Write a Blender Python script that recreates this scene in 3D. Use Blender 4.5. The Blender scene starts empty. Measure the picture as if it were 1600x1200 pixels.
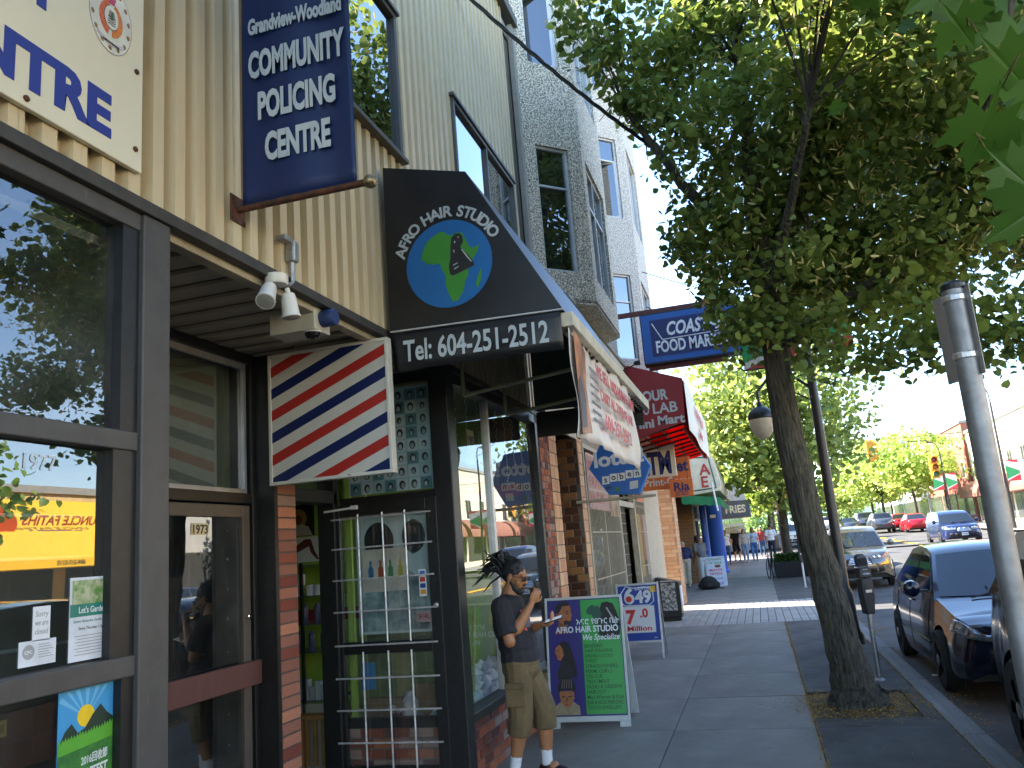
import bpy, bmesh, math, random
import numpy as np
from mathutils import Vector, Matrix

rnd = random.Random(7)
sc = bpy.context.scene
col = sc.collection
RAD = math.radians

# ------------------------------------------------------------------ camera, sky, sun, exposure
cd = bpy.data.cameras.new('camera'); cam = bpy.data.objects.new('camera', cd); col.objects.link(cam)
CAM_F, CAM_PP, CAM_VP, CAM_VV = 1270., (800., 600.), (1185., 830.), (338., -5300.)
def _cr(p): return Vector(((p[0]-CAM_PP[0])/CAM_F, -(p[1]-CAM_PP[1])/CAM_F, -1.))
_Y = _cr(CAM_VP).normalized(); _Z = _cr(CAM_VV); _Z = (_Z - _Z.dot(_Y)*_Y).normalized(); _X = _Y.cross(_Z)
cam.matrix_world = Matrix(((*_X, 0), (*_Y, 0), (*_Z, 1.68), (0, 0, 0, 1)))
cd.sensor_width = 36; cd.lens = 36*CAM_F/1600; cd.clip_start = .05; cd.clip_end = 20000
sc.camera = cam

SUN_EL, SUN_AZ = RAD(41), math.atan2(.22, -1.)        # sun stands over the left-hand roofs
sdir = Vector((math.cos(SUN_EL)*math.cos(SUN_AZ), math.cos(SUN_EL)*math.sin(SUN_AZ), math.sin(SUN_EL)))
w = bpy.data.worlds.new('World'); sc.world = w; w.use_nodes = True
wn = w.node_tree.nodes; wl = w.node_tree.links
sky = wn.new('ShaderNodeTexSky'); sky.sky_type = 'NISHITA'; sky.sun_disc = False
sky.sun_elevation = SUN_EL; sky.sun_rotation = math.atan2(sdir.x, sdir.y)
sky.air_density = 1.0; sky.dust_density = 0; sky.ozone_density = 3.0
bg = wn['Background']; bg.inputs[1].default_value = .125
# thin broken cloud low over the roofs
tc = wn.new('ShaderNodeTexCoord'); mp = wn.new('ShaderNodeMapping'); mp.inputs['Scale'].default_value = (1, 1, 3.2)
nz = wn.new('ShaderNodeTexNoise'); nz.inputs['Scale'].default_value = 3.2; nz.inputs['Detail'].default_value = 7
cr = wn.new('ShaderNodeValToRGB'); cr.color_ramp.elements[0].position = .5; cr.color_ramp.elements[1].position = .72
sx = wn.new('ShaderNodeSeparateXYZ'); mr = wn.new('ShaderNodeMapRange')
mr.inputs[1].default_value = .5; mr.inputs[2].default_value = .06; mr.inputs[3].default_value = 0; mr.inputs[4].default_value = .3
mu = wn.new('ShaderNodeMath'); mu.operation = 'MULTIPLY'
mx = wn.new('ShaderNodeMix'); mx.data_type = 'RGBA'; mx.inputs['B'].default_value = (7.5, 7.6, 7.8, 1)
wl.new(tc.outputs['Generated'], mp.inputs[0]); wl.new(mp.outputs[0], nz.inputs['Vector']); wl.new(nz.outputs['Fac'], cr.inputs[0])
wl.new(tc.outputs['Generated'], sx.inputs[0]); wl.new(sx.outputs['Z'], mr.inputs[0])
wl.new(cr.outputs[0], mu.inputs[0]); wl.new(mr.outputs[0], mu.inputs[1]); wl.new(mu.outputs[0], mx.inputs['Factor'])
wl.new(sky.outputs[0], mx.inputs['A']); wl.new(mx.outputs['Result'], bg.inputs[0])
sl = bpy.data.lights.new('sun', 'SUN'); sl.energy = 5.0; sl.angle = RAD(.5); sl.color = (1, .93, .82)
so = bpy.data.objects.new('sun', sl); col.objects.link(so); so.location = sdir*60
so.rotation_euler = sdir.to_track_quat('Z', 'Y').to_euler()
vs = sc.view_settings; vs.view_transform = 'Standard'; vs.look = 'None'; vs.gamma = 1; vs.exposure = 2.68
sc.cycles.max_bounces = 7; sc.cycles.diffuse_bounces = 3; sc.cycles.glossy_bounces = 4; sc.cycles.transmission_bounces = 4
sc.cycles.transparent_max_bounces = 12; sc.cycles.caustics_reflective = False; sc.cycles.caustics_refractive = False
sc.cycles.sample_clamp_indirect = 6; sc.cycles.use_denoising = True

# ------------------------------------------------------------------ materials
def C(h):
    h = h.lstrip('#'); r = [int(h[i:i+2], 16)/255 for i in (0, 2, 4)]
    return tuple(c/12.92 if c <= .04045 else ((c+.055)/1.055)**2.4 for c in r)
def L(c): return C(c) if isinstance(c, str) else ((c,)*3 if isinstance(c, (int, float)) else tuple(c))
MATS = {}
def mat(name, c=.5, rough=.6, metal=0, var=.12, scale=6, bump=0, bscale=60, coat=0, spec=.5, c2=None, ramp=(.35, .65), stretch=None, trans=0, detail=4, emit=None, perobj=0):
    """procedural Principled material; the colour varies by noise in object space"""
    if name in MATS: return MATS[name]
    m = bpy.data.materials.new(name); m.use_nodes = True; MATS[name] = m
    n = m.node_tree.nodes; l = m.node_tree.links; b = n['Principled BSDF']; out = n['Material Output']
    c = L(c); b.inputs['Roughness'].default_value = rough; b.inputs['Metallic'].default_value = metal
    b.inputs['Specular IOR Level'].default_value = spec; b.inputs['Coat Weight'].default_value = coat; b.inputs['Coat Roughness'].default_value = .04
    tc = n.new('ShaderNodeTexCoord'); src = tc.outputs['Object']
    if stretch:
        mp = n.new('ShaderNodeMapping'); mp.inputs['Scale'].default_value = stretch; l.new(src, mp.inputs[0]); src = mp.outputs[0]
    nz = n.new('ShaderNodeTexNoise'); nz.inputs['Scale'].default_value = scale; nz.inputs['Detail'].default_value = detail; nz.inputs['Roughness'].default_value = .62
    l.new(src, nz.inputs['Vector'])
    cr = n.new('ShaderNodeValToRGB'); e = cr.color_ramp.elements; e[0].position, e[1].position = ramp
    if c2 is None: e[0].color = (*[x*(1-var) for x in c], 1); e[1].color = (*[min(1, x*(1+var)) for x in c], 1)
    else: e[0].color = (*c, 1); e[1].color = (*L(c2), 1)
    l.new(nz.outputs['Fac'], cr.inputs[0]); cc = cr.outputs[0]
    if perobj:
        oi = n.new('ShaderNodeObjectInfo'); hs = n.new('ShaderNodeHueSaturation'); m1 = n.new('ShaderNodeMapRange'); m2 = n.new('ShaderNodeMapRange')
        m1.inputs[3].default_value, m1.inputs[4].default_value = 1-perobj, 1+perobj; m2.inputs[3].default_value, m2.inputs[4].default_value = .5-perobj*.03, .5+perobj*.03
        l.new(oi.outputs['Random'], m1.inputs[0]); l.new(oi.outputs['Random'], m2.inputs[0]); l.new(m1.outputs[0], hs.inputs['Value']); l.new(m2.outputs[0], hs.inputs['Hue']); l.new(cc, hs.inputs['Color']); cc = hs.outputs[0]
    l.new(cc, b.inputs['Base Color'])
    if emit: b.inputs['Emission Color'].default_value = (*L(emit[0]), 1); b.inputs['Emission Strength'].default_value = emit[1]
    if bump:
        bz = n.new('ShaderNodeTexNoise'); bz.inputs['Scale'].default_value = bscale; bz.inputs['Detail'].default_value = 3; l.new(src, bz.inputs['Vector'])
        bp = n.new('ShaderNodeBump'); bp.inputs['Strength'].default_value = bump; bp.inputs['Distance'].default_value = .01; l.new(bz.outputs['Fac'], bp.inputs['Height']); l.new(bp.outputs[0], b.inputs['Normal'])
    if trans:
        tr = n.new('ShaderNodeBsdfTranslucent'); mx = n.new('ShaderNodeMixShader'); mx.inputs[0].default_value = trans
        l.new(cc, tr.inputs[0]); l.new(b.outputs[0], mx.inputs[1]); l.new(tr.outputs[0], mx.inputs[2]); l.new(mx.outputs[0], out.inputs[0])
    m['c'] = cc.node.name
    return m
def mnodes(m): return m.node_tree.nodes, m.node_tree.links, m.node_tree.nodes['Principled BSDF']
def overlay(m, colr, scale, stretch, lo, hi, dirn=None):
    """mix a second noise pattern (rust, streaks, dirt with a shape of its own) over a material's colour"""
    n, l, b = mnodes(m); old = b.inputs['Base Color'].links[0].from_socket
    tc = n.new('ShaderNodeTexCoord'); mp = n.new('ShaderNodeMapping'); mp.inputs['Scale'].default_value = stretch; l.new(tc.outputs['Object'], mp.inputs[0])
    nz = n.new('ShaderNodeTexNoise'); nz.inputs['Scale'].default_value = scale; nz.inputs['Detail'].default_value = 6; nz.inputs['Roughness'].default_value = .7; l.new(mp.outputs[0], nz.inputs['Vector'])
    cr = n.new('ShaderNodeValToRGB'); cr.color_ramp.elements[0].position = lo; cr.color_ramp.elements[1].position = hi; l.new(nz.outputs['Fac'], cr.inputs[0])
    mx = n.new('ShaderNodeMix'); mx.data_type = 'RGBA'; mx.inputs['B'].default_value = (*L(colr), 1)
    l.new(cr.outputs[0], mx.inputs['Factor']); l.new(old, mx.inputs['A']); l.new(mx.outputs['Result'], b.inputs['Base Color'])
    return m
def glass(name, tint=(.9, .95, .93), ior=1.75, rough=0, dirt=.03, mul=1.0):
    if name in MATS: return MATS[name]
    m = bpy.data.materials.new(name); m.use_nodes = True; MATS[name] = m
    n = m.node_tree.nodes; l = m.node_tree.links; out = n['Material Output']; n.remove(n['Principled BSDF'])
    fr = n.new('ShaderNodeFresnel'); fr.inputs[0].default_value = ior
    t = n.new('ShaderNodeBsdfTransparent'); t.inputs[0].default_value = (*tint, 1)
    g = n.new('ShaderNodeBsdfGlossy'); g.inputs['Roughness'].default_value = rough
    mm = n.new('ShaderNodeMath'); mm.operation = 'MULTIPLY'; mm.inputs[1].default_value = mul; mm.use_clamp = True; l.new(fr.outputs[0], mm.inputs[0])
    ge = n.new('ShaderNodeNewGeometry'); inv = n.new('ShaderNodeMath'); inv.operation = 'SUBTRACT'; inv.inputs[0].default_value = 1; l.new(ge.outputs['Backfacing'], inv.inputs[1]); m3 = n.new('ShaderNodeMath'); m3.operation = 'MULTIPLY'; l.new(mm.outputs[0], m3.inputs[0]); l.new(inv.outputs[0], m3.inputs[1]); mm = m3
    mx = n.new('ShaderNodeMixShader'); l.new(mm.outputs[0], mx.inputs[0]); l.new(t.outputs[0], mx.inputs[1]); l.new(g.outputs[0], mx.inputs[2])
    d = n.new('ShaderNodeBsdfDiffuse'); d.inputs[0].default_value = (.5, .5, .47, 1)
    tc = n.new('ShaderNodeTexCoord'); nz = n.new('ShaderNodeTexNoise'); nz.inputs['Scale'].default_value = 2.5; nz.inputs['Detail'].default_value = 8; l.new(tc.outputs['Object'], nz.inputs['Vector'])
    bz = n.new('ShaderNodeTexNoise'); bz.inputs['Scale'].default_value = 1.3; bz.inputs['Detail'].default_value = 1; l.new(tc.outputs['Object'], bz.inputs['Vector'])
    bp = n.new('ShaderNodeBump'); bp.inputs['Strength'].default_value = .05; bp.inputs['Distance'].default_value = .02; l.new(bz.outputs['Fac'], bp.inputs['Height']); l.new(bp.outputs[0], g.inputs['Normal'])
    mr = n.new('ShaderNodeMapRange'); mr.inputs[1].default_value = .45; mr.inputs[2].default_value = .8; mr.inputs[3].default_value = dirt*.25; mr.inputs[4].default_value = dirt*2.5; l.new(nz.outputs['Fac'], mr.inputs[0])
    m2 = n.new('ShaderNodeMixShader'); l.new(mr.outputs[0], m2.inputs[0]); l.new(mx.outputs[0], m2.inputs[1]); l.new(d.outputs[0], m2.inputs[2]); l.new(m2.outputs[0], out.inputs[0])
    return m
def flat(name, c, rough=.55, **k): return mat(name, c, rough, var=k.pop('var', .05), **k)

# ------------------------------------------------------------------ mesh building
def fix_normals(me):
    bm = bmesh.new(); bm.from_mesh(me); bmesh.ops.recalc_face_normals(bm, faces=bm.faces); bm.to_mesh(me); bm.free()
class MB:
    def __init__(s, M=None): s.v = []; s.f = []; s.M = M
    def add(s, vs, fs):
        o = len(s.v)
        s.v += [tuple(s.M @ Vector(v)) for v in vs] if s.M else [tuple(v) for v in vs]
        s.f += [tuple(o+i for i in f) for f in fs]; return s
    def poly(s, pts): return s.add(pts, [tuple(range(len(pts)))])
    def box(s, x0, x1, y0, y1, z0, z1):
        return s.add([(x0, y0, z0), (x1, y0, z0), (x1, y1, z0), (x0, y1, z0), (x0, y0, z1), (x1, y0, z1), (x1, y1, z1), (x0, y1, z1)],
                     [(0, 3, 2, 1), (4, 5, 6, 7), (0, 1, 5, 4), (1, 2, 6, 5), (2, 3, 7, 6), (3, 0, 4, 7)])
    def cbox(s, c, d): return s.box(c[0]-d[0]/2, c[0]+d[0]/2, c[1]-d[1]/2, c[1]+d[1]/2, c[2]-d[2]/2, c[2]+d[2]/2)
    def prism(s, pts, vec):
        n = len(pts); v = Vector(vec); P = [Vector(p) for p in pts]
        return s.add(P+[p+v for p in P], [tuple(range(n-1, -1, -1)), tuple(range(n, 2*n))]+[(i, (i+1) % n, n+(i+1) % n, n+i) for i in range(n)])
    def tube(s, pts, r, n=8, caps=True):
        P = [Vector(p) for p in pts]; rr = r if isinstance(r, (list, tuple)) else [r]*len(P)
        vs = []; fs = []; up = Vector((0, 0, 1)); prev = None
        for i, p in enumerate(P):
            d = (P[min(i+1, len(P)-1)]-P[max(i-1, 0)]).normalized()
            if prev is None: a = d.cross(up if abs(d.z) < .95 else Vector((1, 0, 0))).normalized()
            else: a = (prev-d*prev.dot(d)).normalized()
            prev = a; b = d.cross(a)
            for k in range(n): t = 2*math.pi*k/n; vs.append(p+(a*math.cos(t)+b*math.sin(t))*rr[i])
        for i in range(len(P)-1):
            for k in range(n): fs.append((i*n+k, i*n+(k+1) % n, (i+1)*n+(k+1) % n, (i+1)*n+k))
        if caps: fs += [tuple(range(n-1, -1, -1)), tuple((len(P)-1)*n+k for k in range(n))]
        return s.add(vs, fs)
    def lathe(s, prof, c=(0, 0, 0), n=20, axis='z'):
        vs = []; fs = []
        for r, h in prof:
            for k in range(n):
                t = 2*math.pi*k/n; a, b = r*math.cos(t), r*math.sin(t)
                vs.append((c[0]+a, c[1]+b, c[2]+h) if axis == 'z' else ((c[0]+h, c[1]+a, c[2]+b) if axis == 'x' else (c[0]+a, c[1]+h, c[2]+b)))
        m = len(prof)
        for i in range(m-1):
            for k in range(n): fs.append((i*n+k, i*n+(k+1) % n, (i+1)*n+(k+1) % n, (i+1)*n+k))
        fs += [tuple(range(n-1, -1, -1)), tuple((m-1)*n+k for k in range(n))]
        return s.add(vs, fs)
    def grid(s, f, nu, nv):
        vs = [f(i/nu, j/nv) for i in range(nu+1) for j in range(nv+1)]
        return s.add(vs, [(i*(nv+1)+j, (i+1)*(nv+1)+j, (i+1)*(nv+1)+j+1, i*(nv+1)+j+1) for i in range(nu) for j in range(nv)])
    def mesh(s, name, m, smooth=False, fix=True):
        me = bpy.data.meshes.new(name); me.from_pydata(s.v, [], s.f); 
        if fix: fix_normals(me)
        me.materials.append(m)
        if smooth: me.polygons.foreach_set('use_smooth', [True]*len(me.polygons))
        me.update(); return me
    def build(s, name, m, parent=None, loc=None, smooth=False, bevel=0, fix=True, sharp=35, seg=2):
        o0 = wloc(parent) if parent else Vector(loc or (0, 0, 0))
        if parent is not None and parent.get('_local'): o0 = Vector((0, 0, 0))
        if o0.length: s.v = [(a-o0.x, b-o0.y, c-o0.z) for a, b, c in s.v]
        me = s.mesh(name, m, smooth, fix); o = bpy.data.objects.new(name, me); col.objects.link(o)
        if parent: o.parent = parent; 
        else: o.location = o0
        if parent is not None and parent.get('_local'): o['_local'] = 1
        if smooth and sharp: me.set_sharp_from_angle(angle=RAD(sharp))
        if bevel:
            bv = o.modifiers.new('bevel', 'BEVEL'); bv.width = bevel; bv.segments = seg; bv.limit_method = 'ANGLE'; bv.angle_limit = RAD(40)
        return o
def wloc(o):
    v = Vector(o.location)
    while o.parent: o = o.parent; v += Vector(o.location)
    return v
def tag(o, label=None, cat=None, group=None, kind=None):
    for k, v in (('label', label), ('category', cat), ('group', group), ('kind', kind)):
        if v: o[k] = v
    return o
def thing(name, label, cat, loc=(0, 0, 0), rz=0, group=None, local=False):
    o = bpy.data.objects.new(name, None); col.objects.link(o); o.location = loc; o.rotation_euler = (0, 0, rz); o.empty_display_size = .2
    if local or rz: o['_local'] = 1
    return tag(o, label, cat, group)
def struct(o): o['kind'] = 'structure'; return o
def copy_tree(o, parent=None):
    c = o.copy(); col.objects.link(c); c.parent = parent
    for ch in list(o.children): copy_tree(ch, c)
    return c
def piece(name, me, parent, loc, scale=(1, 1, 1), rot=(0, 0, 0)):
    o = bpy.data.objects.new(name, me); col.objects.link(o); o.parent = parent; o.location = Vector(loc)-(wloc(parent) if not parent.get('_local') else Vector((0, 0, 0))); o.scale = scale; o.rotation_euler = rot
    return o
def bevbox(name, m, b=.06):
    """unit box with softened edges, shared by alike pieces"""
    bm = bmesh.new(); bmesh.ops.create_cube(bm, size=1); bmesh.ops.bevel(bm, geom=bm.edges[:], offset=b, segments=1, affect='EDGES')
    me = bpy.data.meshes.new(name); bm.to_mesh(me); bm.free(); me.materials.append(m); return me

# scratch scene for evaluating text and modifiers
tmp = bpy.data.scenes.new('scratch')
def evaluated(data, mods=()):
    ob = bpy.data.objects.new('scratch', data); tmp.collection.objects.link(ob)
    for kind, kw in mods:
        md = ob.modifiers.new(kind, kind)
        for k, v in kw.items(): setattr(md, k, v)
    vl = tmp.view_layers[0]; vl.update(); dg = vl.depsgraph
    me = bpy.data.meshes.new_from_object(ob.evaluated_get(dg), preserve_all_data_layers=False, depsgraph=dg)
    bpy.data.objects.remove(ob); return me
FRONT = lambda x, y, z: Matrix(((0, 0, 1, x), (1, 0, 0, y), (0, 1, 0, z), (0, 0, 0, 1)))     # writing that faces the street
SIDE = lambda x, y, z: Matrix(((1, 0, 0, x), (0, 0, -1, y), (0, 1, 0, z), (0, 0, 0, 1)))     # writing that faces the camera end of the street
def text(s, size, m, M, parent, name='lettering', bold=.0, shear=0, sx=1, align='CENTER', fit=None, spacing=1, thick=.0012, local=False):
    cu = bpy.data.curves.new('t', 'FONT'); cu.body = s; cu.size = size; cu.offset = bold*size; cu.shear = shear; cu.align_x = align; cu.align_y = 'BOTTOM_BASELINE'
    cu.space_character = spacing; cu.resolution_u = 3; cu.extrude = thick; cu.fill_mode = 'BOTH'
    me = evaluated(cu); bpy.data.curves.remove(cu)
    n = len(me.vertices)
    if n == 0: return None
    co = np.empty(n*3, 'f'); me.vertices.foreach_get('co', co); co = co.reshape(-1, 3)
    wdt = co[:, 0].max()-co[:, 0].min()
    if fit: sx = fit/wdt
    co[:, 0] *= sx
    A = np.array(M, 'f'); co = co @ A[:3, :3].T + A[:3, 3]
    if not local: co -= np.array(wloc(parent), 'f')
    me.vertices.foreach_set('co', co.ravel()); me.materials.clear(); me.materials.append(m); me.update()
    o = bpy.data.objects.new(name, me); me.name = name; col.objects.link(o); o.parent = parent
    return o
def shape(pts, M, m, parent, name, d=.0015, local=False):
    """flat printed shape: 2-D outline raised by d on the face given by M"""
    b = MB(M); b.prism([(p[0], p[1], 0) for p in pts], (0, 0, d))
    if local or (parent is not None and parent.get('_local')):
        me = b.mesh(name, m); o = bpy.data.objects.new(name, me); col.objects.link(o); o.parent = parent; o['_local'] = 1; return o
    return b.build(name, m, parent)
def circ(cx, cy, rx, ry=None, n=36, a0=0, a1=2*math.pi): 
    ry = ry or rx; return [(cx+rx*math.cos(a0+(a1-a0)*i/n), cy+ry*math.sin(a0+(a1-a0)*i/n)) for i in range(n)]
def gz(y): return .018*max(0, min(y, 95)-32)       # the street climbs a little beyond the near block

# common materials
BLACK = mat('black paint', .012, .42, var=.3, scale=20)
FRAME = mat('bronze painted frame', C('#4a4744'), .5, var=.12, scale=9, bump=.04); overlay(FRAME, C('#6a655f'), 14, (1, 1, .3), .62, .8)
WHITE = mat('white paint', .78, .5, var=.06, scale=8)
OFFW = mat('aged white enamel', C('#e6dfcb'), .4, var=.05, scale=4); overlay(OFFW, C('#b9a98a'), 6, (1, 1, 1), .62, .85)
STEEL = mat('galvanised steel', .42, .42, .85, var=.18, scale=30)
ALU = mat('aluminium trim', .55, .38, .8, var=.1, scale=12)
RUSTY = mat('rusty iron', C('#3a2a22'), .75, .3, var=.4, scale=25, c2=C('#6b4026'))
CHROME = mat('chrome', .7, .12, 1, var=.03)
GLASS = glass('shop glass', (.975, .985, .98), mul=1.35); GLASSD = glass('dark shop glass', (.72, .76, .74), 1.9, dirt=.03, mul=1.7)
RUBBER = mat('rubber', .015, .75, var=.2, scale=30)
PAPER = mat('paper', .75, .7, var=.04)
INK = mat('black ink', .015, .6, var=.1)
# ------------------------------------------------------------------ ground, road, pavement
ASPH = mat('asphalt', (.062, .058, .053), .85, var=.35, scale=1.2, bump=.5, bscale=140); overlay(ASPH, .1, 220, (1, 1, 1), .55, .72)
CONC = mat('pavement concrete', (.255, .218, .178), .85, var=.2, scale=1.6, bump=.25, bscale=160, perobj=.1); overlay(CONC, (.1, .1, .1), 2.2, (1, 1, 1), .55, .85)
overlay(CONC, (.075, .075, .072), 26, (1, 1, 1), .66, .72)
AGG = mat('exposed aggregate', (.105, .093, .08), .9, var=.3, scale=2, bump=.9, bscale=210, perobj=.05); overlay(AGG, (.22, .21, .2), 160, (1, 1, 1), .55, .66)
KERB = mat('kerb concrete', (.19, .18, .165), .85, var=.2, scale=3, bump=.3, bscale=120, perobj=.06)
PAVER = mat('clay pavers', C('#a59d92'), .85, var=.12, scale=5, bump=.2, bscale=90, perobj=.1)
JOINT = mat('joint sand', (.09, .085, .075), .95, var=.3, scale=30)
SOIL = mat('tree pit soil', C('#5d4a2e'), .95, var=.4, scale=14, bump=.8, bscale=70)
def ystrip(x0, x1, y0, y1, dz, step=6):
    m = MB(); ys = []; y = y0
    while y < y1-.01: ys.append(y); y += step if y < 110 else step*20
    ys.append(y1)
    m.add([(x, yy, gz(yy)+dz) for yy in ys for x in (x0, x1)], [(2*i, 2*i+1, 2*i+3, 2*i+2) for i in range(len(ys)-1)]); return m
GRND = mat('far ground', C('#6d6a5c'), .95, var=.2, scale=.05)
struct(ystrip(-900, 900, -80, 6000, -.19).build('ground', GRND))
road = struct(ystrip(1.5, 15.5, -60, 400, -.13).build('road', ASPH))
struct(MB().box(-90, 90, 50, 58, 0, .01).build('cross_street', ASPH, loc=(0, 0, 0))).location.z = gz(54)-.135
LINE = mat('road marking', .6, .7, var=.2, scale=20); YLINE = mat('yellow road marking', C('#d9a520'), .7, var=.2, scale=20)
mk = MB()
for k in range(20): mk.box(4.2, 4.32, 2+k*6, 4.5+k*6, gz(2+k*6)-.128, gz(3+k*6)-.122)
mk.build('lane_line', LINE, road)
mk = MB()
for k in range(24): mk.box(8.35, 8.45, k*4-4, k*4-.02, gz(k*4-2)-.128, gz(k*4-1)-.12); mk.box(8.6, 8.7, k*4-4, k*4-.02, gz(k*4-2)-.128, gz(k*4-1)-.12)
mk.build('centre_line', YLINE, road)
side = struct(ystrip(-3.4, 1.3, -30, 49.5, -.03).build('sidewalk', JOINT))
ystrip(-3.4, 1.48, 58.5, 300, -.004).build('far_sidewalk', CONC)['kind'] = 'structure'
ystrip(15.5, 19.5, -40, 49.5, 0).build('opposite_sidewalk', mat('sunny concrete', (.3, .29, .27), .85, var=.15, scale=2))['kind'] = 'structure'  # paler, greyer concrete than the near pavement
ystrip(15.5, 19.5, 58.5, 300, 0).build('opposite_sidewalk', MATS['sunny concrete'])['kind'] = 'structure'
slab = bevbox('slab', CONC, .004); agg = bevbox('slab', AGG, .003); kst = bevbox('kerb', KERB, .02); pav = bevbox('paver', PAVER, .03)
def lay(me, name, par, x0, x1, y0, y1, th=.06, j=.008, dz=0):
    yc = (y0+y1)/2; o = piece(name, me, par, ((x0+x1)/2, yc, gz(yc)-th/2+dz), (x1-x0-j, y1-y0-j, th)); o.rotation_euler.x = math.atan(.018) if yc > 32 else 0; return o
for i in range(-2, 36):
    y0 = 6.35+1.46*(i-1); y1 = y0+1.46
    if 16.2 < y1 and y0 < 21.4:
        if y0 < 16.5 < y1: y1 = 16.5
        elif y0 < 21.5 < y1: y0 = 21.5
        else: continue
    if y1-y0 < .1 or y1 > 49.6: continue
    for a, b in ((-3.4, -2.15), (-2.15, -.95), (-.95, .25)): lay(slab, 'paving_slab', side, a, b, y0, y1, dz=rnd.uniform(-.002, .002))
    if y0 < 8.15 < y1 or (8.1 < y0 < 9.3) or y0 < 9.35 < y1: continue
    lay(agg, 'aggregate_slab', side, .25, 1.3, y0, y1)
lay(agg, 'aggregate_slab', side, .25, 1.3, 7.81, 8.13); lay(agg, 'aggregate_slab', side, .25, 1.3, 9.42, 10.73)
lay(agg, 'aggregate_slab', side, 1.16, 1.3, 8.13, 9.42)
ys = 16.5
for r in range(10):
    for k in range(25):
        lay(pav, 'paver', side, -2.42+k*.149, -2.42+(k+1)*.149, ys+r*.5+(k % 2)*0, ys+(r+1)*.5, j=.012)
for k in range(-8, 20): lay(kst, 'kerb_stone', side, 1.3, 1.5, k*2.5, k*2.5+2.5, th=.2, j=.01)
pit = MB().grid(lambda u, v: (.25+.92*u, 8.13+1.29*v, -.025+.03*math.exp(-((u-.45)**2+(v-.5)**2)*9)+.006*math.sin(u*37+v*23)), 20, 24).build('tree_pit', SOIL, loc=(.7, 8.8, 0), smooth=True, sharp=0)
struct(pit)
# fallen lime blossom: gathers in joints, gutters and round the tree
BLOS = mat('dry blossom', C('#b98e3e'), .9, var=.35, scale=60)
m = MB(); rr = random.Random(3)
def flake(x, y, z, s):
    a = rr.uniform(0, 6.28); c, d = math.cos(a)*s, math.sin(a)*s; e = rr.uniform(.25, .6)
    m.add([(x-c, y-d, z+.002), (x+d*e, y-c*e, z+.002+rr.uniform(0, s*.7)), (x+c, y+d, z+.003), (x-d*e, y+c*e, z+.002+rr.uniform(0, s*.5))], [(0, 1, 2, 3)])
for _ in range(2600):
    y = rr.uniform(5, 16.4); flake(rr.gauss(.25, .016), y, 0, rr.uniform(.004, .011))
for _ in range(2600):
    a = rr.uniform(0, 6.28); r = abs(rr.gauss(.5, .22)); x, y = .72+r*.85*math.cos(a), 8.8+r*math.sin(a)
    if x < 1.28: flake(x, y, .005, rr.uniform(.006, .016))
for _ in range(1500):
    y = rr.uniform(5, 22); flake(1.3+rr.gauss(0, .012), y, 0, rr.uniform(.005, .013))
for _ in range(4200):
    y = rr.uniform(5, 24); k = math.sin(y*2.1)+math.sin(y*5.3+1)+math.sin(y*.9)
    if k > rr.uniform(-.6, 1.6): flake(1.52+abs(rr.gauss(0, .12+.06*k)), y, -.13, rr.uniform(.006, .018))
for _ in range(260): flake(rr.uniform(-2.1, 1.25), rr.uniform(4, 16), 0, rr.uniform(.004, .012))
tag(m.build('fallen_blossom', BLOS, fix=False), 'yellow fallen lime blossom drifted along the joints, kerb and tree pit', 'leaf litter', kind='stuff')
# fine cracks in the road
m = MB()
for k in range(5):
    x, y = rr.uniform(1.9, 3.4), 6+k*2.6
    for q in range(14):
        x2, y2 = x+rr.gauss(.015, .05), y+rr.uniform(.1, .25); m.add([(x-.006, y, -.1275), (x+.006, y, -.1275), (x2+.006, y2, -.1275), (x2-.006, y2, -.1275)], [(0, 1, 2, 3)]); x, y = x2, y2
m.build('crack', mat('tar', .02, .6), road)

# ------------------------------------------------------------------ building helpers
def window(parent, M, w, h, mull=(), trans=(), fr=.05, dep=.07, fm=None, gm=None, inner=None, name='window', back=None, open_cell=None):
    """frame in local x (right) y (up) z (out); one frame mesh, a pane for every light"""
    fm = fm or FRAME; gm = gm or GLASSD
    b = MB(M); b.box(0, w, 0, fr, -dep, .01); b.box(0, w, h-fr, h, -dep, .01); b.box(0, fr, fr, h-fr, -dep, .01); b.box(w-fr, w, fr, h-fr, -dep, .01)
    xs = [fr]+sorted(mull)+[w-fr]; t = fr*.45
    for x in mull: b.box(x-t, x+t, fr, h-fr, -dep, .006)
    for (z, xa, xb) in [(z if isinstance(z, tuple) else (z, fr, w-fr)) for z in trans]: b.box(xa, xb, z-t, z+t, -dep, .004)
    f = b.build(name, fm, parent, bevel=.004, seg=1)
    zs = sorted([fr]+[z for z in trans if not isinstance(z, tuple)]+[h-fr])
    for i in range(len(xs)-1):
        for j in range(len(zs)-1):
            if open_cell == (i, j): continue
            MB(M).box(xs[i], xs[i+1], zs[j], zs[j+1], -.032, -.026).build('pane', gm, f)
    if back: MB(M).box(fr, w-fr, fr, h-fr, -back[0]-.01, -back[0]).build(back[2] if len(back) > 2 else 'blind', back[1], f)
    return f
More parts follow.
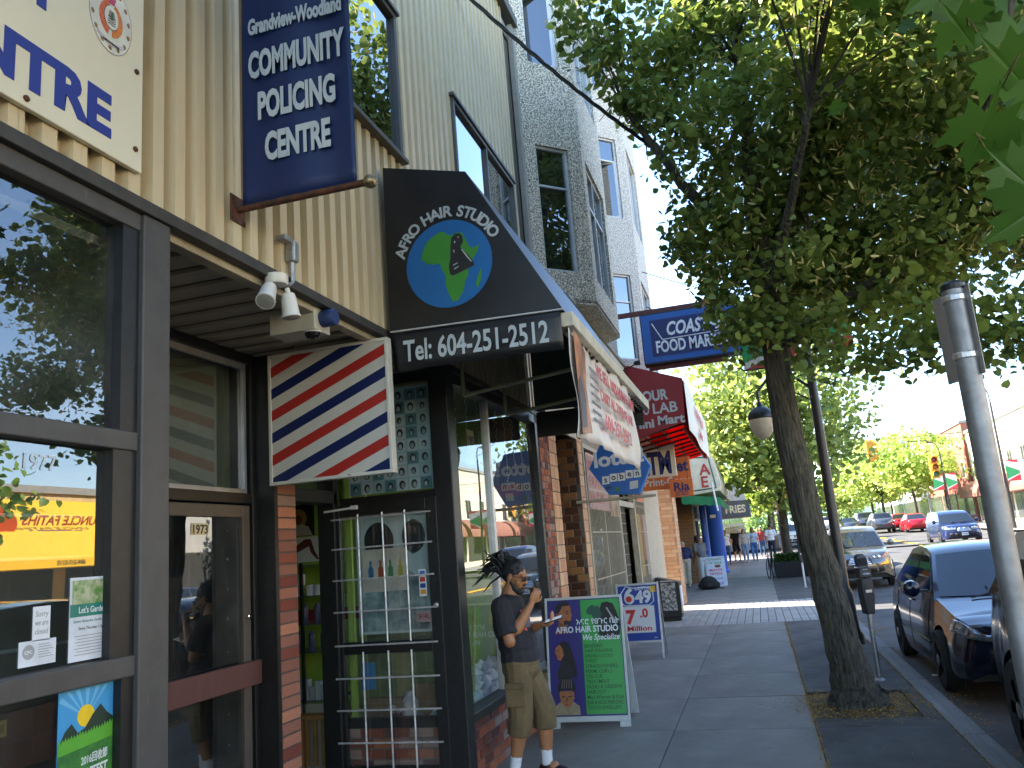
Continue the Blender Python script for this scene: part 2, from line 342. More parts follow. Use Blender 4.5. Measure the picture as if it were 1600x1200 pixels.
def bricks(parent, M, w, h, bw, bh, j, mats, dep=.02, mortar=None, seed=1, name='brick', stack=False, wob=.0015):
    """mortar bed plus separate bricks, all within w x h on the face given by M"""
    rr = random.Random(seed); bed = MB(M).box(0, w, 0, h, -.06, -dep*.45).build('mortar', mortar or MORTAR, parent)
    mes = [bevbox('brick', q, .05) for q in mats]; T = Matrix.Translation(-wloc(parent)); n = 0; r = 0; z = 0
    while z < h-.01:
        zh = min(bh, h-z); x = 0 if (stack or r % 2 == 0) else -bw/2
        while x < w-.01:
            a, b = max(x, 0), min(x+bw, w)
            if b-a > .02:
                o = bpy.data.objects.new(name, rr.choice(mes)); col.objects.link(o); o.parent = bed
                o.matrix_basis = T @ M @ Matrix.Translation(((a+b)/2, z+zh/2, -.03+rr.uniform(-wob, wob))) @ Matrix.Diagonal((b-a-j, zh-j, .06, 1)); n += 1
            x += bw
        z += bh; r += 1
    return bed
MORTAR = mat('mortar', C('#6f675e'), .95, var=.2, scale=40)
BR = [mat('red brick', C('#8c4a36'), .85, var=.25, scale=18, bump=.4, bscale=80, perobj=.2), mat('orange brick', C('#a8603f'), .85, var=.2, scale=18, bump=.4, bscale=80, perobj=.15),
      mat('brown brick', C('#6d3f33'), .85, var=.25, scale=22, bump=.4, bscale=80, perobj=.15), mat('pale washed brick', C('#a89a8e'), .85, var=.3, scale=14, bump=.4, c2=C('#8d5a48'))]
ORB = [mat('terracotta brick', C('#b0745a'), .85, var=.4, scale=16, bump=.3, bscale=70, perobj=.14), mat('terracotta brick dark', C('#95614e'), .85, var=.45, scale=20, bump=.3, bscale=70, perobj=.14)]
ORB = [ORB[0]]*4+[ORB[1]]*3+[BR[3]]+[BR[0]]*2
LBR = [mat('buff brick', C('#c9976f'), .8, var=.15, scale=10, bump=.3, perobj=.1), mat('buff brick light', C('#d3a982'), .8, var=.15, scale=10, bump=.3, perobj=.1)]
TILE = [mat('brown glazed tile', C('#9a6a42'), .35, var=.25, scale=9, perobj=.25), mat('dark glazed tile', C('#5b3826'), .35, var=.3, scale=9, perobj=.25)]
SIDING = mat('cream corrugated metal', C('#cdbb97'), .5, var=.05, scale=3, stretch=(1, 1, .25)); overlay(SIDING, C('#9c8f70'), 5, (1, 3, .16), .56, .8); overlay(SIDING, C('#7a4a22'), 9, (1, 2.2, .5), .735, .8)
SOFF = mat('soffit boards', C('#a59a86'), .7, var=.16, scale=3, stretch=(.5, 6, 6), perobj=.06)
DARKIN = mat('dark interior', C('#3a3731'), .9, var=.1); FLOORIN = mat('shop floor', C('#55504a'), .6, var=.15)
F = -2.25

# ------------------------------------------------------------------ corrugated building: policing centre and hair studio under one upper storey
B1 = thing('corrugated_building', 'two-storey building clad in cream corrugated metal above glazed shopfronts', 'building', (F-3, 3, 0))
def siding(y0, y1, z0, z1, x=F):
    p = .14; prof = [(0, 0), (.066, 0), (.078, -.052), (.128, -.052), (.14, 0)]
    pts = []; k = math.floor(y0/p)
    while k*p < y1:
        for a, d in prof[:-1]:
            y = k*p+a
            if y0 < y < y1: pts.append((y, d))
        k += 1
    pts = [(y0, pts[0][1])]+pts+[(y1, pts[-1][1])]
    m = MB(); n = len(pts); m.add([(x+d, y, z0) for y, d in pts]+[(x+d, y, z1) for y, d in pts]+[(x+d-.004, y, z0) for y, d in pts]+[(x+d-.004, y, z1) for y, d in pts], [(i, i+1, n+i+1, n+i) for i in range(n-1)]+[(2*n+i+1, 2*n+i, 3*n+i, 3*n+i+1) for i in range(n-1)]+[(i+1, i, 2*n+i, 2*n+i+1) for i in range(n-1)])
    return m.build('siding_sheet', SIDING, B1, fix=False)
W1, W2, WZ0, WZ1 = (3.95, 5.35), (6.63, 8.68), 4.68, 5.93
cuts = [-2.9+.98*k for k in range(13)]
def run(z0, z1, holes):
    for a in range(12):
        segs = [(cuts[a]+.002, min(cuts[a+1], 9.22))]
        for h0, h1 in holes:
            segs = [q for s in segs for q in ((s[0], min(s[1], h0)), (max(s[0], h1), s[1])) if q[1]-q[0] > .02]
        for s in segs: siding(s[0], s[1], z0, z1)
run(3.22, WZ0, []); run(WZ0, WZ1, [W1, W2]); run(WZ1, 8.42, [])
# structure behind the sheets
m = MB(); m.box(-12, F-.035, -3, 9.22, 8.2, 8.3); m.box(-12, -11.8, -3, 9.22, 0, 8.2); m.box(-12, F-.04, -3.2, -3, 0, 8.3); m.box(-12, F-.05, 9.22, 9.3, 3.2, 8.3); m.box(-12, -2.75, 9.22, 9.3, 0, 3.2)
m.box(-11.8, F-.06, -3, 9.22, 3.3, 3.4); m.box(-5, -4.9, -3, 9.22, 3.4, 8.2)
m.box(F-.16, F-.062, -3, 9.22, 3.24, WZ0); m.box(F-.16, F-.062, -3, 9.22, WZ1, 8.2); m.box(F-.16, F-.062, -3, W1[0], WZ0, WZ1); m.box(F-.16, F-.062, W1[1], W2[0], WZ0, WZ1); m.box(F-.16, F-.062, W2[1], 9.22, WZ0, WZ1)
m.build('wall', mat('inner wall', C('#7b7468'), .9), B1)
TRIMC = mat('grey flashing', C('#8f8c84'), .5, var=.1, scale=5); BRZ = mat('bronze window frame', C('#57534c'), .45, .3, var=.1)
MB().box(F-.03, F+.035, 9.22, 9.34, 3.2, 8.5).build('corner_trim', TRIMC, B1, bevel=.004)
MB().box(F-.05, F+.09, -3, 9.34, 8.42, 8.55).build('roof_flashing', BRZ, B1, bevel=.01)
for (a, b), mu in ((W1, []), (W2, [1.02])):
    window(B1, FRONT(F+.02, a, WZ0), b-a, WZ1-WZ0, mu, fr=.045, dep=.1, fm=BRZ, gm=glass('upstairs glass', (.45, .5, .5), 2.6, dirt=.01, mul=2.4))
    MB().box(F-.02, F+.06, a-.03, b+.03, WZ0-.035, WZ0).build('sill', BRZ, B1, bevel=.004)
    MB().box(F-.02, F+.05, a-.03, b+.03, WZ1, WZ1+.035).build('head_flashing', BRZ, B1, bevel=.004)
MB().box(F-.05, F+.012, -3, 9.22, 3.165, 3.222).build('drip_flashing', mat('dark flashing', C('#3b3833'), .6, var=.2, scale=10), B1, bevel=.004)
MB().box(F-.12, F-.052, 2.6, 4.95, 3.13, 3.22).build('edge_board', mat('edge board', C('#a5997f'), .6, var=.15), B1, bevel=.004)
# recessed porch: boards overhead
sb = bevbox('soffit_board', SOFF, .02)
for k in range(17):
    y = 2.66+k*.2; x1 = F-.125 if y < 4.9 else F-.06
    if y+.2 > 5.98: break
    piece('soffit_board', sb, B1, ((-3.3+x1)/2, y+.1, 3.185), (x1+3.3, .2, .02), (RAD(7), 0, 0)); 
XR = -3.25
# policing centre glazing
st = MB()
for y in (-2.9, -.6, .55): st.box(F-.13, F-.01, y, y+.1, 0, 3.165)
st.box(F-.14, F-.005, 2.62, 2.78, 0, 3.165)
for z0, z1 in ((0, .2), (1.34, 1.415), (2.175, 2.25), (3.09, 3.165)): st.box(F-.12, F-.02, -2.8, 2.62, z0, z1)
stf = st.build('shopfront_frame', FRAME, B1, bevel=.006)
MB().box(F-.11, F-.03, 2.5, 2.62, 1.415, 2.175).build('inner_stile', BLACK, stf); MB().box(F-.11, F-.03, 2.53, 2.62, 2.25, 3.09).build('inner_stile', BLACK, stf); MB().box(F-.11, F-.03, 2.56, 2.62, .2, 1.34).build('inner_stile', BLACK, stf)
for ya, yb in ((-2.8, -.6), (-.5, .55), (.65, 2.62)):
    for z0, z1 in ((.2, 1.34), (1.415, 2.175), (2.25, 3.09)): MB().box(F-.075, F-.068, ya, yb, z0, z1).build('pane', GLASSD, stf)
gr = MB()
for k in range(24): gr.box(-2.42, -2.412, .3+k*.13-1.5, .311+k*.13-1.5, .25, 2.12)
for k in range(12): gr.box(-2.411, -2.403, -1.3, 2.55, .3+k*.148, .311+k*.148)
gr.build('security_grille', mat('grille white', .6, .5), B1)
m = MB(); m.box(-7.5, -7.4, -3, 2.7, 0, 3.3); m.box(-7.5, F-.15, -3, -2.9, 0, 3.3); m.box(-7.5, F-.15, 2.64, 2.7, 0, 3.3); m.build('room_wall', mat('office wall', C('#8a8478'), .9), B1)
m = MB(); m.box(-7.4, F-.15, -2.9, 2.64, 3.02, 3.06); m.build('room_ceiling', mat('office ceiling', C('#9a958a'), .9), B1)
for k in range(9): MB().box(-7.4, F-.2, -2.6+k*.6, -2.57+k*.6, 3.0, 3.02).build('ceiling_bar', DARKIN, B1)
MB().box(-7.4, F-.15, -2.9, 2.64, .05, .1).build('room_floor', FLOORIN, B1)
MB().box(-2.36, -2.33, 1.2, 2.33, 1.13, 1.31).build('push_board', mat('red brown board', C('#5d3a33'), .6, var=.1, scale=4, stretch=(1, 6, 1)), B1, bevel=.004)
# porch back wall: door 1973 with glazed light above
dw = MB(); dw.box(XR-.1, XR, 2.7, 3.85, 0, 3.17); dw.build('porch_wall', mat('porch panel', C('#6b645a'), .7), B1)
MB().box(-3.35, F-.145, 2.68, 2.78, 0, 3.17).build('porch_side_wall', mat('porch panel', C('#6b645a'), .7), B1)
BRW = mat('brown door frame', C('#5a5148'), .5, var=.12)
fr = MB(); fr.box(XR-.1, XR+.01, 3.85, 3.93, 0, 3.17); fr.box(XR-.1, XR+.01, 4.82, 4.9, 0, 3.17); fr.box(XR-.1, XR+.005, 3.93, 4.82, 2.13, 2.2); fr.box(XR-.1, XR+.005, 3.93, 4.82, 3.1, 3.17)
pf = fr.build('door_frame', BLACK, B1, bevel=.005)
MB().box(XR-.05, XR-.045, 3.93, 4.82, 2.2, 3.1).build('pane', GLASSD, pf)
al = MB(); al.box(XR-.045, XR-.02, 3.93, 4.8, 3.06, 3.1); al.box(XR-.045, XR-.02, 4.775, 4.8, 2.23, 3.06); al.box(XR-.045, XR-.02, 3.93, 4.8, 2.2, 2.23); al.build('glazing_bead', ALU, pf)
for k in range(10): MB(Matrix.Translation((XR-.16, 3.98+k*.085, 2.2)) @ Matrix.Rotation(RAD(62), 4, 'Z')).box(-.042, .042, -.001, .001, 0, .9).build('blind_slat', mat('blind slat', C('#8c8a72'), .7), pf)
d = MB(); d.box(XR-.06, XR-.01, 3.94, 4.02, .05, 2.12); d.box(XR-.06, XR-.01, 4.73, 4.81, .05, 2.12); d.box(XR-.06, XR-.01, 4.02, 4.73, 2.04, 2.12); d.box(XR-.06, XR-.01, 4.02, 4.73, .05, .3)
door = d.build('door', BRW, B1, bevel=.004)
MB().box(XR-.04, XR-.034, 4.02, 4.73, .3, 2.04).build('pane', GLASSD, door)
MB().box(XR-.005, XR+.035, 3.92, 4.86, .97, 1.12).build('push_board', mat('red brown board', C('#5d3a33')), door, bevel=.006)
MB().lathe([(.018, 0), (.018, .02), (.012, .024)], (XR-.01, 4.77, 1.4), 12, 'x').build('lock_cylinder', CHROME, door)
pl = MB().box(XR-.033, XR-.03, 4.24, 4.4, 1.93, 2.0).build('number_plate', mat('number card', C('#d9c9a0'), .6), door)
text('1973', .075, INK, FRONT(XR-.0295, 4.32, 1.938), B1, bold=.02, fit=.14).parent = B1
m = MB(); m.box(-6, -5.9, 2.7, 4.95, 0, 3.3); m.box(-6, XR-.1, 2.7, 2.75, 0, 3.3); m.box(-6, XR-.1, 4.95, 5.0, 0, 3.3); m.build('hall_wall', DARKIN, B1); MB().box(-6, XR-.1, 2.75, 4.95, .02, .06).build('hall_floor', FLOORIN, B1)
# brick pier between the doors
bricks(B1, FRONT(-3.1, 4.9, 0), .24, 3.16, .235, .078, .011, ORB, mortar=mat('dark mortar', C('#5b534c'), .95), seed=4, stack=True)
MB().box(-3.6, -3.155, 4.91, 5.14, 0, 3.16).build('pier_core', mat('dark mortar'), B1)
bk = MB(); bk.box(-3.24, -3.1, 4.86, 4.9, 0, 3.16); bk.build('pier_edge', BLACK, B1)

# hair studio front: door opening, side window, corner post, display window
AF = [BLACK, mat('lime green wall', C('#a3c24a'), .7, var=.06), mat('shop red band', C('#a02a22'), .6)]
m = MB(); m.box(-3.35, -3.2, 5.14, 5.92, 2.16, 2.26); m.box(-3.35, -3.2, 5.86, 5.94, 0, 3.17); m.box(-3.35, -3.2, 5.14, 5.17, 0, 3.17); m.box(-3.35, -3.2, 5.17, 5.86, 3.1, 3.17)
ent = m.build('entrance_frame', BLACK, B1, bevel=.006)
MB().box(-3.3, -3.294, 5.17, 5.86, 2.26, 3.1).build('pane', GLASS, ent)
m = MB(); m.box(-2.36, -2.2, 5.9, 6.06, 0, 3.22); m.build('corner_post', BLACK, B1, bevel=.008)
rf = MB().box(-3.2, -2.36, 5.96, 6.04, .45, .52).build('side_window_rail', BLACK, B1, bevel=.005)
for z0, z1 in ((3.08, 3.17), (2.14, 2.2)): MB().box(-3.2, -2.36, 5.96, 6.04, z0, z1).build('side_window_rail', BLACK, B1, bevel=.005)
MB().box(-3.2, -2.36, 5.998, 6.004, .52, 3.08).build('pane', GLASS, rf)
bricks(B1, SIDE(-3.2, 5.97, 0), .84, .45, .2, .075, .011, BR, seed=8)
WB = .45
m = MB(); m.box(F-.12, F+.03, 6.06, 8.86, WB-.01, WB+.06); m.build('sill', BLACK, B1, bevel=.008)
bricks(B1, FRONT(F+.005, 6.06, 0), 2.8, WB-.012, .2, .0735, .011, BR, seed=5)
m = MB(); m.box(F-.1, F, 6.06, 8.86, 3.07, 3.22); m.box(F-.1, F, 8.79, 8.88, WB+.05, 3.22); wf = m.build('display_frame', BLACK, B1, bevel=.006)
m = MB(); m.box(F-.09, F-.02, 7.1, 7.16, WB+.06, 3.07); m.box(F-.09, F-.02, 6.062, 6.1, WB+.06, 3.07); m.build('mullion', ALU, wf, bevel=.004)
for a, b in ((6.1, 7.1), (7.16, 8.79)): MB().box(F-.06, F-.053, a, b, WB+.06, 3.07).build('pane', GLASS, wf)
bricks(B1, FRONT(F+.01, 8.88, 0), .42, 3.2, .14, .078, .012, BR, seed=6)
bricks(B1, FRONT(F+.02, 9.30, 0), .38, 3.2, .19, .155, .012, LBR, seed=7, name='block')
MB().box(F-.5, F-.055, 8.89, 9.66, 0, 3.2).build('pier_core', mat('dark mortar'), B1)
# studio interior
m = MB(); m.box(-7, -6.9, 5, 9.2, 0, 3.3); m.box(-7, -3.7, 8.88, 8.95, 0, 3.3); m.box(-3.7, F-.6, 8.88, 8.95, 0, 3.3); m.box(-7, -3.62, 5.0, 5.06, 0, 3.3); m.build('studio_wall', AF[1], B1)
MB().box(-7, -3.22, 5.06, 8.9, .02, .08).build('studio_floor', mat('studio floor', C('#8a857a'), .5), B1); MB().box(-3.21, F-.12, 6.1, 8.8, .35, .44).build('display_shelf', mat('display board', C('#7d7668'), .7), B1)
MB().box(-7, F-.12, 5.06, 8.9, 3.2, 3.24).build('studio_ceiling', mat('office ceiling'), B1)
MB().box(-7, -2.5, 8.86, 8.879, 2.28, 2.42).build('red_band', AF[2], B1); MB().box(-6.899, -6.88, 5.1, 8.86, 2.28, 2.42).build('red_band', AF[2], B1)
MB().box(-6.5, -3.3, 6.6, 6.66, .08, 3.2).build('partition', AF[1], B1); MB().box(-6.5, -3.3, 6.585, 6.6, 1.22, 1.32).build('red_band', AF[2], B1)

# the sign board above the policing centre
SB = thing('sign_board', 'cream sign board with blue CENTRE lettering and round crest above the window', 'sign', (F+.03, 1, 3.31))
sbm = mat('sign cream enamel', C('#ded7bd'), .4, var=.03, scale=2); overlay(sbm, C('#b8a888'), 3, (1, 1, .3), .66, .9); BLUE = mat('sign blue', C('#1f2f8a'), .45, var=.05)
MB().box(F+.005, F+.03, -2.6, 2.56, 3.31, 4.9).build('panel', sbm, SB, bevel=.004)
text('CENTRE', .24, BLUE, FRONT(F+.031, 2.385, 3.39), SB, bold=.045, align='RIGHT', fit=.93)
text('COMMUNITY', .24, BLUE, FRONT(F+.031, 2.12, 3.735), SB, bold=.035, align='RIGHT', fit=1.5)
for y, z in ((2.52, 3.75), (2.52, 3.4), (2.0, 3.34), (1.3, 3.34), (2.52, 4.2), (2.52, 4.7)): MB().lathe([(.012, 0), (.012, .006), (.006, .01)], (F+.03, y, z), 10, 'x').build('screw', RUSTY, SB)
cy, cz = 2.375, 3.905; x0 = F+.0305
em = shape(circ(cy, cz, .112, .155, 48), FRONT(x0, 0, 0), mat('crest white', C('#d9d8cc'), .5), SB, 'crest', .001)
ring = MB(FRONT(x0, 0, 0)); o = circ(cy, cz, .113, .156, 64); i_ = circ(cy, cz, .1115, .154, 64); ring.add([(a, b, .002) for a, b in o+i_], [(k, (k+1) % 64, 64+(k+1) % 64, 64+k) for k in range(64)]); ring.build('crest_ring', INK, em)
leafm = mat('crest leaf brown', C('#8a6538'), .6); lf = [(0, -1), (.12, -.35), (.7, -.5), (.5, -.1), (1, .2), (.55, .3), (.6, .7), (.2, .45), (0, 1), (-.2, .45), (-.6, .7), (-.55, .3), (-1, .2), (-.5, -.1), (-.7, -.5), (-.12, -.35)]
for k in range(14):
    t = 2*math.pi*k/14+.2; a, b = cy+.096*math.cos(t), cz+.133*math.sin(t); c_, s_ = math.cos(t-math.pi/2), math.sin(t-math.pi/2)
    shape([(a+.0105*(p*c_-q*s_), b+.0125*(p*s_+q*c_)) for p, q in lf], FRONT(x0+.001, 0, 0), leafm, em, 'crest_leaf')
for a0, a1, cc in ((.56, 1.46, '#c9622f'), (-.46, .44, '#cf7a2c')):
    P = circ(cy, cz-.005, .062, .078, 20, a0*math.pi, a1*math.pi)+circ(cy, cz-.005, .036, .05, 20, a0*math.pi, a1*math.pi)[::-1]
    shape(P, FRONT(x0+.001, 0, 0), mat('crest orange '+cc, C(cc), .5, var=.25, scale=90), em, 'crest_wreath')
shape(circ(cy, cz, .039, .053), FRONT(x0+.0026, 0, 0), INK, em, 'crest_rim', .0006); shape(circ(cy, cz, .037, .051), FRONT(x0+.0034, 0, 0), mat('crest white'), em, 'crest_disc', .0008)
shape([(cy-.018, cz+.004), (cy+.018, cz+.004), (cy+.012, cz+.03), (cy-.012, cz+.03)], FRONT(x0+.0044, 0, 0), mat('crest grey', C('#8d8178'), .5), em, 'crest_field', .0006)
shape([(cy-.005, cz-.01), (cy+.008, cz-.006), (cy+.006, cz+.026), (cy-.002, cz+.028)], FRONT(x0+.0052, 0, 0), mat('crest green', C('#3d6b40'), .5), em, 'crest_tree', .0006)
for q in range(4): shape([(cy-.02, cz-.034+q*.01), (cy-.007, cz-.03+q*.01), (cy+.007, cz-.034+q*.01), (cy+.02, cz-.03+q*.01), (cy+.02, cz-.026+q*.01), (cy+.007, cz-.03+q*.01), (cy-.007, cz-.026+q*.01), (cy-.02, cz-.03+q*.01)], FRONT(x0+.0046, 0, 0), INK, em, 'crest_wave', .0006)
shape([(cy-.014, cz+.062), (cy+.014, cz+.062), (cy+.024, cz+.098), (cy+.01, cz+.088), (cy, cz+.11), (cy-.01, cz+.088), (cy-.024, cz+.098)], FRONT(x0+.002, 0, 0), mat('crest crown', C('#b3446a'), .5), em, 'crest_crown')
P = [(cy-.07+.14*k/12, cz-.088-.02*math.sin(math.pi*k/12)) for k in range(13)]; shape(P+[(a, b-.016) for a, b in P[::-1]], FRONT(x0+.0022, 0, 0), mat('crest ribbon', C('#b9b6bd'), .5), em, 'crest_ribbon')
text('VANCOUVER POLICE', .011, INK, FRONT(x0+.005, cy, cz-.118), SB, fit=.085)

# papers on the glass
PG = F-.066
def paper(name, label, y0, y1, z0, z1, m, cat='poster', group=None):
    o = MB().box(PG, PG+.0015, y0, y1, z0, z1).build(name, m, loc=(PG, (y0+y1)/2, z0)); return tag(o, label, cat, group)
g = paper('poster', "white Let's Garden poster with green photo band on the shop glass", 2.35, 2.555, 1.425, 1.71, mat('poster white', C('#d5d9dd'), .5))
shape([(2.36, 1.6), (2.545, 1.6), (2.545, 1.7), (2.36, 1.7)], FRONT(PG+.0018, 0, 0), mat('garden photo', C('#5a8a3a'), .5, c2=C('#b7b894'), scale=22, ramp=(.4, .6)), g, 'photo', .0004)
shape([(2.352, 1.575), (2.553, 1.575), (2.553, 1.618), (2.352, 1.618)], FRONT(PG+.0026, 0, 0), mat('teal print', C('#1f7d6c'), .5), g, 'band', .0004)
text("Let's Garden!", .03, PAPER, FRONT(PG+.0034, 2.455, 1.587), g, bold=.01, fit=.13, thick=.0003)
text('Queen Alexandra Garden Project', .014, mat('teal print'), FRONT(PG+.0018, 2.453, 1.555), g, fit=.17, thick=.0003)
text('Every Thursday 1-3pm', .014, INK, FRONT(PG+.0018, 2.453, 1.53), g, fit=.12, thick=.0003)
for k in range(7): MB().box(PG+.0018, PG+.0022, 2.375+.01*(k % 2), 2.53-.015*(k % 3), 1.445+k*.0105, 1.4475+k*.0105).build('text_line', mat('grey ink', .3), g)
shape([(2.525, 1.445), (2.54, 1.445), (2.54, 1.458), (2.5325, 1.466), (2.525, 1.458)], FRONT(PG+.0018, 0, 0), INK, g, 'house_symbol', .0004)
g = paper('notice', 'handwritten Sorry we are closed note taped inside the glass', 2.2, 2.27, 1.515, 1.625, PAPER, 'notice')
for k, s in enumerate(('Sorry', 'we are', 'closed')): text(s, .026, mat('grey ink'), FRONT(PG+.0018, 2.235, 1.592-k*.028), g, shear=.15, fit=.052, thick=.0003)
g = paper('notice', 'small certificate with round grey seal under the closed note', 2.15, 2.297, 1.438, 1.518, mat('poster white'), 'notice')
shape(circ(2.187, 1.483, .023), FRONT(PG+.0018, 0, 0), mat('seal grey', .35), g, 'seal', .0004); text('CPC', .016, PAPER, FRONT(PG+.0024, 2.187, 1.477), g, bold=.02, thick=.0003)
for k in range(6): MB().box(PG+.0018, PG+.0022, 2.225, 2.285-.008*(k % 3), 1.462+k*.008, 1.4642+k*.008).build('text_line', mat('grey ink'), g)
text('1977', .075, mat('etched number', C('#c9d3da'), .5), FRONT(F-.066, 2.2, 2.08), B1, bold=.01, thick=.0003)
z1 = 1.335; g = paper('poster', 'bright RECYCLEFEST poster with yellow sun over green hills at the lower glass', 2.315, 2.56, .93, z1, mat('poster sky blue', C('#3f9ad0'), .5, var=.04))
M_ = lambda d: FRONT(PG+.0016+d, 0, 0)
for k in range(9):
    t = RAD(12+k*19); shape([(2.437, 1.235), (2.437+.14*math.cos(t-.07), min(1.33, 1.235+.13*math.sin(t-.07))), (2.437+.14*math.cos(t+.07), min(1.33, 1.235+.13*math.sin(t+.07)))], M_(0), mat('poster pale ray', C('#6db6df'), .5), g, 'ray', .0003) if .2 < t < 2.7 and abs(.14*math.cos(t)) < .12 else None
shape(circ(2.435, 1.24, .038, .036), M_(.0006), mat('poster yellow', C('#f2c91f'), .5), g, 'sun_disc', .0003)
shape([(2.317, 1.16), (2.345, 1.205), (2.372, 1.225), (2.4, 1.19), (2.43, 1.2), (2.465, 1.24), (2.5, 1.268), (2.53, 1.235), (2.558, 1.215), (2.558, 1.1), (2.317, 1.1)], M_(.001), mat('poster dark hill', C('#1d3527'), .5), g, 'hill', .0003)
P = [(2.317, 1.1)]; rr = random.Random(2)
for k in range(40): P.append((2.317+.241*k/39, 1.165+.025*k/39+(.014 if k % 2 else 0)+rr.uniform(0, .006)))
shape(P+[(2.558, 1.1)], M_(.0014), mat('poster green', C('#5fae33'), .5), g, 'tree_line', .0003)
shape([(2.317, .935), (2.558, .935), (2.558, 1.15), (2.317, 1.13)], M_(.0018), mat('poster deep green', C('#1f5a2b'), .5, c2=C('#4f9a33'), scale=14, ramp=(.3, .8)), g, 'hillside', .0003)
text('2016回收節', .035, PAPER, M_(.0026) @ Matrix.Translation((2.475, 1.085, 0)) @ Matrix.Rotation(.05, 4, 'Z'), g, bold=.012, shear=.1, fit=.12, thick=.0003)
text('RECYCLEFEST', .045, PAPER, M_(.0026) @ Matrix.Translation((2.435, 1.035, 0)) @ Matrix.Rotation(.06, 4, 'Z'), g, bold=.03, shear=.2, fit=.2, thick=.0003)
text('2016', .02, PAPER, M_(.0026) @ Matrix.Translation((2.5, 1.012, 0)), g, bold=.02, shear=.2, thick=.0003)
text('GET INVOLVED', .017, mat('poster green'), M_(.0026) @ Matrix.Translation((2.43, .985, 0)), g, bold=.01, thick=.0003)
g = tag(MB().box(-2.3299, -2.3275, 2.02, 2.13, 1.24, 1.29).build('pull_plate', mat('brass plate', C('#c7a869'), .45, .2), loc=(-2.33, 2.08, 1.24)), 'small beige Pull plate on the red brown door board', 'plate')
text('Pull', .036, INK, FRONT(-2.327, 2.095, 1.253), g, thick=.0003)
from mathutils import noise as mnoise
# ------------------------------------------------------------------ things hung on the corrugated building
def clip(poly, x0, x1, z0, z1):
    for ax, lim, sg in ((0, x0, 1), (0, x1, -1), (1, z0, 1), (1, z1, -1)):
        out = []
        for i, p in enumerate(poly):
            q = poly[(i+1) % len(poly)]; a, b = sg*(p[ax]-lim), sg*(q[ax]-lim)
            if a >= 0: out.append(p)
            if (a < 0) != (b < 0): t = a/(a-b); out.append((p[0]+t*(q[0]-p[0]), p[1]+t*(q[1]-p[1])))
        poly = out
        if len(poly) < 3: return []
    return poly
# blue pole banner
BN = thing('pole_banner', 'navy COMMUNITY POLICING CENTRE banner on rusty iron poles', 'banner', (F, 3.25, 3.4))
NAVY = mat('navy vinyl', C('#0d2655'), .42, var=.08, scale=1.5, stretch=(3, 1, .4)); SILV = mat('silver lettering', C('#b9c3c6'), .4, var=.06)
MB().grid(lambda u, v: (-2.215+.625*u, 3.25+.008*math.sin(u*9+v*2)-.012*math.exp(-((u-1)*7)**2), 3.435+1.75*v), 24, 20).build('cloth', NAVY, BN, smooth=True, fix=False).modifiers.new('solid', 'SOLIDIFY').thickness = .003
for z in (3.43, 5.2):
    MB().tube([(F-.02, 3.25, z), (-1.55, 3.25, z)], .017, 12).build('pole', RUSTY, BN, smooth=True); MB().lathe([(.004, -.034), (.024, -.025), (.033, -.008), (.033, .008), (.024, .025), (.004, .034)], (-1.525, 3.25, z), 16, 'x').build('ball_end', mat('dull brass', C('#8a7a5c'), .35, .8), BN, smooth=True)
    MB().box(F+.001, F+.008, 3.19, 3.31, z-.07, z+.07).build('bracket_plate', RUSTY, BN, bevel=.002)
    for dy in (-.045, .045):
        for dz in (-.055, .055): MB().lathe([(.008, 0), (.008, .006)], (F+.008, 3.25+dy, z+dz), 8, 'x').build('bolt', RUSTY, BN)
for s, z, h, wd in (('CENTRE', 3.655, .19, .36), ('POLICING', 3.885, .19, .43), ('COMMUNITY', 4.12, .19, .54), ('Grandview-Woodland', 4.365, .115, .53)):
    text(s, h*1.05, SILV, SIDE(-1.895, 3.232, z), BN, bold=.042, fit=wd)

# hair studio awning
AW = thing('awning', 'black AFRO HAIR STUDIO awning with blue globe over the studio window', 'awning', (-2.2, 4.9, 2.9))
VIN = mat('black vinyl', (.012, .0125, .014), .38, var=.25, scale=3, bump=.03, bscale=9); VIN2 = mat('awning underside', C('#4d4f48'), .7, var=.15)
pr = [(-2.21, 3.19), (-2.2, 4.4), (-1.59, 4.24), (-1.0, 3.155)]
def panel(P, name, m, n=(0, 0, 0)): return MB().prism(P, n).build(name, m, AW)
panel([(x, 4.9, z) for x, z in pr], 'side_panel', VIN, (0, .006, 0)); panel([(x, 8.7, z) for x, z in pr], 'far_side_panel', VIN2, (0, -.006, 0))
panel([(-2.2, 4.907, 4.4), (-1.59, 4.907, 4.24), (-1.59, 8.693, 4.24), (-2.2, 8.693, 4.4)], 'top_panel', VIN, (0, 0, -.006))
panel([(-1.59, 4.907, 4.24), (-1.0, 4.907, 3.155), (-1.0, 8.693, 3.155), (-1.59, 8.693, 4.24)], 'front_panel', VIN, (-.006, 0, -.003))
MB().grid(lambda u, v: (-2.2+1.18*u+.02*v*(1-u), 4.893+.012*math.sin(u*11+v*3)*v, 3.175-.04*u*0-(.262+.012*u)*v), 30, 4).build('valance', VIN, AW, smooth=True, fix=False).modifiers.new('s', 'SOLIDIFY').thickness = .003
MB().grid(lambda u, v: (-2.2+1.18*u, 8.71, 3.17-.28*v), 4, 2).build('valance', VIN, AW, fix=False)
MB().tube([(-2.2, 4.888, 3.19), (-1.0, 4.888, 3.16)], .006, 6).build('piping', mat('grey piping', .55), AW)
TUBE = mat('pale green frame paint', C('#a4a886'), .5, var=.12, scale=12)
for y in (6.3, 7.5):
    MB().tube([(-2.2, y, 2.98), (-1.03, y, 3.1)], .017, 8).build('frame_tube', TUBE, AW); MB().tube([(-2.2, y, 2.98), (-2.2, y, 3.5), (-1.6, y, 4.2)], .017, 8).build('frame_tube', TUBE, AW)
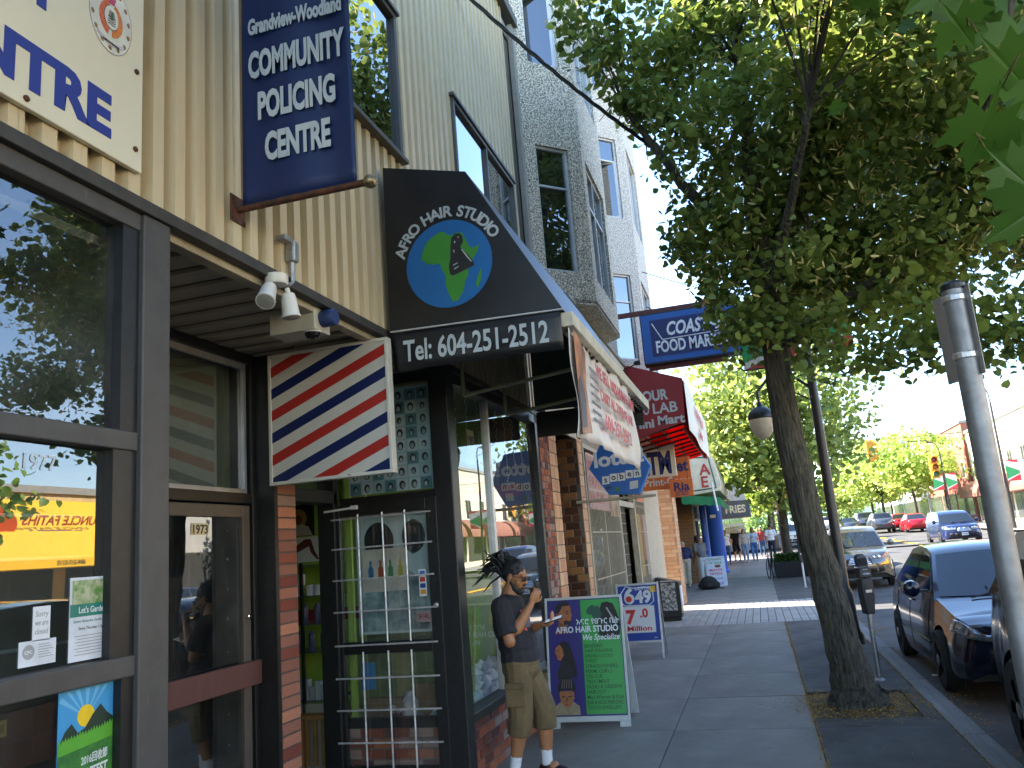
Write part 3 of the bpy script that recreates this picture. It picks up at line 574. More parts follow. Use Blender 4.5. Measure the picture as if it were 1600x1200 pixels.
GUT = mat('gutter white', C('#cfc8b4'), .55, var=.15, scale=6); overlay(GUT, C('#5e574a'), 8, (1, .4, 1), .6, .8)
MB().box(-1.06, -.95, 4.93, 8.75, 3.055, 3.15).build('front_rail', GUT, AW, bevel=.006)
for k in range(26): MB().box(-1.03, -1.0, 5.0+k*.145, 5.02+k*.145, 3.038, 3.056).build('clip', BLACK, AW)
text('Tel: 604-251-2512', .2, SILV, SIDE(-1.605, 4.875, 2.965) @ Matrix.Rotation(-.012, 4, 'Z'), AW, bold=.02, fit=1.0)
gc, gzc, gr_ = -1.752, 3.605, .307
LG = mat('globe blue', C('#1769ad'), .45, var=.04); GG = mat('globe green', C('#3f8f35'), .45, var=.04)
gl = shape(circ(gc, gzc, gr_, n=72), SIDE(0, 4.8985, 0), LG, AW, 'globe', .0015)
afr = [(-.62, .42), (-.5, .64), (-.3, .78), (-.12, .86), (.0, .84), (.04, .76), (.18, .7), (.3, .76), (.46, .74), (.56, .52), (.66, .3), (.74, .28), (.9, .33), (.84, .16), (.7, -.02), (.58, -.2), (.56, -.42), (.46, -.56), (.42, -.78), (.24, -1.02), (.1, -1.04), (.02, -.84), (-.06, -.58), (-.04, -.34), (-.14, -.14), (-.18, .02), (-.36, .02), (-.52, .06), (-.68, .22)]
K = lambda P, s=.87, cx=gc+.005, cz=gzc+.01: [(cx+s*gr_*a, cz+s*gr_*b) for a, b in P]
shape(K([(a-.08, b-.02) for a, b in afr]), SIDE(0, 4.897, 0), GG, gl, 'africa_map', .0015); shape(K([(.72, -.5), (.84, -.28), (.8, -.62), (.7, -.8), (.64, -.72)]), SIDE(0, 4.897, 0), GG, gl, 'island', .0015)
shape(K([(.1, .62), (.2, .72), (.33, .7), (.4, .6), (.4, .46), (.36, .4), (.32, .34), (.4, .22), (.52, .08), (.62, -.08), (.66, -.2), (.5, -.26), (.3, -.32), (.08, -.38), (.0, -.34), (-.02, -.12), (.04, .1), (.06, .4)]), SIDE(0, 4.8955, 0), INK, gl, 'figure', .0015)
for P in (K([(.36, .28), (.5, .06), (.6, -.1), (.57, -.1), (.47, .04), (.34, .26)]), K([(.1, -.1), (.22, -.06), (.22, -.08), (.1, -.13)]), K([(.16, .5), (.19, .53), (.2, .48), (.17, .45)]), K([(.26, .6), (.29, .62), (.3, .58)]), K([(.12, .26), (.15, .3), (.16, .2)]), K([(.12, -.2), (.24, -.16), (.24, -.18), (.12, -.23)])): shape(P, SIDE(0, 4.894, 0), SILV, gl, 'figure_line', .001)
ST = 'AFRO HAIR STUDIO'; wd = {'I': .42, ' ': .62, 'A': 1.0, 'F': .86, 'R': .98, 'O': 1.12, 'H': 1.12, 'S': .86, 'T': .9, 'U': 1.1, 'D': 1.12}; tot = sum(wd.get(c, 1) for c in ST); a = 164
for c in ST:
    q = wd.get(c, 1)/tot*(164-22); a -= q/2
    if c != ' ':
        t = RAD(a); text(c, .108, SILV, SIDE(gc+.33*math.cos(t), 4.8965, gzc+.335*math.sin(t)) @ Matrix.Rotation(t-math.pi/2, 4, 'Z'), AW, bold=.028)
    a -= q/2
# hair banner under the front rail
HB = thing('vinyl_banner', 'sagging white hair-extension banner with faded red writing under the black awning', 'banner', (-1.0, 6.3, 2.33))
BW = mat('faded banner vinyl', C('#d9d4cf'), .5, var=.06, scale=2, stretch=(1, 1, .4)); overlay(BW, C('#c9b48a'), 3, (1, .6, 1), .6, .8)
MB().grid(lambda u, v: (-1.0+.014*math.sin(u*31+v*7)+.02*math.sin(u*7+v*3), 4.94+2.8*u, 2.34+.05*(1-v)*u*0+(.72-.03*math.sin(u*60)*v**8)*v+.02*math.sin(u*3.1)*(1-v)), 60, 14).build('sheet', BW, HB, smooth=True, fix=False).modifiers.new('s', 'SOLIDIFY').thickness = .002
RED = mat('faded red print', C('#c4545a'), .55, var=.25, scale=8)
for s, z, h, yc, ft in (('WE SELL 100% HUMAN HAIR', 2.86, .13, 6.6, 1.9), ('CARRY ALL TYPES OF HAIR', 2.7, .12, 6.55, 1.6), ('604-251-2512', 2.5, .16, 6.5, 1.3)): text(s, h, RED, FRONT(-.962, yc, z), HB, bold=.025, fit=ft)
for k in range(7): text('extensions wigs weaves', .05, mat('grey ink'), FRONT(-.962, 5.55, 2.86-k*.06), HB, fit=.32)
shape([(4.95, 2.36), (5.28, 2.4), (5.22, 2.7), (5.3, 2.95), (5.1, 3.03), (4.95, 3.03)], FRONT(-.963, 0, 0), mat('printed portrait', C('#c98a62'), .5, c2=C('#6d4636'), scale=5), HB, 'printed_picture')
shape([(4.96, 2.4), (5.1, 2.42), (5.16, 2.6), (5.05, 2.75), (4.96, 2.7)], FRONT(-.961, 0, 0), mat('printed hair', C('#4a4450'), .5), HB, 'printed_hair')
MB().box(-1.035, -1.015, 7.72, 7.78, 2.34, 3.05).build('end_batten', mat('batten', C('#b8a67a'), .6), HB)

# barber sign
BS = thing('barber_sign', 'square barber sign with slanting red and blue stripes hung below the soffit', 'sign', (-2.64, 4.84, 2.23))
bx0, bx1, bz0, bz1 = -3.09, -2.185, 2.235, 3.135
MB().box(bx0+.02, bx1-.02, 4.8, 4.855, bz0+.02, bz1-.02).build('panel', mat('sign white', C('#c6c2b6'), .4, var=.03), BS)
fm = mat('sign frame white', C('#cfcabb'), .45, var=.06); overlay(fm, C('#7a4a28'), 9, (1, 1, 1), .63, .72)
for k, (a, b, c, d) in enumerate(((bx0, bx1, bz0, bz0+.022), (bx0, bx1, bz1-.022, bz1), (bx0, bx0+.022, bz0+.022, bz1-.022), (bx1-.022, bx1, bz0+.022, bz1-.022))): MB().box(a, b, 4.79, 4.86, c, d).build('frame_bar', fm, BS, bevel=.003)
SR = mat('stripe red', C('#a8281f'), .45, var=.05); SBL = mat('stripe blue', C('#0a1c50'), .45, var=.05)
for k in range(-3, 9):
    zc = bz0-.03+k*.152; P = clip([(bx0, zc), (bx1, zc+.37), (bx1, zc+.37+.072), (bx0, zc+.072)], bx0+.022, bx1-.022, bz0+.022, bz1-.022)
    if P: shape(P, SIDE(0, 4.7995, 0), SR if k % 2 else SBL, BS, 'stripe', .001)
for x in (-2.9, -2.4): MB().tube([(x, 4.84, 3.135), (x, 4.84, 3.18)], .008, 8).build('hanger', STEEL, BS)

# twin floodlight and security camera box at the soffit edge
WPL = mat('white weathered plastic', C('#d9d4c8'), .4, var=.05)
FL = thing('floodlight', 'white twin-head floodlight with conduit at the soffit edge', 'light', (-2.22, 3.55, 3.2))
MB().lathe([(.055, 0), (.06, .01), (.06, .05), (.04, .058)], (-2.225, 3.55, 3.13), 20).build('junction_box', WPL, FL, smooth=True)
MB().tube([(-2.225, 3.58, 3.16), (-2.22, 3.66, 3.16), (-2.22, 3.7, 3.19), (-2.22, 3.7, 3.3)], .012, 8).build('conduit', STEEL, FL, smooth=True); MB().box(-2.25, -2.19, 3.67, 3.73, 3.3, 3.42).build('conduit_body', STEEL, FL, bevel=.012); MB().box(-2.26, -2.2, 3.6, 3.68, 3.4, 3.43).build('conduit_arm', STEEL, FL, bevel=.006)
for d, p in ((Vector((.15, -.55, -.75)), (-2.24, 3.52, 3.13)), (Vector((.1, .05, -1)), (-2.2, 3.61, 3.12))):
    M = Matrix.Translation(p) @ d.to_track_quat('Z', 'Y').to_matrix().to_4x4()
    h = MB(M).lathe([(.012, -.005), (.015, .02), (.034, .03), (.04, .06), (.046, .14), (.05, .15), (.05, .158)], n=20).build('lamp_head', WPL, FL, smooth=True)
    MB(M).lathe([(.044, .15), (.044, .159), (.03, .163)], n=16).build('lens', mat('lamp lens', C('#a9a59a'), .15, .3), h, smooth=True)
CB = thing('camera_box', 'cream security camera box with blue cap and black dome below the soffit', 'camera', (-2.42, 4.12, 3.1))
MB().box(-2.6, -2.3, 4.06, 4.24, 3.03, 3.17).build('housing', mat('camera cream', C('#bdb7a4'), .5), CB, bevel=.006)
MB().lathe([(.05, 0), (.052, .005), (.052, .08), (.045, .09)], (-2.3, 4.15, 3.11), 18, 'x').build('cap', mat('camera cap blue', C('#263a66'), .5, var=.2, scale=30), CB, smooth=True)
MB().lathe([(.048, 0), (.046, -.015), (.034, -.036), (.012, -.046)], (-2.35, 4.12, 3.03), 18).build('dome', mat('smoked dome', .01, .06), CB, smooth=True); MB().lathe([(.053, -.006), (.053, .004)], (-2.35, 4.12, 3.03), 18).build('dome_ring', WPL, CB)

# security gate door standing open
GD = thing('security_door', 'black glazed studio door with silver security bars standing open', 'door', (-3.26, 5.9, 0))
for a, b, c, d in ((-3.26, -3.17, .04, 2.14), (-2.43, -2.34, .04, 2.14), (-3.17, -2.43, 2.05, 2.14), (-3.17, -2.43, 1.0, 1.09), (-3.17, -2.43, .04, .2)): MB().box(a, b, 5.88, 5.92, c, d).build('frame_bar', BLACK, GD, bevel=.004)
for c, d in ((1.09, 2.05), (.2, 1.0)): MB().box(-3.17, -2.43, 5.898, 5.903, c, d).build('pane', GLASS, GD)
BAR = mat('silver bar paint', .62, .35, .5, var=.2, scale=20)
for x in (-3.0, -2.79, -2.6): MB().tube([(x, 5.866, 2.06), (x, 5.866, 1.085)], .0075, 8).build('vertical_bar', BAR, GD); MB().tube([(x, 5.866, 1.02), (x, 5.866, .15)], .0075, 8).build('vertical_bar', BAR, GD)
for z in (2.03, 1.8, 1.56, 1.32, 1.07, .83, .6, .37): MB().box(-3.23, -2.38, 5.852, 5.86, z-.006, z+.006).build('horizontal_bar', BAR, GD)
MB().tube([(-3.29, 5.86, 2.1), (-3.02, 5.86, 2.115)], .009, 8).build('closer_arm', WHITE, GD); MB().box(-3.05, -3.0, 5.845, 5.88, 2.1, 2.13).build('closer_bracket', WHITE, GD)
MB().lathe([(.02, 0), (.02, -.012), (.01, -.016)], (-2.385, 5.88, 1.33), 14, 'y').build('lock', STEEL, GD)
# window posters inside the studio
def pp(name, label, x0, x1, z0, z1, m, y=6.02, cat='poster'):
    return tag(MB().box(x0, x1, y, y+.003, z0, z1).build(name, m, loc=((x0+x1)/2, y, z0)), label, cat)
TEAL = mat('poster teal', C('#c4dde0'), .5, var=.08); SKT = [mat('printed face %d' % k, c, .5) for k, c in enumerate((C('#b8ccd0'), C('#cfdfe2'), C('#9ab8c0')))]
g = pp('poster', 'blue tinted poster with rows of small hairstyle portraits above the open door', -3.14, -2.4, 2.22, 3.06, mat('poster pale cells', C('#a9cdd6'), .5))
r2 = random.Random(5)
for i in range(7):
    for j in range(8):
        x, z = -3.085+i*.1035, 2.268+j*.104; s = .045 if (i+j) % 3 else .036
        M = SIDE(0, 6.0198, 0)
        shape([(x-.047, z-.047), (x+.047, z-.047), (x+.047, z+.047), (x-.047, z+.047)], M, mat('cell %d' % r2.randrange(4), [C('#8fc0cc'), C('#b5d8de'), C('#5f929e'), C('#cfe4e8')][r2.randrange(4)], .5), g, 'portrait_cell', .0005)
        shape(circ(x, z, s*.6, s*.78, 12), SIDE(0, 6.019, 0), mat('printed dark hair', C('#16262b'), .5), g, 'printed_hair', .0005); shape(circ(x+r2.uniform(-.006, .006), z-.008, s*.36, s*.5, 10), SIDE(0, 6.0182, 0), SKT[r2.randrange(3)], g, 'printed_face', .0005)
MB().box(-3.2, -3.15, 6.03, 6.06, .5, 3.08).build('green_strip', AF[1], B1); MB().box(-2.39, -2.365, 6.03, 6.06, .5, 3.08).build('green_strip', AF[1], B1); MB().box(-3.18, -2.37, 6.3, 6.34, .44, 1.12).build('display_back', mat('display green grey', C('#6f7f4a'), .7, var=.2, scale=4), B1)
g = pp('poster', 'large pale teal poster of two dark curly hairdos behind the barred door', -3.1, -2.46, 1.13, 2.08, TEAL)
for P, c in ((circ(-2.9, 1.84, .13, .15, 20), '#15191c'), (circ(-2.6, 1.86, .1, .13, 18), '#2a3438'), (circ(-2.88, 1.76, .07, .1, 16), '#6c7f84'), (circ(-2.61, 1.8, .055, .08, 16), '#74878b')): shape(P, SIDE(0, 6.0198-.0006*len(P)/16, 0), mat('ink '+c, C(c), .5), g, 'printed_head', .0005)
shape([(-3.08, 1.15), (-2.5, 1.15), (-2.52, 1.5), (-2.7, 1.64), (-2.95, 1.6), (-3.06, 1.4)], SIDE(0, 6.0196, 0), mat('printed dress', C('#b9d3d6'), .5, c2=C('#4f7880'), scale=7), g, 'printed_dress', .0005)
g = pp('poster', 'cream leaflet with four coloured spray bottles behind the door bars', -3.05, -2.66, 1.45, 1.78, mat('leaflet cream', C('#e3ded0'), .5), y=6.008)
for k, c in enumerate(('#2f7fb8', '#c4502e', '#2f9a5a', '#c9c235')):
    x = -2.975+k*.085; shape([(x-.022, 1.55), (x+.022, 1.55), (x+.022, 1.63), (x+.008, 1.65), (x+.008, 1.69), (x-.012, 1.69), (x-.008, 1.65), (x-.022, 1.63)], SIDE(0, 6.0078, 0), mat('bottle print '+c, C(c), .4), g, 'printed_bottle', .0005)
g = pp('card_sticker', 'strip of payment card stickers on the barred door glass', -2.52, -2.46, 1.4, 1.6, mat('poster white'), y=5.894, cat='sticker')
for k, (s, c) in enumerate((('', '#c98a1f'), ('VISA', '#1f3f8a'), ('', '#b8442a'), ('', '#2a6ab0'))): shape([(-2.512, 1.415+k*.046), (-2.468, 1.415+k*.046), (-2.468, 1.45+k*.046), (-2.512, 1.45+k*.046)], SIDE(0, 5.8938, 0), mat('card '+c, C(c), .5), g, 'card_mark', .0005)
g = pp('notice', 'small pink 24 HR notice low on the barred door glass', -2.56, -2.44, 1.21, 1.29, mat('pink paper', C('#a88f8c'), .5), y=5.906, cat='notice'); text('24 HR.', .05, mat('notice red', C('#8a3030'), .5), SIDE(-2.5, 5.905, 1.235), g, bold=.02, fit=.09)
g = pp('poster', 'poster of a smiling model with blond curls on the green wall', -4.15, -3.8, 1.96, 2.24, INK, y=6.59)
shape(circ(-3.96, 2.12, .085, .085, 20), SIDE(0, 6.589, 0), mat('printed blond curls', C('#a87c4a'), .6, var=.3, scale=60), g, 'printed_hair', .0006); shape(circ(-3.955, 2.105, .036, .045, 16), SIDE(0, 6.588, 0), mat('printed brown skin', C('#7a4a32'), .5), g, 'printed_face', .0006); shape([(-4.12, 1.965), (-3.82, 1.965), (-3.86, 2.04), (-3.92, 2.065), (-4.0, 2.065), (-4.07, 2.04)], SIDE(0, 6.5885, 0), mat('printed white knit', C('#b8b4aa'), .6), g, 'printed_sweater', .0006)
g = pp('poster', 'white poster of dark stockinged legs under the model poster', -4.15, -3.64, 1.73, 1.95, PAPER, y=6.585)
for P in ([(-4.06, 1.83), (-3.9, 1.93), (-3.84, 1.93), (-3.82, 1.88), (-3.9, 1.85), (-4.02, 1.8)], [(-3.86, 1.88), (-3.83, 1.9), (-3.8, 1.82), (-3.76, 1.75), (-3.78, 1.745), (-3.84, 1.81)], [(-3.72, 1.92), (-3.69, 1.92), (-3.7, 1.85), (-3.66, 1.76), (-3.68, 1.755), (-3.73, 1.85)]): shape(P, SIDE(0, 6.584, 0), mat('printed stocking', C('#6b3530'), .5), g, 'printed_leg', .0006)
shape([(-4.13, 1.74), (-4.0, 1.74), (-3.98, 1.8), (-4.05, 1.82), (-4.1, 1.79)], SIDE(0, 6.5845, 0), mat('printed grey skirt', C('#9a9a96'), .5), g, 'printed_skirt', .0006)
SHF = thing('display_cabinet', 'glass display cabinet of hair products just inside the open doorway', 'cabinet', (-3.7, 6.4, .08))
for x in (-4.0, -3.72, -3.46): MB().box(x-.012, x+.012, 6.2, 6.225, .08, 1.72).build('post', BLACK, SHF)
for z in (.1, .62, 1.0, 1.22, 1.45, 1.7): MB().box(-4.0, -3.46, 6.2, 6.57, z-.008, z).build('shelf', mat('shelf glass edge', C('#5d6b62'), .2), SHF)
MB().box(-3.98, -3.48, 6.2, 6.206, .1, .6).build('kick_panel', mat('cabinet panel', C('#a8a498'), .5), SHF)
jm = MB().lathe([(.034, 0), (.036, .005), (.036, .06), (.037, .062), (.037, .085), (.03, .088)], n=16).mesh('jar', mat('jar white', .6, .4), True); tm = MB().lathe([(.026, 0), (.028, .004), (.028, .13), (.022, .15), (.014, .155), (.014, .17)], n=14).mesh('bottle', mat('bottle dark', C('#4a4a6a'), .3), True); bm_ = bevbox('box', mat('carton', C('#9aa0a0'), .6, perobj=.5), .03)
for k in range(10): x = -3.93+.085*(k % 5)+.012*(k % 2); o = piece('jar', jm, SHF, (x, 6.25, 1.45+.09*(k//5)*(1 if k % 5 < 3 else 0))) if k < 8 else None; (o and (setattr(o, 'parent', None), setattr(o, 'location', (x, 6.25, 1.45+(.09 if k >= 5 and k % 5 < 3 else 0))), tag(o, 'white screw-top jar on the top shelf of the doorway cabinet', 'jar', 'white jars on the cabinet')))
for k in range(9):
    o = bpy.data.objects.new('bottle', tm); col.objects.link(o); o.location = (-3.94+.056*k, 6.25, (1.22, 1.0)[k % 2]); tag(o, 'dark slim bottle on the middle shelves of the doorway cabinet', 'bottle', 'dark bottles in the cabinet')
for k in range(9):
    o = bpy.data.objects.new('carton', bm_); col.objects.link(o); h = r2.uniform(.1, .2); o.scale = (.05, .06, h); o.location = (-3.94+.056*k, 6.26, .62+h/2); tag(o, 'upright product carton on the lowest shelf of the doorway cabinet', 'carton', 'cartons in the cabinet')
BE = thing('wooden_bench', 'slatted pale wooden bench behind the open security door', 'bench', (-3.55, 6.2, .08)); WD = mat('pine wood', C('#9a7444'), .6, var=.25, scale=5, stretch=(1, 8, 1))
for k in range(4): MB().box(-3.75, -3.3, 6.08+k*.085, 6.15+k*.085, .5, .53).build('seat_slat', WD, BE, bevel=.004)
for x in (-3.73, -3.36):
    for y in (6.1, 6.34): MB().box(x, x+.05, y, y+.05, .08, .5).build('leg', WD, BE)
for k in range(4): MB().box(-3.66+k*.07, -3.63+k*.07, 6.11, 6.13, .15, .5).build('side_slat', WD, BE)
g = pp('poster', 'small bright blue card low behind the lower door bars', -3.1, -2.98, .72, .92, mat('card bright blue', C('#2a86c0'), .5), y=6.02)
tag(MB().lathe([(.06, 0), (.065, .01), (.065, .16), (.03, .2), (.03, .23)], (-2.76, 6.15, .45), 16).build('jug', mat('jar white'), loc=(-2.76, 6.15, .45), smooth=True), 'white plastic jug on the sill behind the lower door bars', 'jug')
for k in range(2): tag(MB().box(-3.16+k*.42, -2.8+k*.42, 6.22, 6.29, .45, .62+.1*k).build('carton', mat('brown carton', C('#8a6f4c'), .7), loc=(-3+k*.42, 6.25, .45)), ('low', 'taller')[k]+' brown carton stored behind the lower door bars', 'carton')
# window dressing: icicle lights, paper number, paper lantern, snow wool, bamboo canes
LIT = mat('icicle wire', .7, .3, var=.1); 
for k in range(9):
    y = 6.2+k*.29; m = MB(); z = 3.05
    for q in range(r2.randrange(14, 28)): m.cbox((-2.36+r2.uniform(-.008, .008), y+r2.uniform(-.012, .012), z), (.006, .006, .02)); z -= .028
    o = m.build('icicle_string', LIT, loc=(-2.36, y, 3.05)); o['kind'] = 'stuff'; tag(o, 'string of tiny icicle lights hanging at the top of the studio window', 'lights', 'icicle light strings')
o = tag(MB().box(-2.315, -2.312, 6.63, 6.81, 2.58, 2.75).build('number_card', mat('number card'), loc=(-2.315, 6.72, 2.58)), 'paper card with mirrored number high in the studio window', 'card'); text('1985', .11, INK, FRONT(-2.311, 6.72, 2.62), o, bold=.02, fit=.14)
o = tag(MB().lathe([(.01, .13), (.09, .11), (.15, .05), (.165, 0), (.15, -.05), (.09, -.1), (.02, -.115)], (-2.75, 7.05, 2.45), 22).build('paper_lantern', mat('rice paper', C('#d8d2c0'), .8, trans=.3), loc=(-2.75, 7.05, 2.45), smooth=True), 'round white paper lantern hanging inside the studio window', 'lantern')
for k in range(5): tag(MB().tube([(-2.5, 6.35+k*.13, .44), (-2.52+.02*k, 6.36+k*.13, 1.25)], .013, 8).build('bamboo_cane', mat('bamboo', C('#b89a5a'), .5), loc=(-2.5, 6.35+k*.13, .44)), 'bamboo cane standing in the studio window display', 'cane', 'bamboo canes')
o = MB().grid(lambda u, v: (-2.95+.58*u, 6.12+2.6*v, .46+.09*mnoise.noise((u*5, v*22, 1))+.05*mnoise.noise((u*14, v*61, 5))+.1*(1-u)), 40, 170).build('cotton_snow', mat('cotton wool', .7, .9, bump=.8, bscale=90), loc=(-2.6, 7.4, .45), smooth=True, sharp=0); tag(o, 'fluffy artificial snow spread along the bottom of the studio window', 'decoration', kind='stuff')
# ------------------------------------------------------------------ pebble-dashed building with bay windows
def pebble(name, a, b, c):
    m = mat(name, a, .9, var=.2, scale=46, bump=1.0, bscale=46, c2=b, ramp=(.44, .56), detail=2); overlay(m, c, 52, (1, 1, 1), .56, .6); overlay(m, [x*.75 for x in L(b)], 1.1, (1, 1, .35), .6, .95); return m
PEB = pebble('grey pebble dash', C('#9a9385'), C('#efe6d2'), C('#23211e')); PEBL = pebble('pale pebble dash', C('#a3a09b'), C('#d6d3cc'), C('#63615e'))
def wall_holes(M, w, h, holes, dep, name, m, parent):
    """one wall face with openings (x0,x1,z0,z1) and their reveals"""
    xs = sorted({0, w, *[q for H in holes for q in H[:2]]}); zs = sorted({0, h, *[q for H in holes for q in H[2:]]})
    hole = lambda i, j: any(H[0] <= xs[i]+1e-6 and xs[i+1] <= H[1]+1e-6 and H[2] <= zs[j]+1e-6 and zs[j+1] <= H[3]+1e-6 for H in holes)
    b = MB(M); V = {}
    def vid(i, j, d):
        if (i, j, d) not in V: V[i, j, d] = len(b.v); b.add([(xs[i], zs[j], -d)], [])
        return V[i, j, d]
    nx, nz = len(xs)-1, len(zs)-1; fs = []
    for i in range(nx):
        for j in range(nz):
            if hole(i, j): continue
            fs.append((vid(i, j, 0), vid(i+1, j, 0), vid(i+1, j+1, 0), vid(i, j+1, 0)))
            for (di, dj, p, q) in ((-1, 0, (i, j), (i, j+1)), (1, 0, (i+1, j+1), (i+1, j)), (0, -1, (i+1, j), (i, j)), (0, 1, (i, j+1), (i+1, j+1))):
                a, c = i+di, j+dj
                if 0 <= a < nx and 0 <= c < nz and hole(a, c): fs.append((vid(*p, 0), vid(*q, 0), vid(*q, dep), vid(*p, dep)))
    b.f = fs; return b.build(name, m, parent, fix=False)
B2 = thing('bay_window_building', 'three-storey pebble-dashed building with angled bay windows over the lotto shop', 'building', (-6, 15, 0))
m = MB(); m.box(-12, -11.8, 9.36, 20.2, 0, 12.4); m.box(-12, F, 9.35, 9.42, 4.3, 12.4); m.box(-12, F, 20.1, 20.2, 0, 12.4); m.box(-12, F, 9.42, 20.1, 12.3, 12.4); m.box(-11.8, F-.02, 9.42, 20.1, 4.2, 4.3); m.box(-4.4, -4.3, 9.42, 20.1, 4.3, 12.3); m.box(-11.8, -3.45, 11.05, 11.1, 0, 4.2); m.box(-6, -5.9, 11.1, 20.1, 0, 4.2)
m.build('shell', mat('shell wall', C('#8c867c'), .9), B2)
def facepan(p, q, m, holes, h=7.7, z0=4.7, name='wall'):
    d = Vector((q[0]-p[0], q[1]-p[1], 0)); w_ = d.length; d.normalize(); n = Vector((d.y, -d.x, 0))
    if n.x < -1e-6 or (abs(n.x) < 1e-6 and n.y > 0): n = -n
    M = Matrix(((d.x, 0, n.x, p[0]), (d.y, 0, n.y, p[1]), (0, 1, 0, z0), (0, 0, 0, 1)))
    wall_holes(M, w_, h, holes, .1, name, m, B2); return M
WFR = mat('pale window frame', C('#c9cdd0'), .45, .1, var=.06); UG = glass('bay glass', (.6, .65, .66), 2.3, dirt=.01, mul=1.9); DRP = mat('drab curtain', C('#5f5a52'), .9, var=.2, scale=8, stretch=(8, 8, .5))
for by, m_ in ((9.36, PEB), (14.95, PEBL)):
    A, Bp, Cc, D = (F, by), (-1.6, by+.64), (-1.6, by+2.5), (F, by+3.14)
    for p, q, us in ((A, Bp, (.2, .7)), (Bp, Cc, (.25, 1.6)), (Cc, D, (.2, .7))):
        hs = [(us[0], us[1], z, z+1.72) for z in (.4, 3.32)]+[(us[0], us[1], 6.2, 7.4)]
        M = facepan(p, q, m_, hs)
        for k, h in enumerate(hs):
            Mw = M @ Matrix.Translation((h[0], h[2], -.05)); ww, hh = h[1]-h[0], h[3]-h[2]
            mu = [ww/2] if ww > 1 else []
            op = (0, 0) if (k == 1 and p == A) else None
            f = window(B2, Mw, ww, hh, mu, [hh*.68] if k == 0 else ([hh*.72] if op else []), fr=.035, dep=.06, fm=WFR, gm=UG, back=(.22, DRP, 'curtain'), open_cell=op)
            if op:
                Ms = Mw @ Matrix.Translation((ww-.03, .03, 0)) @ Matrix.Rotation(RAD(-38), 4, 'Y')
                s = MB(Ms); s.box(-ww+.06, 0, 0, .035, 0, .03); s.box(-ww+.06, 0, hh*.72-.06, hh*.72-.03, 0, .03); s.box(-ww+.06, -ww+.095, .035, hh*.72-.06, 0, .03); s.box(-.035, 0, .035, hh*.72-.06, 0, .03); s = s.build('open_sash', WFR, f); MB(Ms).box(-ww+.095, -.035, .035, hh*.72-.06, .012, .017).build('pane', UG, s)
    for z, nm, mm in ((4.68, 'bay_floor', m_), (12.4, 'bay_roof', TRIMC)): MB().prism([(x, y, z) for x, y in (A, Bp, Cc, D)], (0, 0, .06)).build(nm, mm, B2)
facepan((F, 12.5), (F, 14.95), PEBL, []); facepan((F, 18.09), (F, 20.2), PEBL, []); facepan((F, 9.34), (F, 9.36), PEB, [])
MB().tube([(F+.05, 18.2, 4.3), (F+.05, 18.2, 12.4)], .04, 8).build('downpipe', mat('white pipe', .6), B2)
FAS = mat('fascia cream panel', C('#c3c8bb'), .6, var=.08, scale=3); overlay(FAS, C('#938f7c'), 4, (1, 1, .3), .6, .85)
for a, b in ((9.4, 11.6), (11.61, 13.9)): MB().box(F-.02, -1.87, a, b, 4.2, 4.66).build('fascia_panel', FAS, B2, bevel=.004)
MB().box(F-.03, -1.83, 9.37, 13.93, 4.66, 4.72).build('fascia_cap', TRIMC, B2, bevel=.006)
# street level: stair recess, shop window, barred door
MB().box(-3.5, -3.4, 9.6, 11.05, 0, 4.2).build('recess_wall', mat('recess brown', C('#4a392e'), .8), B2); MB().box(-3.41, -3.36, 9.95, 10.75, 0, 2.1).build('stair_door', mat('stair door', C('#3a2f2a'), .5), B2)
MB().box(-3.4, F, 9.67, 11.0, 3.2, 4.2).build('recess_head', mat('recess brown'), B2); MB().box(F-.02, F+.015, 9.36, 11.0, 3.12, 4.2).build('head_panel', mat('head panel cream', C('#b8ad95'), .7, var=.12, scale=4), B2)
bricks(B2, SIDE(-3.4, 11.0, 0), 1.15, 3.15, .2, .1, .009, TILE+[TILE[1]], seed=11, name='tile')
bricks(B2, FRONT(F+.012, 11.0, 0), .28, 3.15, .14, .155, .01, LBR, seed=12, name='block')
MB().box(-3.35, F-.05, 11.02, 11.27, 0, 3.15).build('pier_core', mat('dark mortar'), B2)
CREAMP = mat('worn cream paint', C('#b5ab95'), .6, var=.12, scale=8); overlay(CREAMP, C('#6e5a42'), 11, (1, 1, .4), .6, .75)
sw = window(B2, FRONT(F+.02, 11.28, .45), 2.7, 2.65, [1.3], [1.75], fr=.06, fm=CREAMP, gm=GLASS, name='shop_window')
bricks(B2, FRONT(F+.01, 11.28, 0), 2.7, .45, .2, .075, .011, BR, seed=13)
for y0, y1, n_ in ((11.34, 13.92, 26), (15.95, 17.2, 12)):
    for k in range(n_+1): y = y0+(y1-y0)*k/n_; MB().box(F+.035, F+.045, y-.005, y+.005, .5, 2.95).build('gate_bar', mat('gate bar', C('#a79f8d'), .5, .4), sw)
    for z in (.55, 1.2, 1.85, 2.45): MB().box(F+.046, F+.052, y0, y1, z-.008, z+.008).build('gate_rail', mat('gate bar'), sw)
window(B2, FRONT(F+.02, 15.95, .45), 1.3, 2.65, [.62], [1.9], fr=.06, fm=CREAMP, gm=GLASS, name='shop_window')
MB().box(F-.06, F+.01, 15.95, 17.3, 0, .45).build('stall_riser', CREAMP, B2)
dm = MB(); dm.box(F-.08, F+.03, 14.0, 14.1, 0, 3.1); dm.box(F-.08, F+.03, 15.85, 15.95, 0, 3.1); dm.box(F-.08, F+.03, 14.1, 15.85, 3.0, 3.1); dm.box(F-.08, F+.02, 14.1, 15.85, 2.3, 2.4); dfm = dm.build('door_frame', CREAMP, B2, bevel=.005)
MB().box(-3.2, -3.15, 14.1, 15.85, 0, 3).build('door_void', DARKIN, B2); MB().box(-3.2, F, 14.05, 14.1, 0, 3).build('door_cheek', DARKIN, B2)
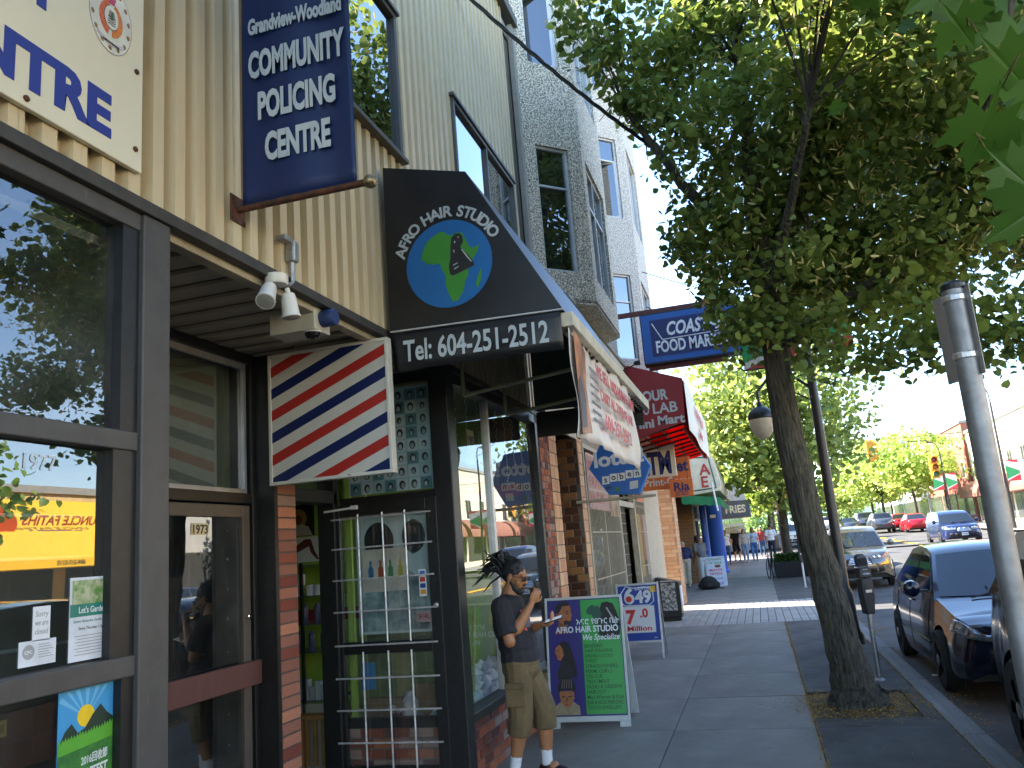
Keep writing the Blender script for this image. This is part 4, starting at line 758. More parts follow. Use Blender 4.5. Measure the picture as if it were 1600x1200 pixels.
for k in range(7): MB().box(F-.02, F-.012, 14.2+k*.1, 14.208+k*.1, .1, 2.3).build('grille_bar', mat('gate bar'), dfm)
for k in range(12): MB().box(F-.012, F-.006, 14.15, 14.85, .2+k*.18, .208+k*.18).build('grille_bar', mat('gate bar'), dfm)
MB().box(F-.05, F+.01, 17.3, 20.2, 0, 4.2).build('end_wall', CREAMP, B2); MB().box(F-.06, F+.01, 11.28, 17.3, 3.1, 4.2).build('shop_header', mat('ribbed header', C('#8a7a66'), .7, var=.3, scale=10, stretch=(1, 8, .3)), B2)
m = MB(); m.box(-5.85, -5.8, 11.3, 20, 0, 4); m.build('shop_back', mat('shop back wall', C('#7d7566'), .8), B2); MB().box(-5.8, F, 11.1, 20, .01, .05).build('shop_floor', FLOORIN, B2)
PK = mat('pink poster', C('#c99a92'), .6, var=.1, scale=6); RDI = mat('poster red ink', C('#b03a36'), .6)
g = tag(MB().box(F+.034, F+.038, 11.4, 13.0, 2.18, 2.98).build('poster', PK, loc=(F, 12.2, 2.18)), 'faded pink INTERNET PRINT FAX SCAN poster across the lotto shop window', 'poster')
for k, s in enumerate(('INTERNET', 'PRINT', 'FAX SCAN')): text(s, .2, RDI, FRONT(F+.0385, 12.0, 2.74-k*.23), g, bold=.02, fit=1.0)
g = tag(MB().box(F+.034, F+.038, 13.03, 13.9, 2.1, 2.95).build('poster', mat('food photo poster', C('#c9b48c'), .6, c2=C('#8a4a2c'), scale=5, ramp=(.45, .6)), loc=(F, 13.4, 2.1)), 'sun-bleached food photo poster beside the pink internet poster', 'poster')
for k, (a, c) in enumerate(((16.0, '#c8a23a'), (16.45, '#a94a3a'), (16.85, '#d0c8b4'))): tag(MB().box(F+.034, F+.037, a, a+.36, 1.0+.3*(k % 2), 2.2).build('poster', mat('strip poster %d' % k, C(c), .6, var=.2, scale=6), loc=(F, a, 1)), ('ochre', 'brick red', 'pale grey')[k]+' strip poster in the window beyond the barred door', 'poster')
g = tag(MB().box(F+.04, F+.045, 16.2, 17.1, 2.45, 2.85).build('poster', mat('orange sign', C('#d8763a'), .5, var=.05), loc=(F, 16.6, 2.45)), 'small orange print sign above the far shop window', 'sign'); text('Ticket', .2, mat('sign navy', C('#23306b'), .5), FRONT(F+.046, 16.6, 2.57), g, bold=.02)

# lotto hexagon
LH = thing('lotto_sign', 'blue hexagonal lotto sign on a bracket under the awnings', 'sign', (-1.62, 10.6, 2.25))
LB = mat('lotto blue', C('#1f62b5'), .35, var=.04); LBD = mat('lotto edge blue', C('#2a78c9'), .4); NV = mat('sign navy', C('#23306b'), .5); LTX = mat('lotto white', C('#d6dde3'), .4)
hx = [(-2.03, 2.66), (-1.8, 2.3), (-1.4, 2.27), (-1.22, 2.62), (-1.42, 2.98), (-1.83, 3.0)]
MB().prism([(x, 10.6, z) for x, z in hx], (0, .14, 0)).build('box', LBD, LH, bevel=.008); shape([(-1.625+(x+1.625)*.95, 2.635+(z-2.635)*.95) for x, z in hx], SIDE(0, 10.599, 0), LB, LH, 'face', .002)
text('lotto!', .26, LTX, SIDE(-1.62, 10.596, 2.68) @ Matrix.Rotation(.03, 4, 'Z'), LH, bold=.035, fit=.66)
for k, c in enumerate('soben'):
    x = -1.82+k*.105; z = 2.49+.012*(k % 2)+.012*k; shape([(x-.05, z-.055), (x+.045, z-.05), (x+.05, z+.05), (x-.045, z+.05)], SIDE(0, 10.5965, 0), PAPER, LH, 'letter_card', .001); text(c, .11, INK, SIDE(x, 10.595, z-.03), LH, bold=.02)
shape([(-1.52, 2.34), (-1.41, 2.35), (-1.4, 2.45), (-1.51, 2.44)], SIDE(0, 10.597, 0), mat('card grey', C('#c3c9cc'), .6), LH, 'blank_card', .001); shape(circ(-1.68, 2.36, .035, n=5), SIDE(0, 10.597, 0), mat('clover green', C('#4a7a3a'), .6), LH, 'clover', .001); text('str', .07, INK, SIDE(-1.79, 10.596, 2.37), LH, bold=.02)
MB().tube([(F, 10.67, 2.24), (-1.2, 10.67, 2.24)], .02, 8).build('bracket_bar', CREAMP, LH); MB().tube([(-1.62, 10.67, 2.24), (-1.62, 10.67, 2.32)], .015, 8).build('bracket_stem', CREAMP, LH)

# projecting market sign
CM = thing('market_sign', 'blue COASTAL FOOD MARKET box sign on a rusty bracket', 'sign', (-.7, 14.5, 4.75))
MB().box(-1.57, .2, 14.5, 14.75, 4.76, 5.72).build('box', mat('sign dark edge', C('#1a1d2a'), .5), CM, bevel=.012); MB().box(-1.55, .18, 14.496, 14.5, 4.8, 5.69).build('border', mat('border blue', C('#1d5aa8'), .4, var=.05), CM); MB().box(-1.4, .05, 14.49, 14.496, 4.9, 5.58).build('face', mat('face blue', C('#14235f'), .4, var=.06), CM)
text('COASTAL', .34, LTX, SIDE(-.62, 14.486, 5.27), CM, bold=.03, shear=.25, fit=1.0); text('FOOD MARKET', .3, LTX, SIDE(-.68, 14.486, 4.97), CM, bold=.03, fit=1.3)
ln = MB()
for a, b in (((-1.36, 5.52), (-1.2, 5.2)), ((-1.2, 5.2), (-.1, 5.22)), ((-.1, 5.22), (.0, 5.54))): ln.tube([(a[0], 14.488, a[1]), (b[0], 14.488, b[1])], .009, 4)
ln.build('outline', LTX, CM)
RB = mat('red oxide steel', C('#5a2f2b'), .6, var=.2, scale=10); MB().box(F, .1, 14.58, 14.66, 5.74, 5.82).build('bracket', RB, CM); MB().box(-1.5, -.1, 14.58, 14.66, 4.68, 4.75).build('bracket', RB, CM)
SLp = thing('sign_spotlight', 'little black spotlight on an arm beneath the market sign', 'light', (-1.8, 13.5, 4.4)); MB().tube([(-2.0, 13.5, 4.45), (-1.62, 13.5, 4.6)], .012, 6).build('arm', BLACK, SLp); MB().lathe([(.02, -.06), (.04, -.03), (.045, .05)], (-1.58, 13.5, 4.62), 12, 'x').build('head', BLACK, SLp)

# red awning
RA = thing('awning', 'red HOUR PHOTO LAB Mini Mart awning with open frame underneath', 'awning', (-1.6, 14, 3.4))
RV = mat('red vinyl', C('#8e2228'), .5, var=.08, scale=2); RVT = mat('lit red vinyl', C('#d8301e'), .5, var=.05, trans=.65); WBN = mat('white banner vinyl', C('#d8cdb4'), .5, c2=C('#e8e4da'), scale=3)  # translucent copy in brighter red: the backlit glow is put into its colour
def rap(P, v, nm, m): MB().prism(P, v).build(nm, m, RA)
RPF = [(-2.24, 4.86), (-.91, 4.36), (-.95, 3.6), (-2.24, 3.3)]; Y0, Y1 = 14.0, 20.1
rap([(x, Y0, z) for x, z in RPF], (0, .006, 0), 'side_panel', RV); rap([(x, Y1, z) for x, z in RPF], (0, -.006, 0), 'far_side_panel', RVT)
rap([(-2.24, Y0+.01, 4.86), (-.91, Y0+.01, 4.36), (-.91, Y1-.01, 4.36), (-2.24, Y1-.01, 4.86)], (0, 0, -.004), 'top_panel', RVT); rap([(-.91, Y0+.01, 4.36), (-.95, Y0+.01, 3.45), (-.95, Y1-.01, 3.45), (-.91, Y1-.01, 4.36)], (-.004, 0, 0), 'front_panel', RVT)
MB().grid(lambda u, v: (-.89+.02*math.sin(v*9), Y0+.02+6.05*v, 3.45+.9*u), 4, 24).build('street_banner', WBN, RA, fix=False).modifiers.new('s', 'SOLIDIFY').thickness = .003
for s, z in (('1 HOUR PHOTO LAB', 3.95), ('Mini Mart', 3.6)): text(s, .27, RED, FRONT(-.86, 17, z), RA, bold=.02)
RT = mat('dark red steel', C('#4a2622'), .6)
for k in range(9): y = Y0+.35+k*.68; MB().tube([(-2.24, y, 3.38), (-.98, y, 3.62)], .022, 6).build('frame_tube', RT, RA); MB().tube([(-2.2, y, 4.8), (-.98, y, 4.33), (-.98, y, 3.5)], .018, 6).build('frame_tube', RT, RA)
for x, z in ((-2.1, 3.42), (-1.75, 3.5), (-1.4, 3.56), (-1.0, 3.5), (-1.4, 4.5), (-1.75, 4.62)): MB().tube([(x, Y0+.05, z), (x, Y1-.05, z)], .016, 6).build('frame_tube', RT, RA)
for s, h, x, z, bd, ft in (('HOUR', .25, -1.48, 4.03, .035, .58), ('LAB', .25, -1.26, 3.8, .02, .42), ('PHOTO', .25, -1.76, 3.8, .02, .46), ('Mart', .21, -1.18, 3.6, .035, .46), ('Mini', .21, -1.66, 3.57, .035, .38), ('1', .25, -1.9, 4.03, .03, None)): text(s, h, SILV, SIDE(x, Y0-.002, z), RA, bold=bd, fit=ft)
HS = thing('hanging_sign', 'white ATM sign with dark blue letters hanging under the red awning', 'sign', (-1.8, 16.8, 2.9)); MB().box(-2.22, -1.42, 16.8, 16.86, 2.91, 3.56).build('panel', OFFW, HS, bevel=.01); text('ATM', .62, NV, SIDE(-1.86, 16.797, 2.99), HS, bold=.04, fit=.72)
for x in (-2.1, -1.5): MB().tube([(x, 16.83, 3.56), (x, 16.83, 3.7)], .008, 6).build('hanger', BLACK, HS)
HS = thing('hanging_sign', 'orange Internet Print-Copy sign behind the ATM sign', 'sign', (-1.7, 17.5, 2.7)); MB().box(-2.23, -1.19, 17.5, 17.55, 2.7, 3.35).build('panel', mat('orange sign'), HS, bevel=.01); text('Internet', .34, NV, SIDE(-1.72, 17.497, 3.05), HS, bold=.03, fit=.95); text('Print-Copy', .22, LTX, SIDE(-1.72, 17.497, 2.79), HS, bold=.02, fit=.95)
for x in (-2.1, -1.3): MB().tube([(x, 17.52, 3.35), (x, 17.52, 3.6)], .008, 6).build('hanger', BLACK, HS)
HS = thing('hanging_sign', 'small orange Ria money sign below the Print-Copy sign', 'sign', (-1.4, 17.2, 2.5)); MB().box(-1.64, -1.16, 17.2, 17.25, 2.5, 2.86).build('panel', mat('orange sign'), HS, bevel=.01); text('Ria', .24, NV, SIDE(-1.4, 17.197, 2.63), HS, bold=.03, fit=.32)
for k, s in enumerate(('SEND MONEY', 'PAY BILLS')): text(s, .05, NV, SIDE(-1.4, 17.197, 2.58-k*.05), HS, bold=.02, fit=.26)
for x in (-1.55, -1.25): MB().tube([(x, 17.22, 2.86), (x, 17.22, 3.6)], .006, 6).build('hanger', BLACK, HS)

# ------------------------------------------------------------------ buff-brick building beyond the gap
B3 = thing('brick_building', 'low buff brick building with deep recess beyond the red awning', 'building', (-5, 26, 0))
k = .25/1.0
def skew(y, x): return y+(F-x)*.25
m = MB(); z = 4.9
m.prism([(F-.7, skew(21.62, F-.7), 0), (-11, skew(21.62, -11), 0), (-11, 38, 0), (-3.25, 38, 0), (-3.25, skew(21.62, -3.25)+.3, 0)], (0, 0, z)).build('core', mat('roof wall', C('#8d8272'), .9), B3)
MB().box(-3.3, F+.12, 22.5, 38, 3.4, z).build('upper_wall', mat('cream stucco', C('#c9bfa8'), .8, var=.1, scale=2), B3)
bricks(B3, SIDE(-2.95, 21.62, 0), .92, 3.5, .3, .1, .01, LBR, seed=21, mortar=mat('buff mortar', C('#a08468'), .9)); bricks(B3, FRONT(-2.03, 21.62, 0), .9, 3.5, .3, .1, .01, LBR, seed=22, mortar=mat('buff mortar'))
MB().box(-2.95, -2.09, 21.68, 22.5, 0, 3.5).build('column_core', mat('buff mortar'), B3); MB().box(-3.2, F+.1, 21.64, 22.5, 3.5, z).build('column_head', mat('cream stucco'), B3)
bricks(B3, SIDE(-3.3, 31.0, 0), 1.05, 3.4, .3, .12, .01, [mat('brown brick shade', C('#8a6a4c'), .85, var=.2, scale=10, perobj=.1)], seed=23, mortar=mat('buff mortar'))  # recess return in its own dark brown brick
MB().box(-3.3, -2.3, 31.07, 31.5, 0, 3.4).build('recess_return', mat('buff mortar'), B3)
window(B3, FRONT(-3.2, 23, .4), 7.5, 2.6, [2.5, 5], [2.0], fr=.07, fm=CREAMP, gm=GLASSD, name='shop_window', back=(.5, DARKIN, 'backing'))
window(B3, FRONT(-2.24, 31.6, .4), 6, 2.5, [2, 4], [1.9], fr=.07, fm=CREAMP, gm=GLASSD, name='shop_window', back=(.3, mat('shop blind', C('#b5a98c'), .8), 'blind'))
MB().box(-2.4, -2.24, 31.6, 37.6, 0, .4).build('stall_riser', CREAMP, B3)
SG = thing('shop_sign', 'cream sign box with green outline and red letters beyond the red awning', 'sign', (-1.4, 27, 3)); cb = MB().prism([(-2.2, 27, 2.95), (-1.0, 27, 3.05), (-.95, 27, 3.3), (-1.15, 27, 4.25), (-2.2, 27, 4.35)], (0, 8, 0)).build('box', mat('sign box cream', C('#d8cfb8'), .5), SG, bevel=.02)
for a, b in (((-2.15, 3.1), (-1.1, 3.15)), ((-1.1, 3.15), (-1.24, 4.15)), ((-1.24, 4.15), (-2.15, 4.2))): MB().tube([(a[0], 26.99, a[1]), (b[0], 26.99, b[1])], .02, 4).build('outline', mat('sign green', C('#3f6b58'), .5), SG)
text('A', .5, RDI, SIDE(-1.4, 26.985, 3.6), SG, bold=.02); text('E', .5, RDI, SIDE(-1.45, 26.985, 3.2), SG, bold=.02)
GA = thing('awning', 'green scalloped canvas awning under the cream sign box', 'awning', (-1.5, 26.5, 2.5)); GV = mat('green canvas', C('#2f8a57'), .7, var=.12, scale=4, trans=.2)
MB().prism([(-2.2, 26.5, 3.0), (-1.0, 26.5, 2.8), (-1.0, 34, 2.8), (-2.2, 34, 3.0)], (0, 0, -.01)).build('canvas', GV, GA)
MB().grid(lambda u, v: (-2.2+1.2*u, 26.49, 2.98-.16*u-v*(.24+.05*abs(math.sin(u*16)))), 40, 3).build('valance', GV, GA, fix=False); MB().grid(lambda u, v: (-1.0, 26.5+7.5*u, 2.8-v*(.22+.06*abs(math.sin(u*90)))), 160, 3).build('valance', GV, GA, fix=False)
MB().tube([(-1.2, 26.4, 3.3), (-1.12, 26.4, 2.4)], .03, 8).build('white_pole', WHITE, GA)
BLU = mat('bright blue paint', C('#2a5cc0'), .45, var=.08, scale=3)
for x, y, r, lb in ((-2.02, 33.5, .13, 'slender'), (-1.75, 36.5, .33, 'broad')):
    P = thing('blue_pillar', lb+' bright blue pillar beyond the green awning', 'pillar', (x, y, gz(y)), group='blue pillars'); MB().lathe([(r*1.15, 0), (r*1.15, .1), (r, .14), (r, 2.9), (r*1.1, 2.95), (r*1.1, 3.05)], (x, y, gz(y)), 20).build('shaft', BLU, P, smooth=True); MB().box(x-r*1.2, x+r*1.2, y-r*1.2, y+r*1.2, gz(y)+3.05, gz(y)+3.15).build('capital', BLU, P)
o = tag(MB().box(-1.92, -1.62, 36.13, 36.15, 2.35, 2.55).build('notice', INK, loc=(-1.77, 36.14, 2.35)), 'small black and white notice on the broad blue pillar', 'notice'); MB().box(-1.89, -1.65, 36.12, 36.129, 2.38, 2.52).build('card', PAPER, o)
# corner chip shop
B4 = thing('chip_shop', 'orange corner shop with dark FRIES fascia and white canopy top', 'building', (-4, 43, gz(42))); OR = mat('orange paint', C('#d9873a'), .6, var=.06); z0 = gz(42)
MB().box(-9, -2.3, 38.2, 46.5, z0, 5.2).build('wall', OR, B4); MB().prism([(-2.3, 41.5, 3.3), (-.35, 41.5, 3.2), (-.5, 41.5, 3.9), (-2.3, 41.5, 4.3)], (0, 4.9, 0)).build('canopy', mat('canopy white', C('#cfcac0'), .6), B4); MB().box(-2.3, -.25, 41.45, 46.4, 2.45, 3.22).build('fascia', mat('fascia slate', C('#5c6066'), .5), B4); text('FRIES', .5, mat('cream letters', C('#efe3bd'), .5), SIDE(-.93, 41.44, 2.65), B4, bold=.03, fit=.95)
window(B4, SIDE(-3.4, 38.19, z0+.6), 1, 1.6, fm=WHITE, gm=GLASSD); window(B4, FRONT(-2.28, 39, z0+.5), 2, 1.8, [1], fm=WHITE, gm=GLASSD)
for y in (43, 46): MB().box(-2.28, -2.0, y-.1, y+.1, z0, 2.45).build('post', OR, B4)
for k in range(3): MB().box(-1.6, -.6, 41.6+k*1.4, 42.6+k*1.4, 2.0-.16*k, 2.12-.16*k).build('menu_board', OFFW, B4)
# ------------------------------------------------------------------ far side of the street and the distance
EAST = lambda x, y, z: Matrix(((0, 0, -1, x), (-1, 0, 0, y), (0, 1, 0, z), (0, 0, 0, 1)))     # faces back towards our pavement
def canvas_awning(parent, side, x, y0, y1, z0, z1, out, m, name='awning_canvas', round_=False):
    s = 1 if side == 'L' else -1
    if round_: P = [(x, z0)]+[(x+s*out*math.cos(t), z0+(z1-z0)*math.sin(t)) for t in [math.pi/2*k/8 for k in range(9)]]
    else: P = [(x, z1), (x+s*out, z0+.3), (x+s*out, z0), (x, z0)]
    MB().prism([(a, y0, b) for a, b in P], (0, y1-y0, 0)).build(name, m, parent)
def block(name, label, side, x0, x1, y0, y1, h, wallm, rows, shopz=3.2, win=(1.1, 1.5), shopm=None, cat='building', parapet=None, shops=2):
    """street building: wall shell, shop windows, upper windows with frames and panes"""
    z = gz((y0+y1)/2); t = thing(name, label, cat, ((x0+x1)/2, (y0+y1)/2, z))
    MB().box(x0, x1, y0, y1, z-.3, z+h).build('wall', wallm, t)
    MB().box(x0-.12, x1+.12, y0-.08, y1+.08, z+h, z+h+.25).build('cornice', parapet or TRIMC, t)
    FM = (lambda y, zz: FRONT(x1+.02, y, zz)) if side == 'L' else (lambda y, zz: EAST(x0-.02, y, zz))
    n = max(1, int((y1-y0)/3.4))
    for r in range(rows):
        for k in range(n):
            c = y0+(k+.5)*(y1-y0)/n; yy = c-win[0]/2 if side == 'L' else c+win[0]/2
            f = MB(FM(yy, z+shopz+.8+r*3)); f.box(-.06, win[0]+.06, -.06, win[1]+.06, -.05, .02); f = f.build('window', WHITE, t)
            for q in range(2): MB(FM(yy, z+shopz+.8+r*3)).box(.03+q*(win[0]/2), win[0]/2-.03+q*win[0]/2, .03, win[1]-.03, .018, .03).build('pane', mat('far pane', .05, .08, spec=.8), f)
    for k in range(shops):
        w_ = (y1-y0)/shops; a = y0+k*w_+.3; yy = a if side == 'L' else a+w_-.6
        f = MB(FM(yy, z+.4)); f.box(0, w_-.6, 0, shopz-.9, -.05, .015); f = f.build('shop_window', shopm or BRZ, t)
        nn = max(2, int((w_-.6)/1.6))
        for q in range(nn): d = (w_-.6)/nn; MB(FM(yy, z+.4)).box(q*d+.06, (q+1)*d-.06, .08, shopz-1.0, .014, .024).build('pane', mat('far shop pane', (.06, .06, .055), .1, spec=.8), f)
    return t
CRM = mat('cream stucco far', C('#d8cdb0'), .8, var=.06, scale=.8); YBR = mat('yellow brick far', C('#cfae74'), .85, var=.12, scale=3); GRS = mat('grey stucco far', C('#a9a59c'), .8, var=.08, scale=1); RDB = mat('red brick far', C('#9a5a48'), .85, var=.12, scale=3); WST = mat('white stucco far', C('#dedbd2'), .8, var=.04, scale=1)
XE = 19.5
PZ = block('pizza_shop', 'low pizza shop with a big yellow awning across the street', 'R', XE, 34, 6, 30, 5.0, YBR, 0, shops=4)
YEL = mat('yellow awning', C('#f0b81f'), .5, var=.04); canvas_awning(PZ, 'R', XE-.03, 7, 29, 2.35, 4.75, 1.5, YEL)
ORG = mat('awning orange print', C('#e0562a'), .5, var=.1)
sl_ = Matrix(((0, -.53, -.848, XE-.83), (-1, 0, 0, 0), (0, .848, -.53, 3.72), (0, 0, 0, 1)))
for yc, r in ((12.5, .85), (19.2, .95)): shape([(a, b) for a, b in circ(-yc, 0, r*2.2, r, 30)], sl_ @ Matrix.Translation((0, 0, .06)), ORG, PZ, 'printed_sun', .01)
for yc in (23.0, 9.0):
    text('UNCLE FATIHS', .5, RDI, sl_ @ Matrix.Translation((-yc, .15, .06)), PZ, bold=.03, shear=.2, fit=3.2); text('PIZZA', .7, mat('awning blue print', C('#2a3fa8'), .5), sl_ @ Matrix.Translation((-yc, -.55, .06)), PZ, bold=.04, shear=.2, fit=2.6)
    text('604-215-0110', .22, INK, EAST(XE-1.54, yc, 2.42), PZ, bold=.02)
block('stucco_block', 'low grey stucco block across the street from the market', 'R', XE, 34, 31, 46, 5.0, GRS, 0, shops=3)
CB2 = block('cream_block', 'bright cream two-storey corner block with brown awnings on the right', 'R', XE, 36, 56, 84, 8.3, CRM, 1, shops=5, win=(1.3, 1.7))
BRA = mat('brown awning', C('#8a5a48'), .6, var=.06)
for a, b in ((57, 63), (64, 67.5), (69, 76), (77, 83)): canvas_awning(CB2, 'R', XE-.03, a, b, gz(60)+2.6, gz(60)+4.1, 1.6, BRA, round_=True)
block('brick_block', 'red brick block further along the right side behind the trees', 'R', XE, 36, 85, 105, 9, RDB, 2, shops=3); block('white_block', 'white stucco block at the far right end of the street', 'R', XE, 36, 106, 150, 7, WST, 1, shops=5)
block('pale_block', 'white shop block on the left past the crossing', 'L', -16, -2.4, 58, 76, 5.2, WST, 0, shops=3); block('brick_shop', 'red brick shop on the left behind the second street tree', 'L', -16, -2.4, 77, 100, 7, RDB, 1, shops=4); block('grey_block', 'grey block far down the left side of the street', 'L', -16, -2.4, 101, 150, 6, GRS, 1, shops=6)
for k, (a, b, lb) in enumerate(((60, 66, 'white'), (68, 75, 'rust'), (80, 90, 'teal'))):
    t = thing('awning', lb+' canvas awning down the left side past the crossing', 'awning', (-1.7, a, gz(a)+2.6), group='far awnings'); canvas_awning(t, 'L', -2.38, a, b, gz(a)+2.5, gz(a)+3.6, 1.3, mat('far awning '+lb, C(('#d8d4c8', '#a8492f', '#3a8a84')[k]), .6))
# blocks behind the camera and opposite, for what the glass mirrors
block('corner_block', 'beige shop block across the street behind the viewer', 'R', XE, 34, -34, 5, 7, CRM, 1, shops=5)
# mountains
rr = random.Random(9); m = MB(); N = 60; pts = []
for i in range(N+1):
    x = -4200+9000*i/N; h = 330+260*math.exp(-((x-300)/700)**2)+90*math.sin(i*.9)+60*math.sin(i*2.3+1)+rr.uniform(-20, 20); pts.append((x, max(h, 120)))
for j, (f, yy) in enumerate(((0, 5200), (.55, 5700), (1, 6600), (.6, 7800))): m.add([(x, yy+rr.uniform(-60, 60), (h*.62*f*(1+.12*math.sin(x*.01+j)) if f else 0)) for x, h in pts], [])
m.f = [(j*(N+1)+i, j*(N+1)+i+1, (j+1)*(N+1)+i+1, (j+1)*(N+1)+i) for j in range(3) for i in range(N)]
struct(m.build('mountains', mat('forested mountain', C('#5c7270'), .95, var=.15, scale=.004), smooth=True, sharp=0))

# ------------------------------------------------------------------ poles, wires, signals, lamps
WOOD = mat('pole wood', C('#5a4a3c'), .9, var=.25, scale=4, stretch=(3, 3, .3))
def util_pole(x, y, label):
    t = thing('utility_pole', label, 'pole', (x, y, gz(y)), group='utility poles'); MB().tube([(x, y, gz(y)), (x, y, 9.6)], [.15, .1], 10).build('shaft', WOOD, t, smooth=True)
    for z in (9.2, 8.3): MB().box(x-1.1, x+1.1, y-.05, y+.05, z-.06, z+.06).build('crossarm', WOOD, t); [MB().lathe([(.03, 0), (.05, .05), (.03, .12)], (x+q, y, z+.06), 8).build('insulator', mat('porcelain', .4, .2), t) for q in (-.95, -.5, .5, .95)]
util_pole(18.6, 27, 'wooden utility pole with two crossarms across the street by the pizza shop'); util_pole(18.6, -6, 'wooden utility pole across the street behind the viewer'); util_pole(18.6, 56, 'wooden utility pole at the far right corner of the crossing'); util_pole(18.6, 92, 'wooden utility pole furthest along the right side')
WIRE = mat('wire', .02, .6)
def wire(name, label, a, b, sag, r=.012, n=14, twist=0):
    A, B = Vector(a), Vector(b); P = []
    for i in range(n+1): t = i/n; p = A.lerp(B, t); p.z -= sag*4*t*(1-t); P.append(p)
    t = tag(MB().tube(P, r, 5).build(name, WIRE, loc=a), label, 'wire'); return t
for k, q in enumerate((-.95, -.5, .5, .95)):
    for (y0, y1, wh) in ((-6, 27, 'opposite the pizza shop'), (27, 56, 'between the pizza shop pole and the crossing'), (56, 92, 'beyond the crossing')): tag(wire('overhead_wire', 'x', (18.6+q, y0, 9.3), (18.6+q, y1, 9.3), .5, .011), 'thin overhead wire strung %s along the far kerb' % wh, 'wire', 'street wires '+wh)
# twisted service cable in front of the bay windows
CBL = thing('service_cable', 'thick twisted black service cable sagging across the upper windows', 'cable', (-1.6, 6, 6))
pA, pB = Vector((-2.19, 7.0, 7.35)), Vector((-.5, 8.8, 6.0))
for s in range(3):
    P = []
    for i in range(61):
        t = i/60; p = pA.lerp(pB, t); p.z -= .16*4*t*(1-t)*.5; a = t*26+s*2.09; p += Vector((.012*math.cos(a), 0, .016*math.sin(a))); P.append(p)
    MB().tube(P, .011, 6).build('strand', WIRE, CBL, smooth=True)
wire('overhead_wire', 'thin telephone wire running to the pale bay from the tree', (F, 15.3, 7.2), (3.5, 24, 7.6), .3, .01); wire('overhead_wire', 'lower thin telephone wire leaving the pale bay', (-1.6, 16.4, 6.4), (9, 40, 6.6), .5, .012)
wire('overhead_wire', 'span wire carrying the signals over the crossing', (1.0, 46, 6.3), (16.3, 46, 6.0), .35, .015)
SY = mat('signal yellow', C('#e0961f'), .5, var=.05); LENS = [mat('signal red lens', C('#7a1f1a'), .25), mat('signal amber lens', C('#8a5a1a'), .25), mat('signal green lens', C('#2f7a52'), .25)]
def signal(x, y, z, rz, label, s=1.0):
    t = thing('traffic_signal', label, 'traffic light', (x, y, z), rz, 'traffic signals', local=True)
    MB().box(-.19*s, .19*s, -.12*s, .16*s, 0, 1.12*s).build('housing', SY, t, bevel=.02)
    for k in range(3):
        zz = (.92-.36*k)*s; MB().lathe([(.14*s, 0), (.14*s, -.015), (.05, -.03)], (0, -.12*s, zz), 16, 'y').build('lens', LENS[k], t)
        MB().grid(lambda u, v: (.165*s*math.cos(math.pi*(u*1.3-.15)), -.12*s-.22*s*v, zz+.165*s*math.sin(math.pi*(u*1.3-.15))), 10, 1).build('visor', SY, t, fix=False).modifiers.new('s', 'SOLIDIFY').thickness = .008
    MB().tube([(0, 0, 1.12*s), (0, 0, 1.5*s)], .02, 6).build('hanger', STEEL, t)
signal(6.15, 46, 4.72, RAD(80), 'yellow traffic signal seen side-on above the road', 1.0); signal(9.0, 46, 3.6, 0, 'yellow traffic signal facing us above the crossing', 1.0); signal(15.9, 55.5, 3.6, 0, 'yellow traffic signal on the far right pole', .9); signal(1.55, 46, 3.2, RAD(75), 'yellow traffic signal on the left corner pole', .95)
BG_, BWt, BRd = mat('banner green', C('#2f9a5f'), .6), mat('banner white', C('#d8dcd8'), .6), mat('banner red', C('#c93a44'), .6)
def pole_flag(t, x0, x1, y, z0, z1):
    f = MB().box(x0, x1, y-.004, y+.004, z0, z1).build('flag', BWt, t); d = z1-z0; w_ = x1-x0
    for yy, sg in ((y-.0042, 1), (y+.0042, -1)):
        MB().prism([(x0, yy, z0), (x1, yy, z0), (x1, yy, z0+d*.3), (x0+w_*.25, yy, z0+d*.08)], (0, -.002*sg, 0)).build('flag_red', BRd, f); MB().prism([(x0, yy, z0+d*.1), (x0, yy, z0+d*.75), (x1, yy, z0+d*.45), (x1, yy, z0+d*.33)], (0, -.002*sg, 0)).build('flag_green', BG_, f)
        MB().prism([(x0, yy, z1), (x1, yy, z1), (x1, yy, z1-d*.16), (x0+w_*.5, yy, z1-d*.1)], (0, -.002*sg, 0)).build('flag_red', BRd, f)
    for z in (z0, z1): MB().tube([(x0-.02, y, z), (x1+.02, y, z)], .014, 6).build('flag_rod', BLACK, t)
GPOLE = mat('dark pole paint', C('#3d3a38'), .4, .4, var=.12, scale=8)
def cobra(x, y, h, reach, label):
    t = thing('street_lamp', label, 'street lamp', (x, y, gz(y)), group='tall street lamps'); z = gz(y)
    MB().tube([(x, y, z), (x, y, z+h-1)], [.12, .07], 10).build('shaft', GPOLE, t, smooth=True); MB().tube([(x, y, z+h-1), (x-.1*reach, y, z+h-.4), (x-.4*reach, y, z+h-.05), (x-reach, y, z+h)], .045, 8).build('arm', GPOLE, t, smooth=True)
    MB().tube([(x-reach-.5, y, z+h-.04), (x-reach-.2, y, z+h), (x-reach+.1, y, z+h)], [.08, .12, .05], 10).build('lamp_head', STEEL, t, smooth=True); pole_flag(t, x-.95, x-.12, y, z+3.1, z+4.5); pole_flag(t, x+.12, x+.95, y, z+3.1, z+4.5)
cobra(16.3, 80, 7.6, 2.6, 'tall street lamp with flags in front of the green trees on the right'); cobra(16.3, 112, 7.6, 2.6, 'tall street lamp far down the right side'); cobra(16.3, 62, 9.5, 0.3, 'tall flagged pole beside the cream corner block')
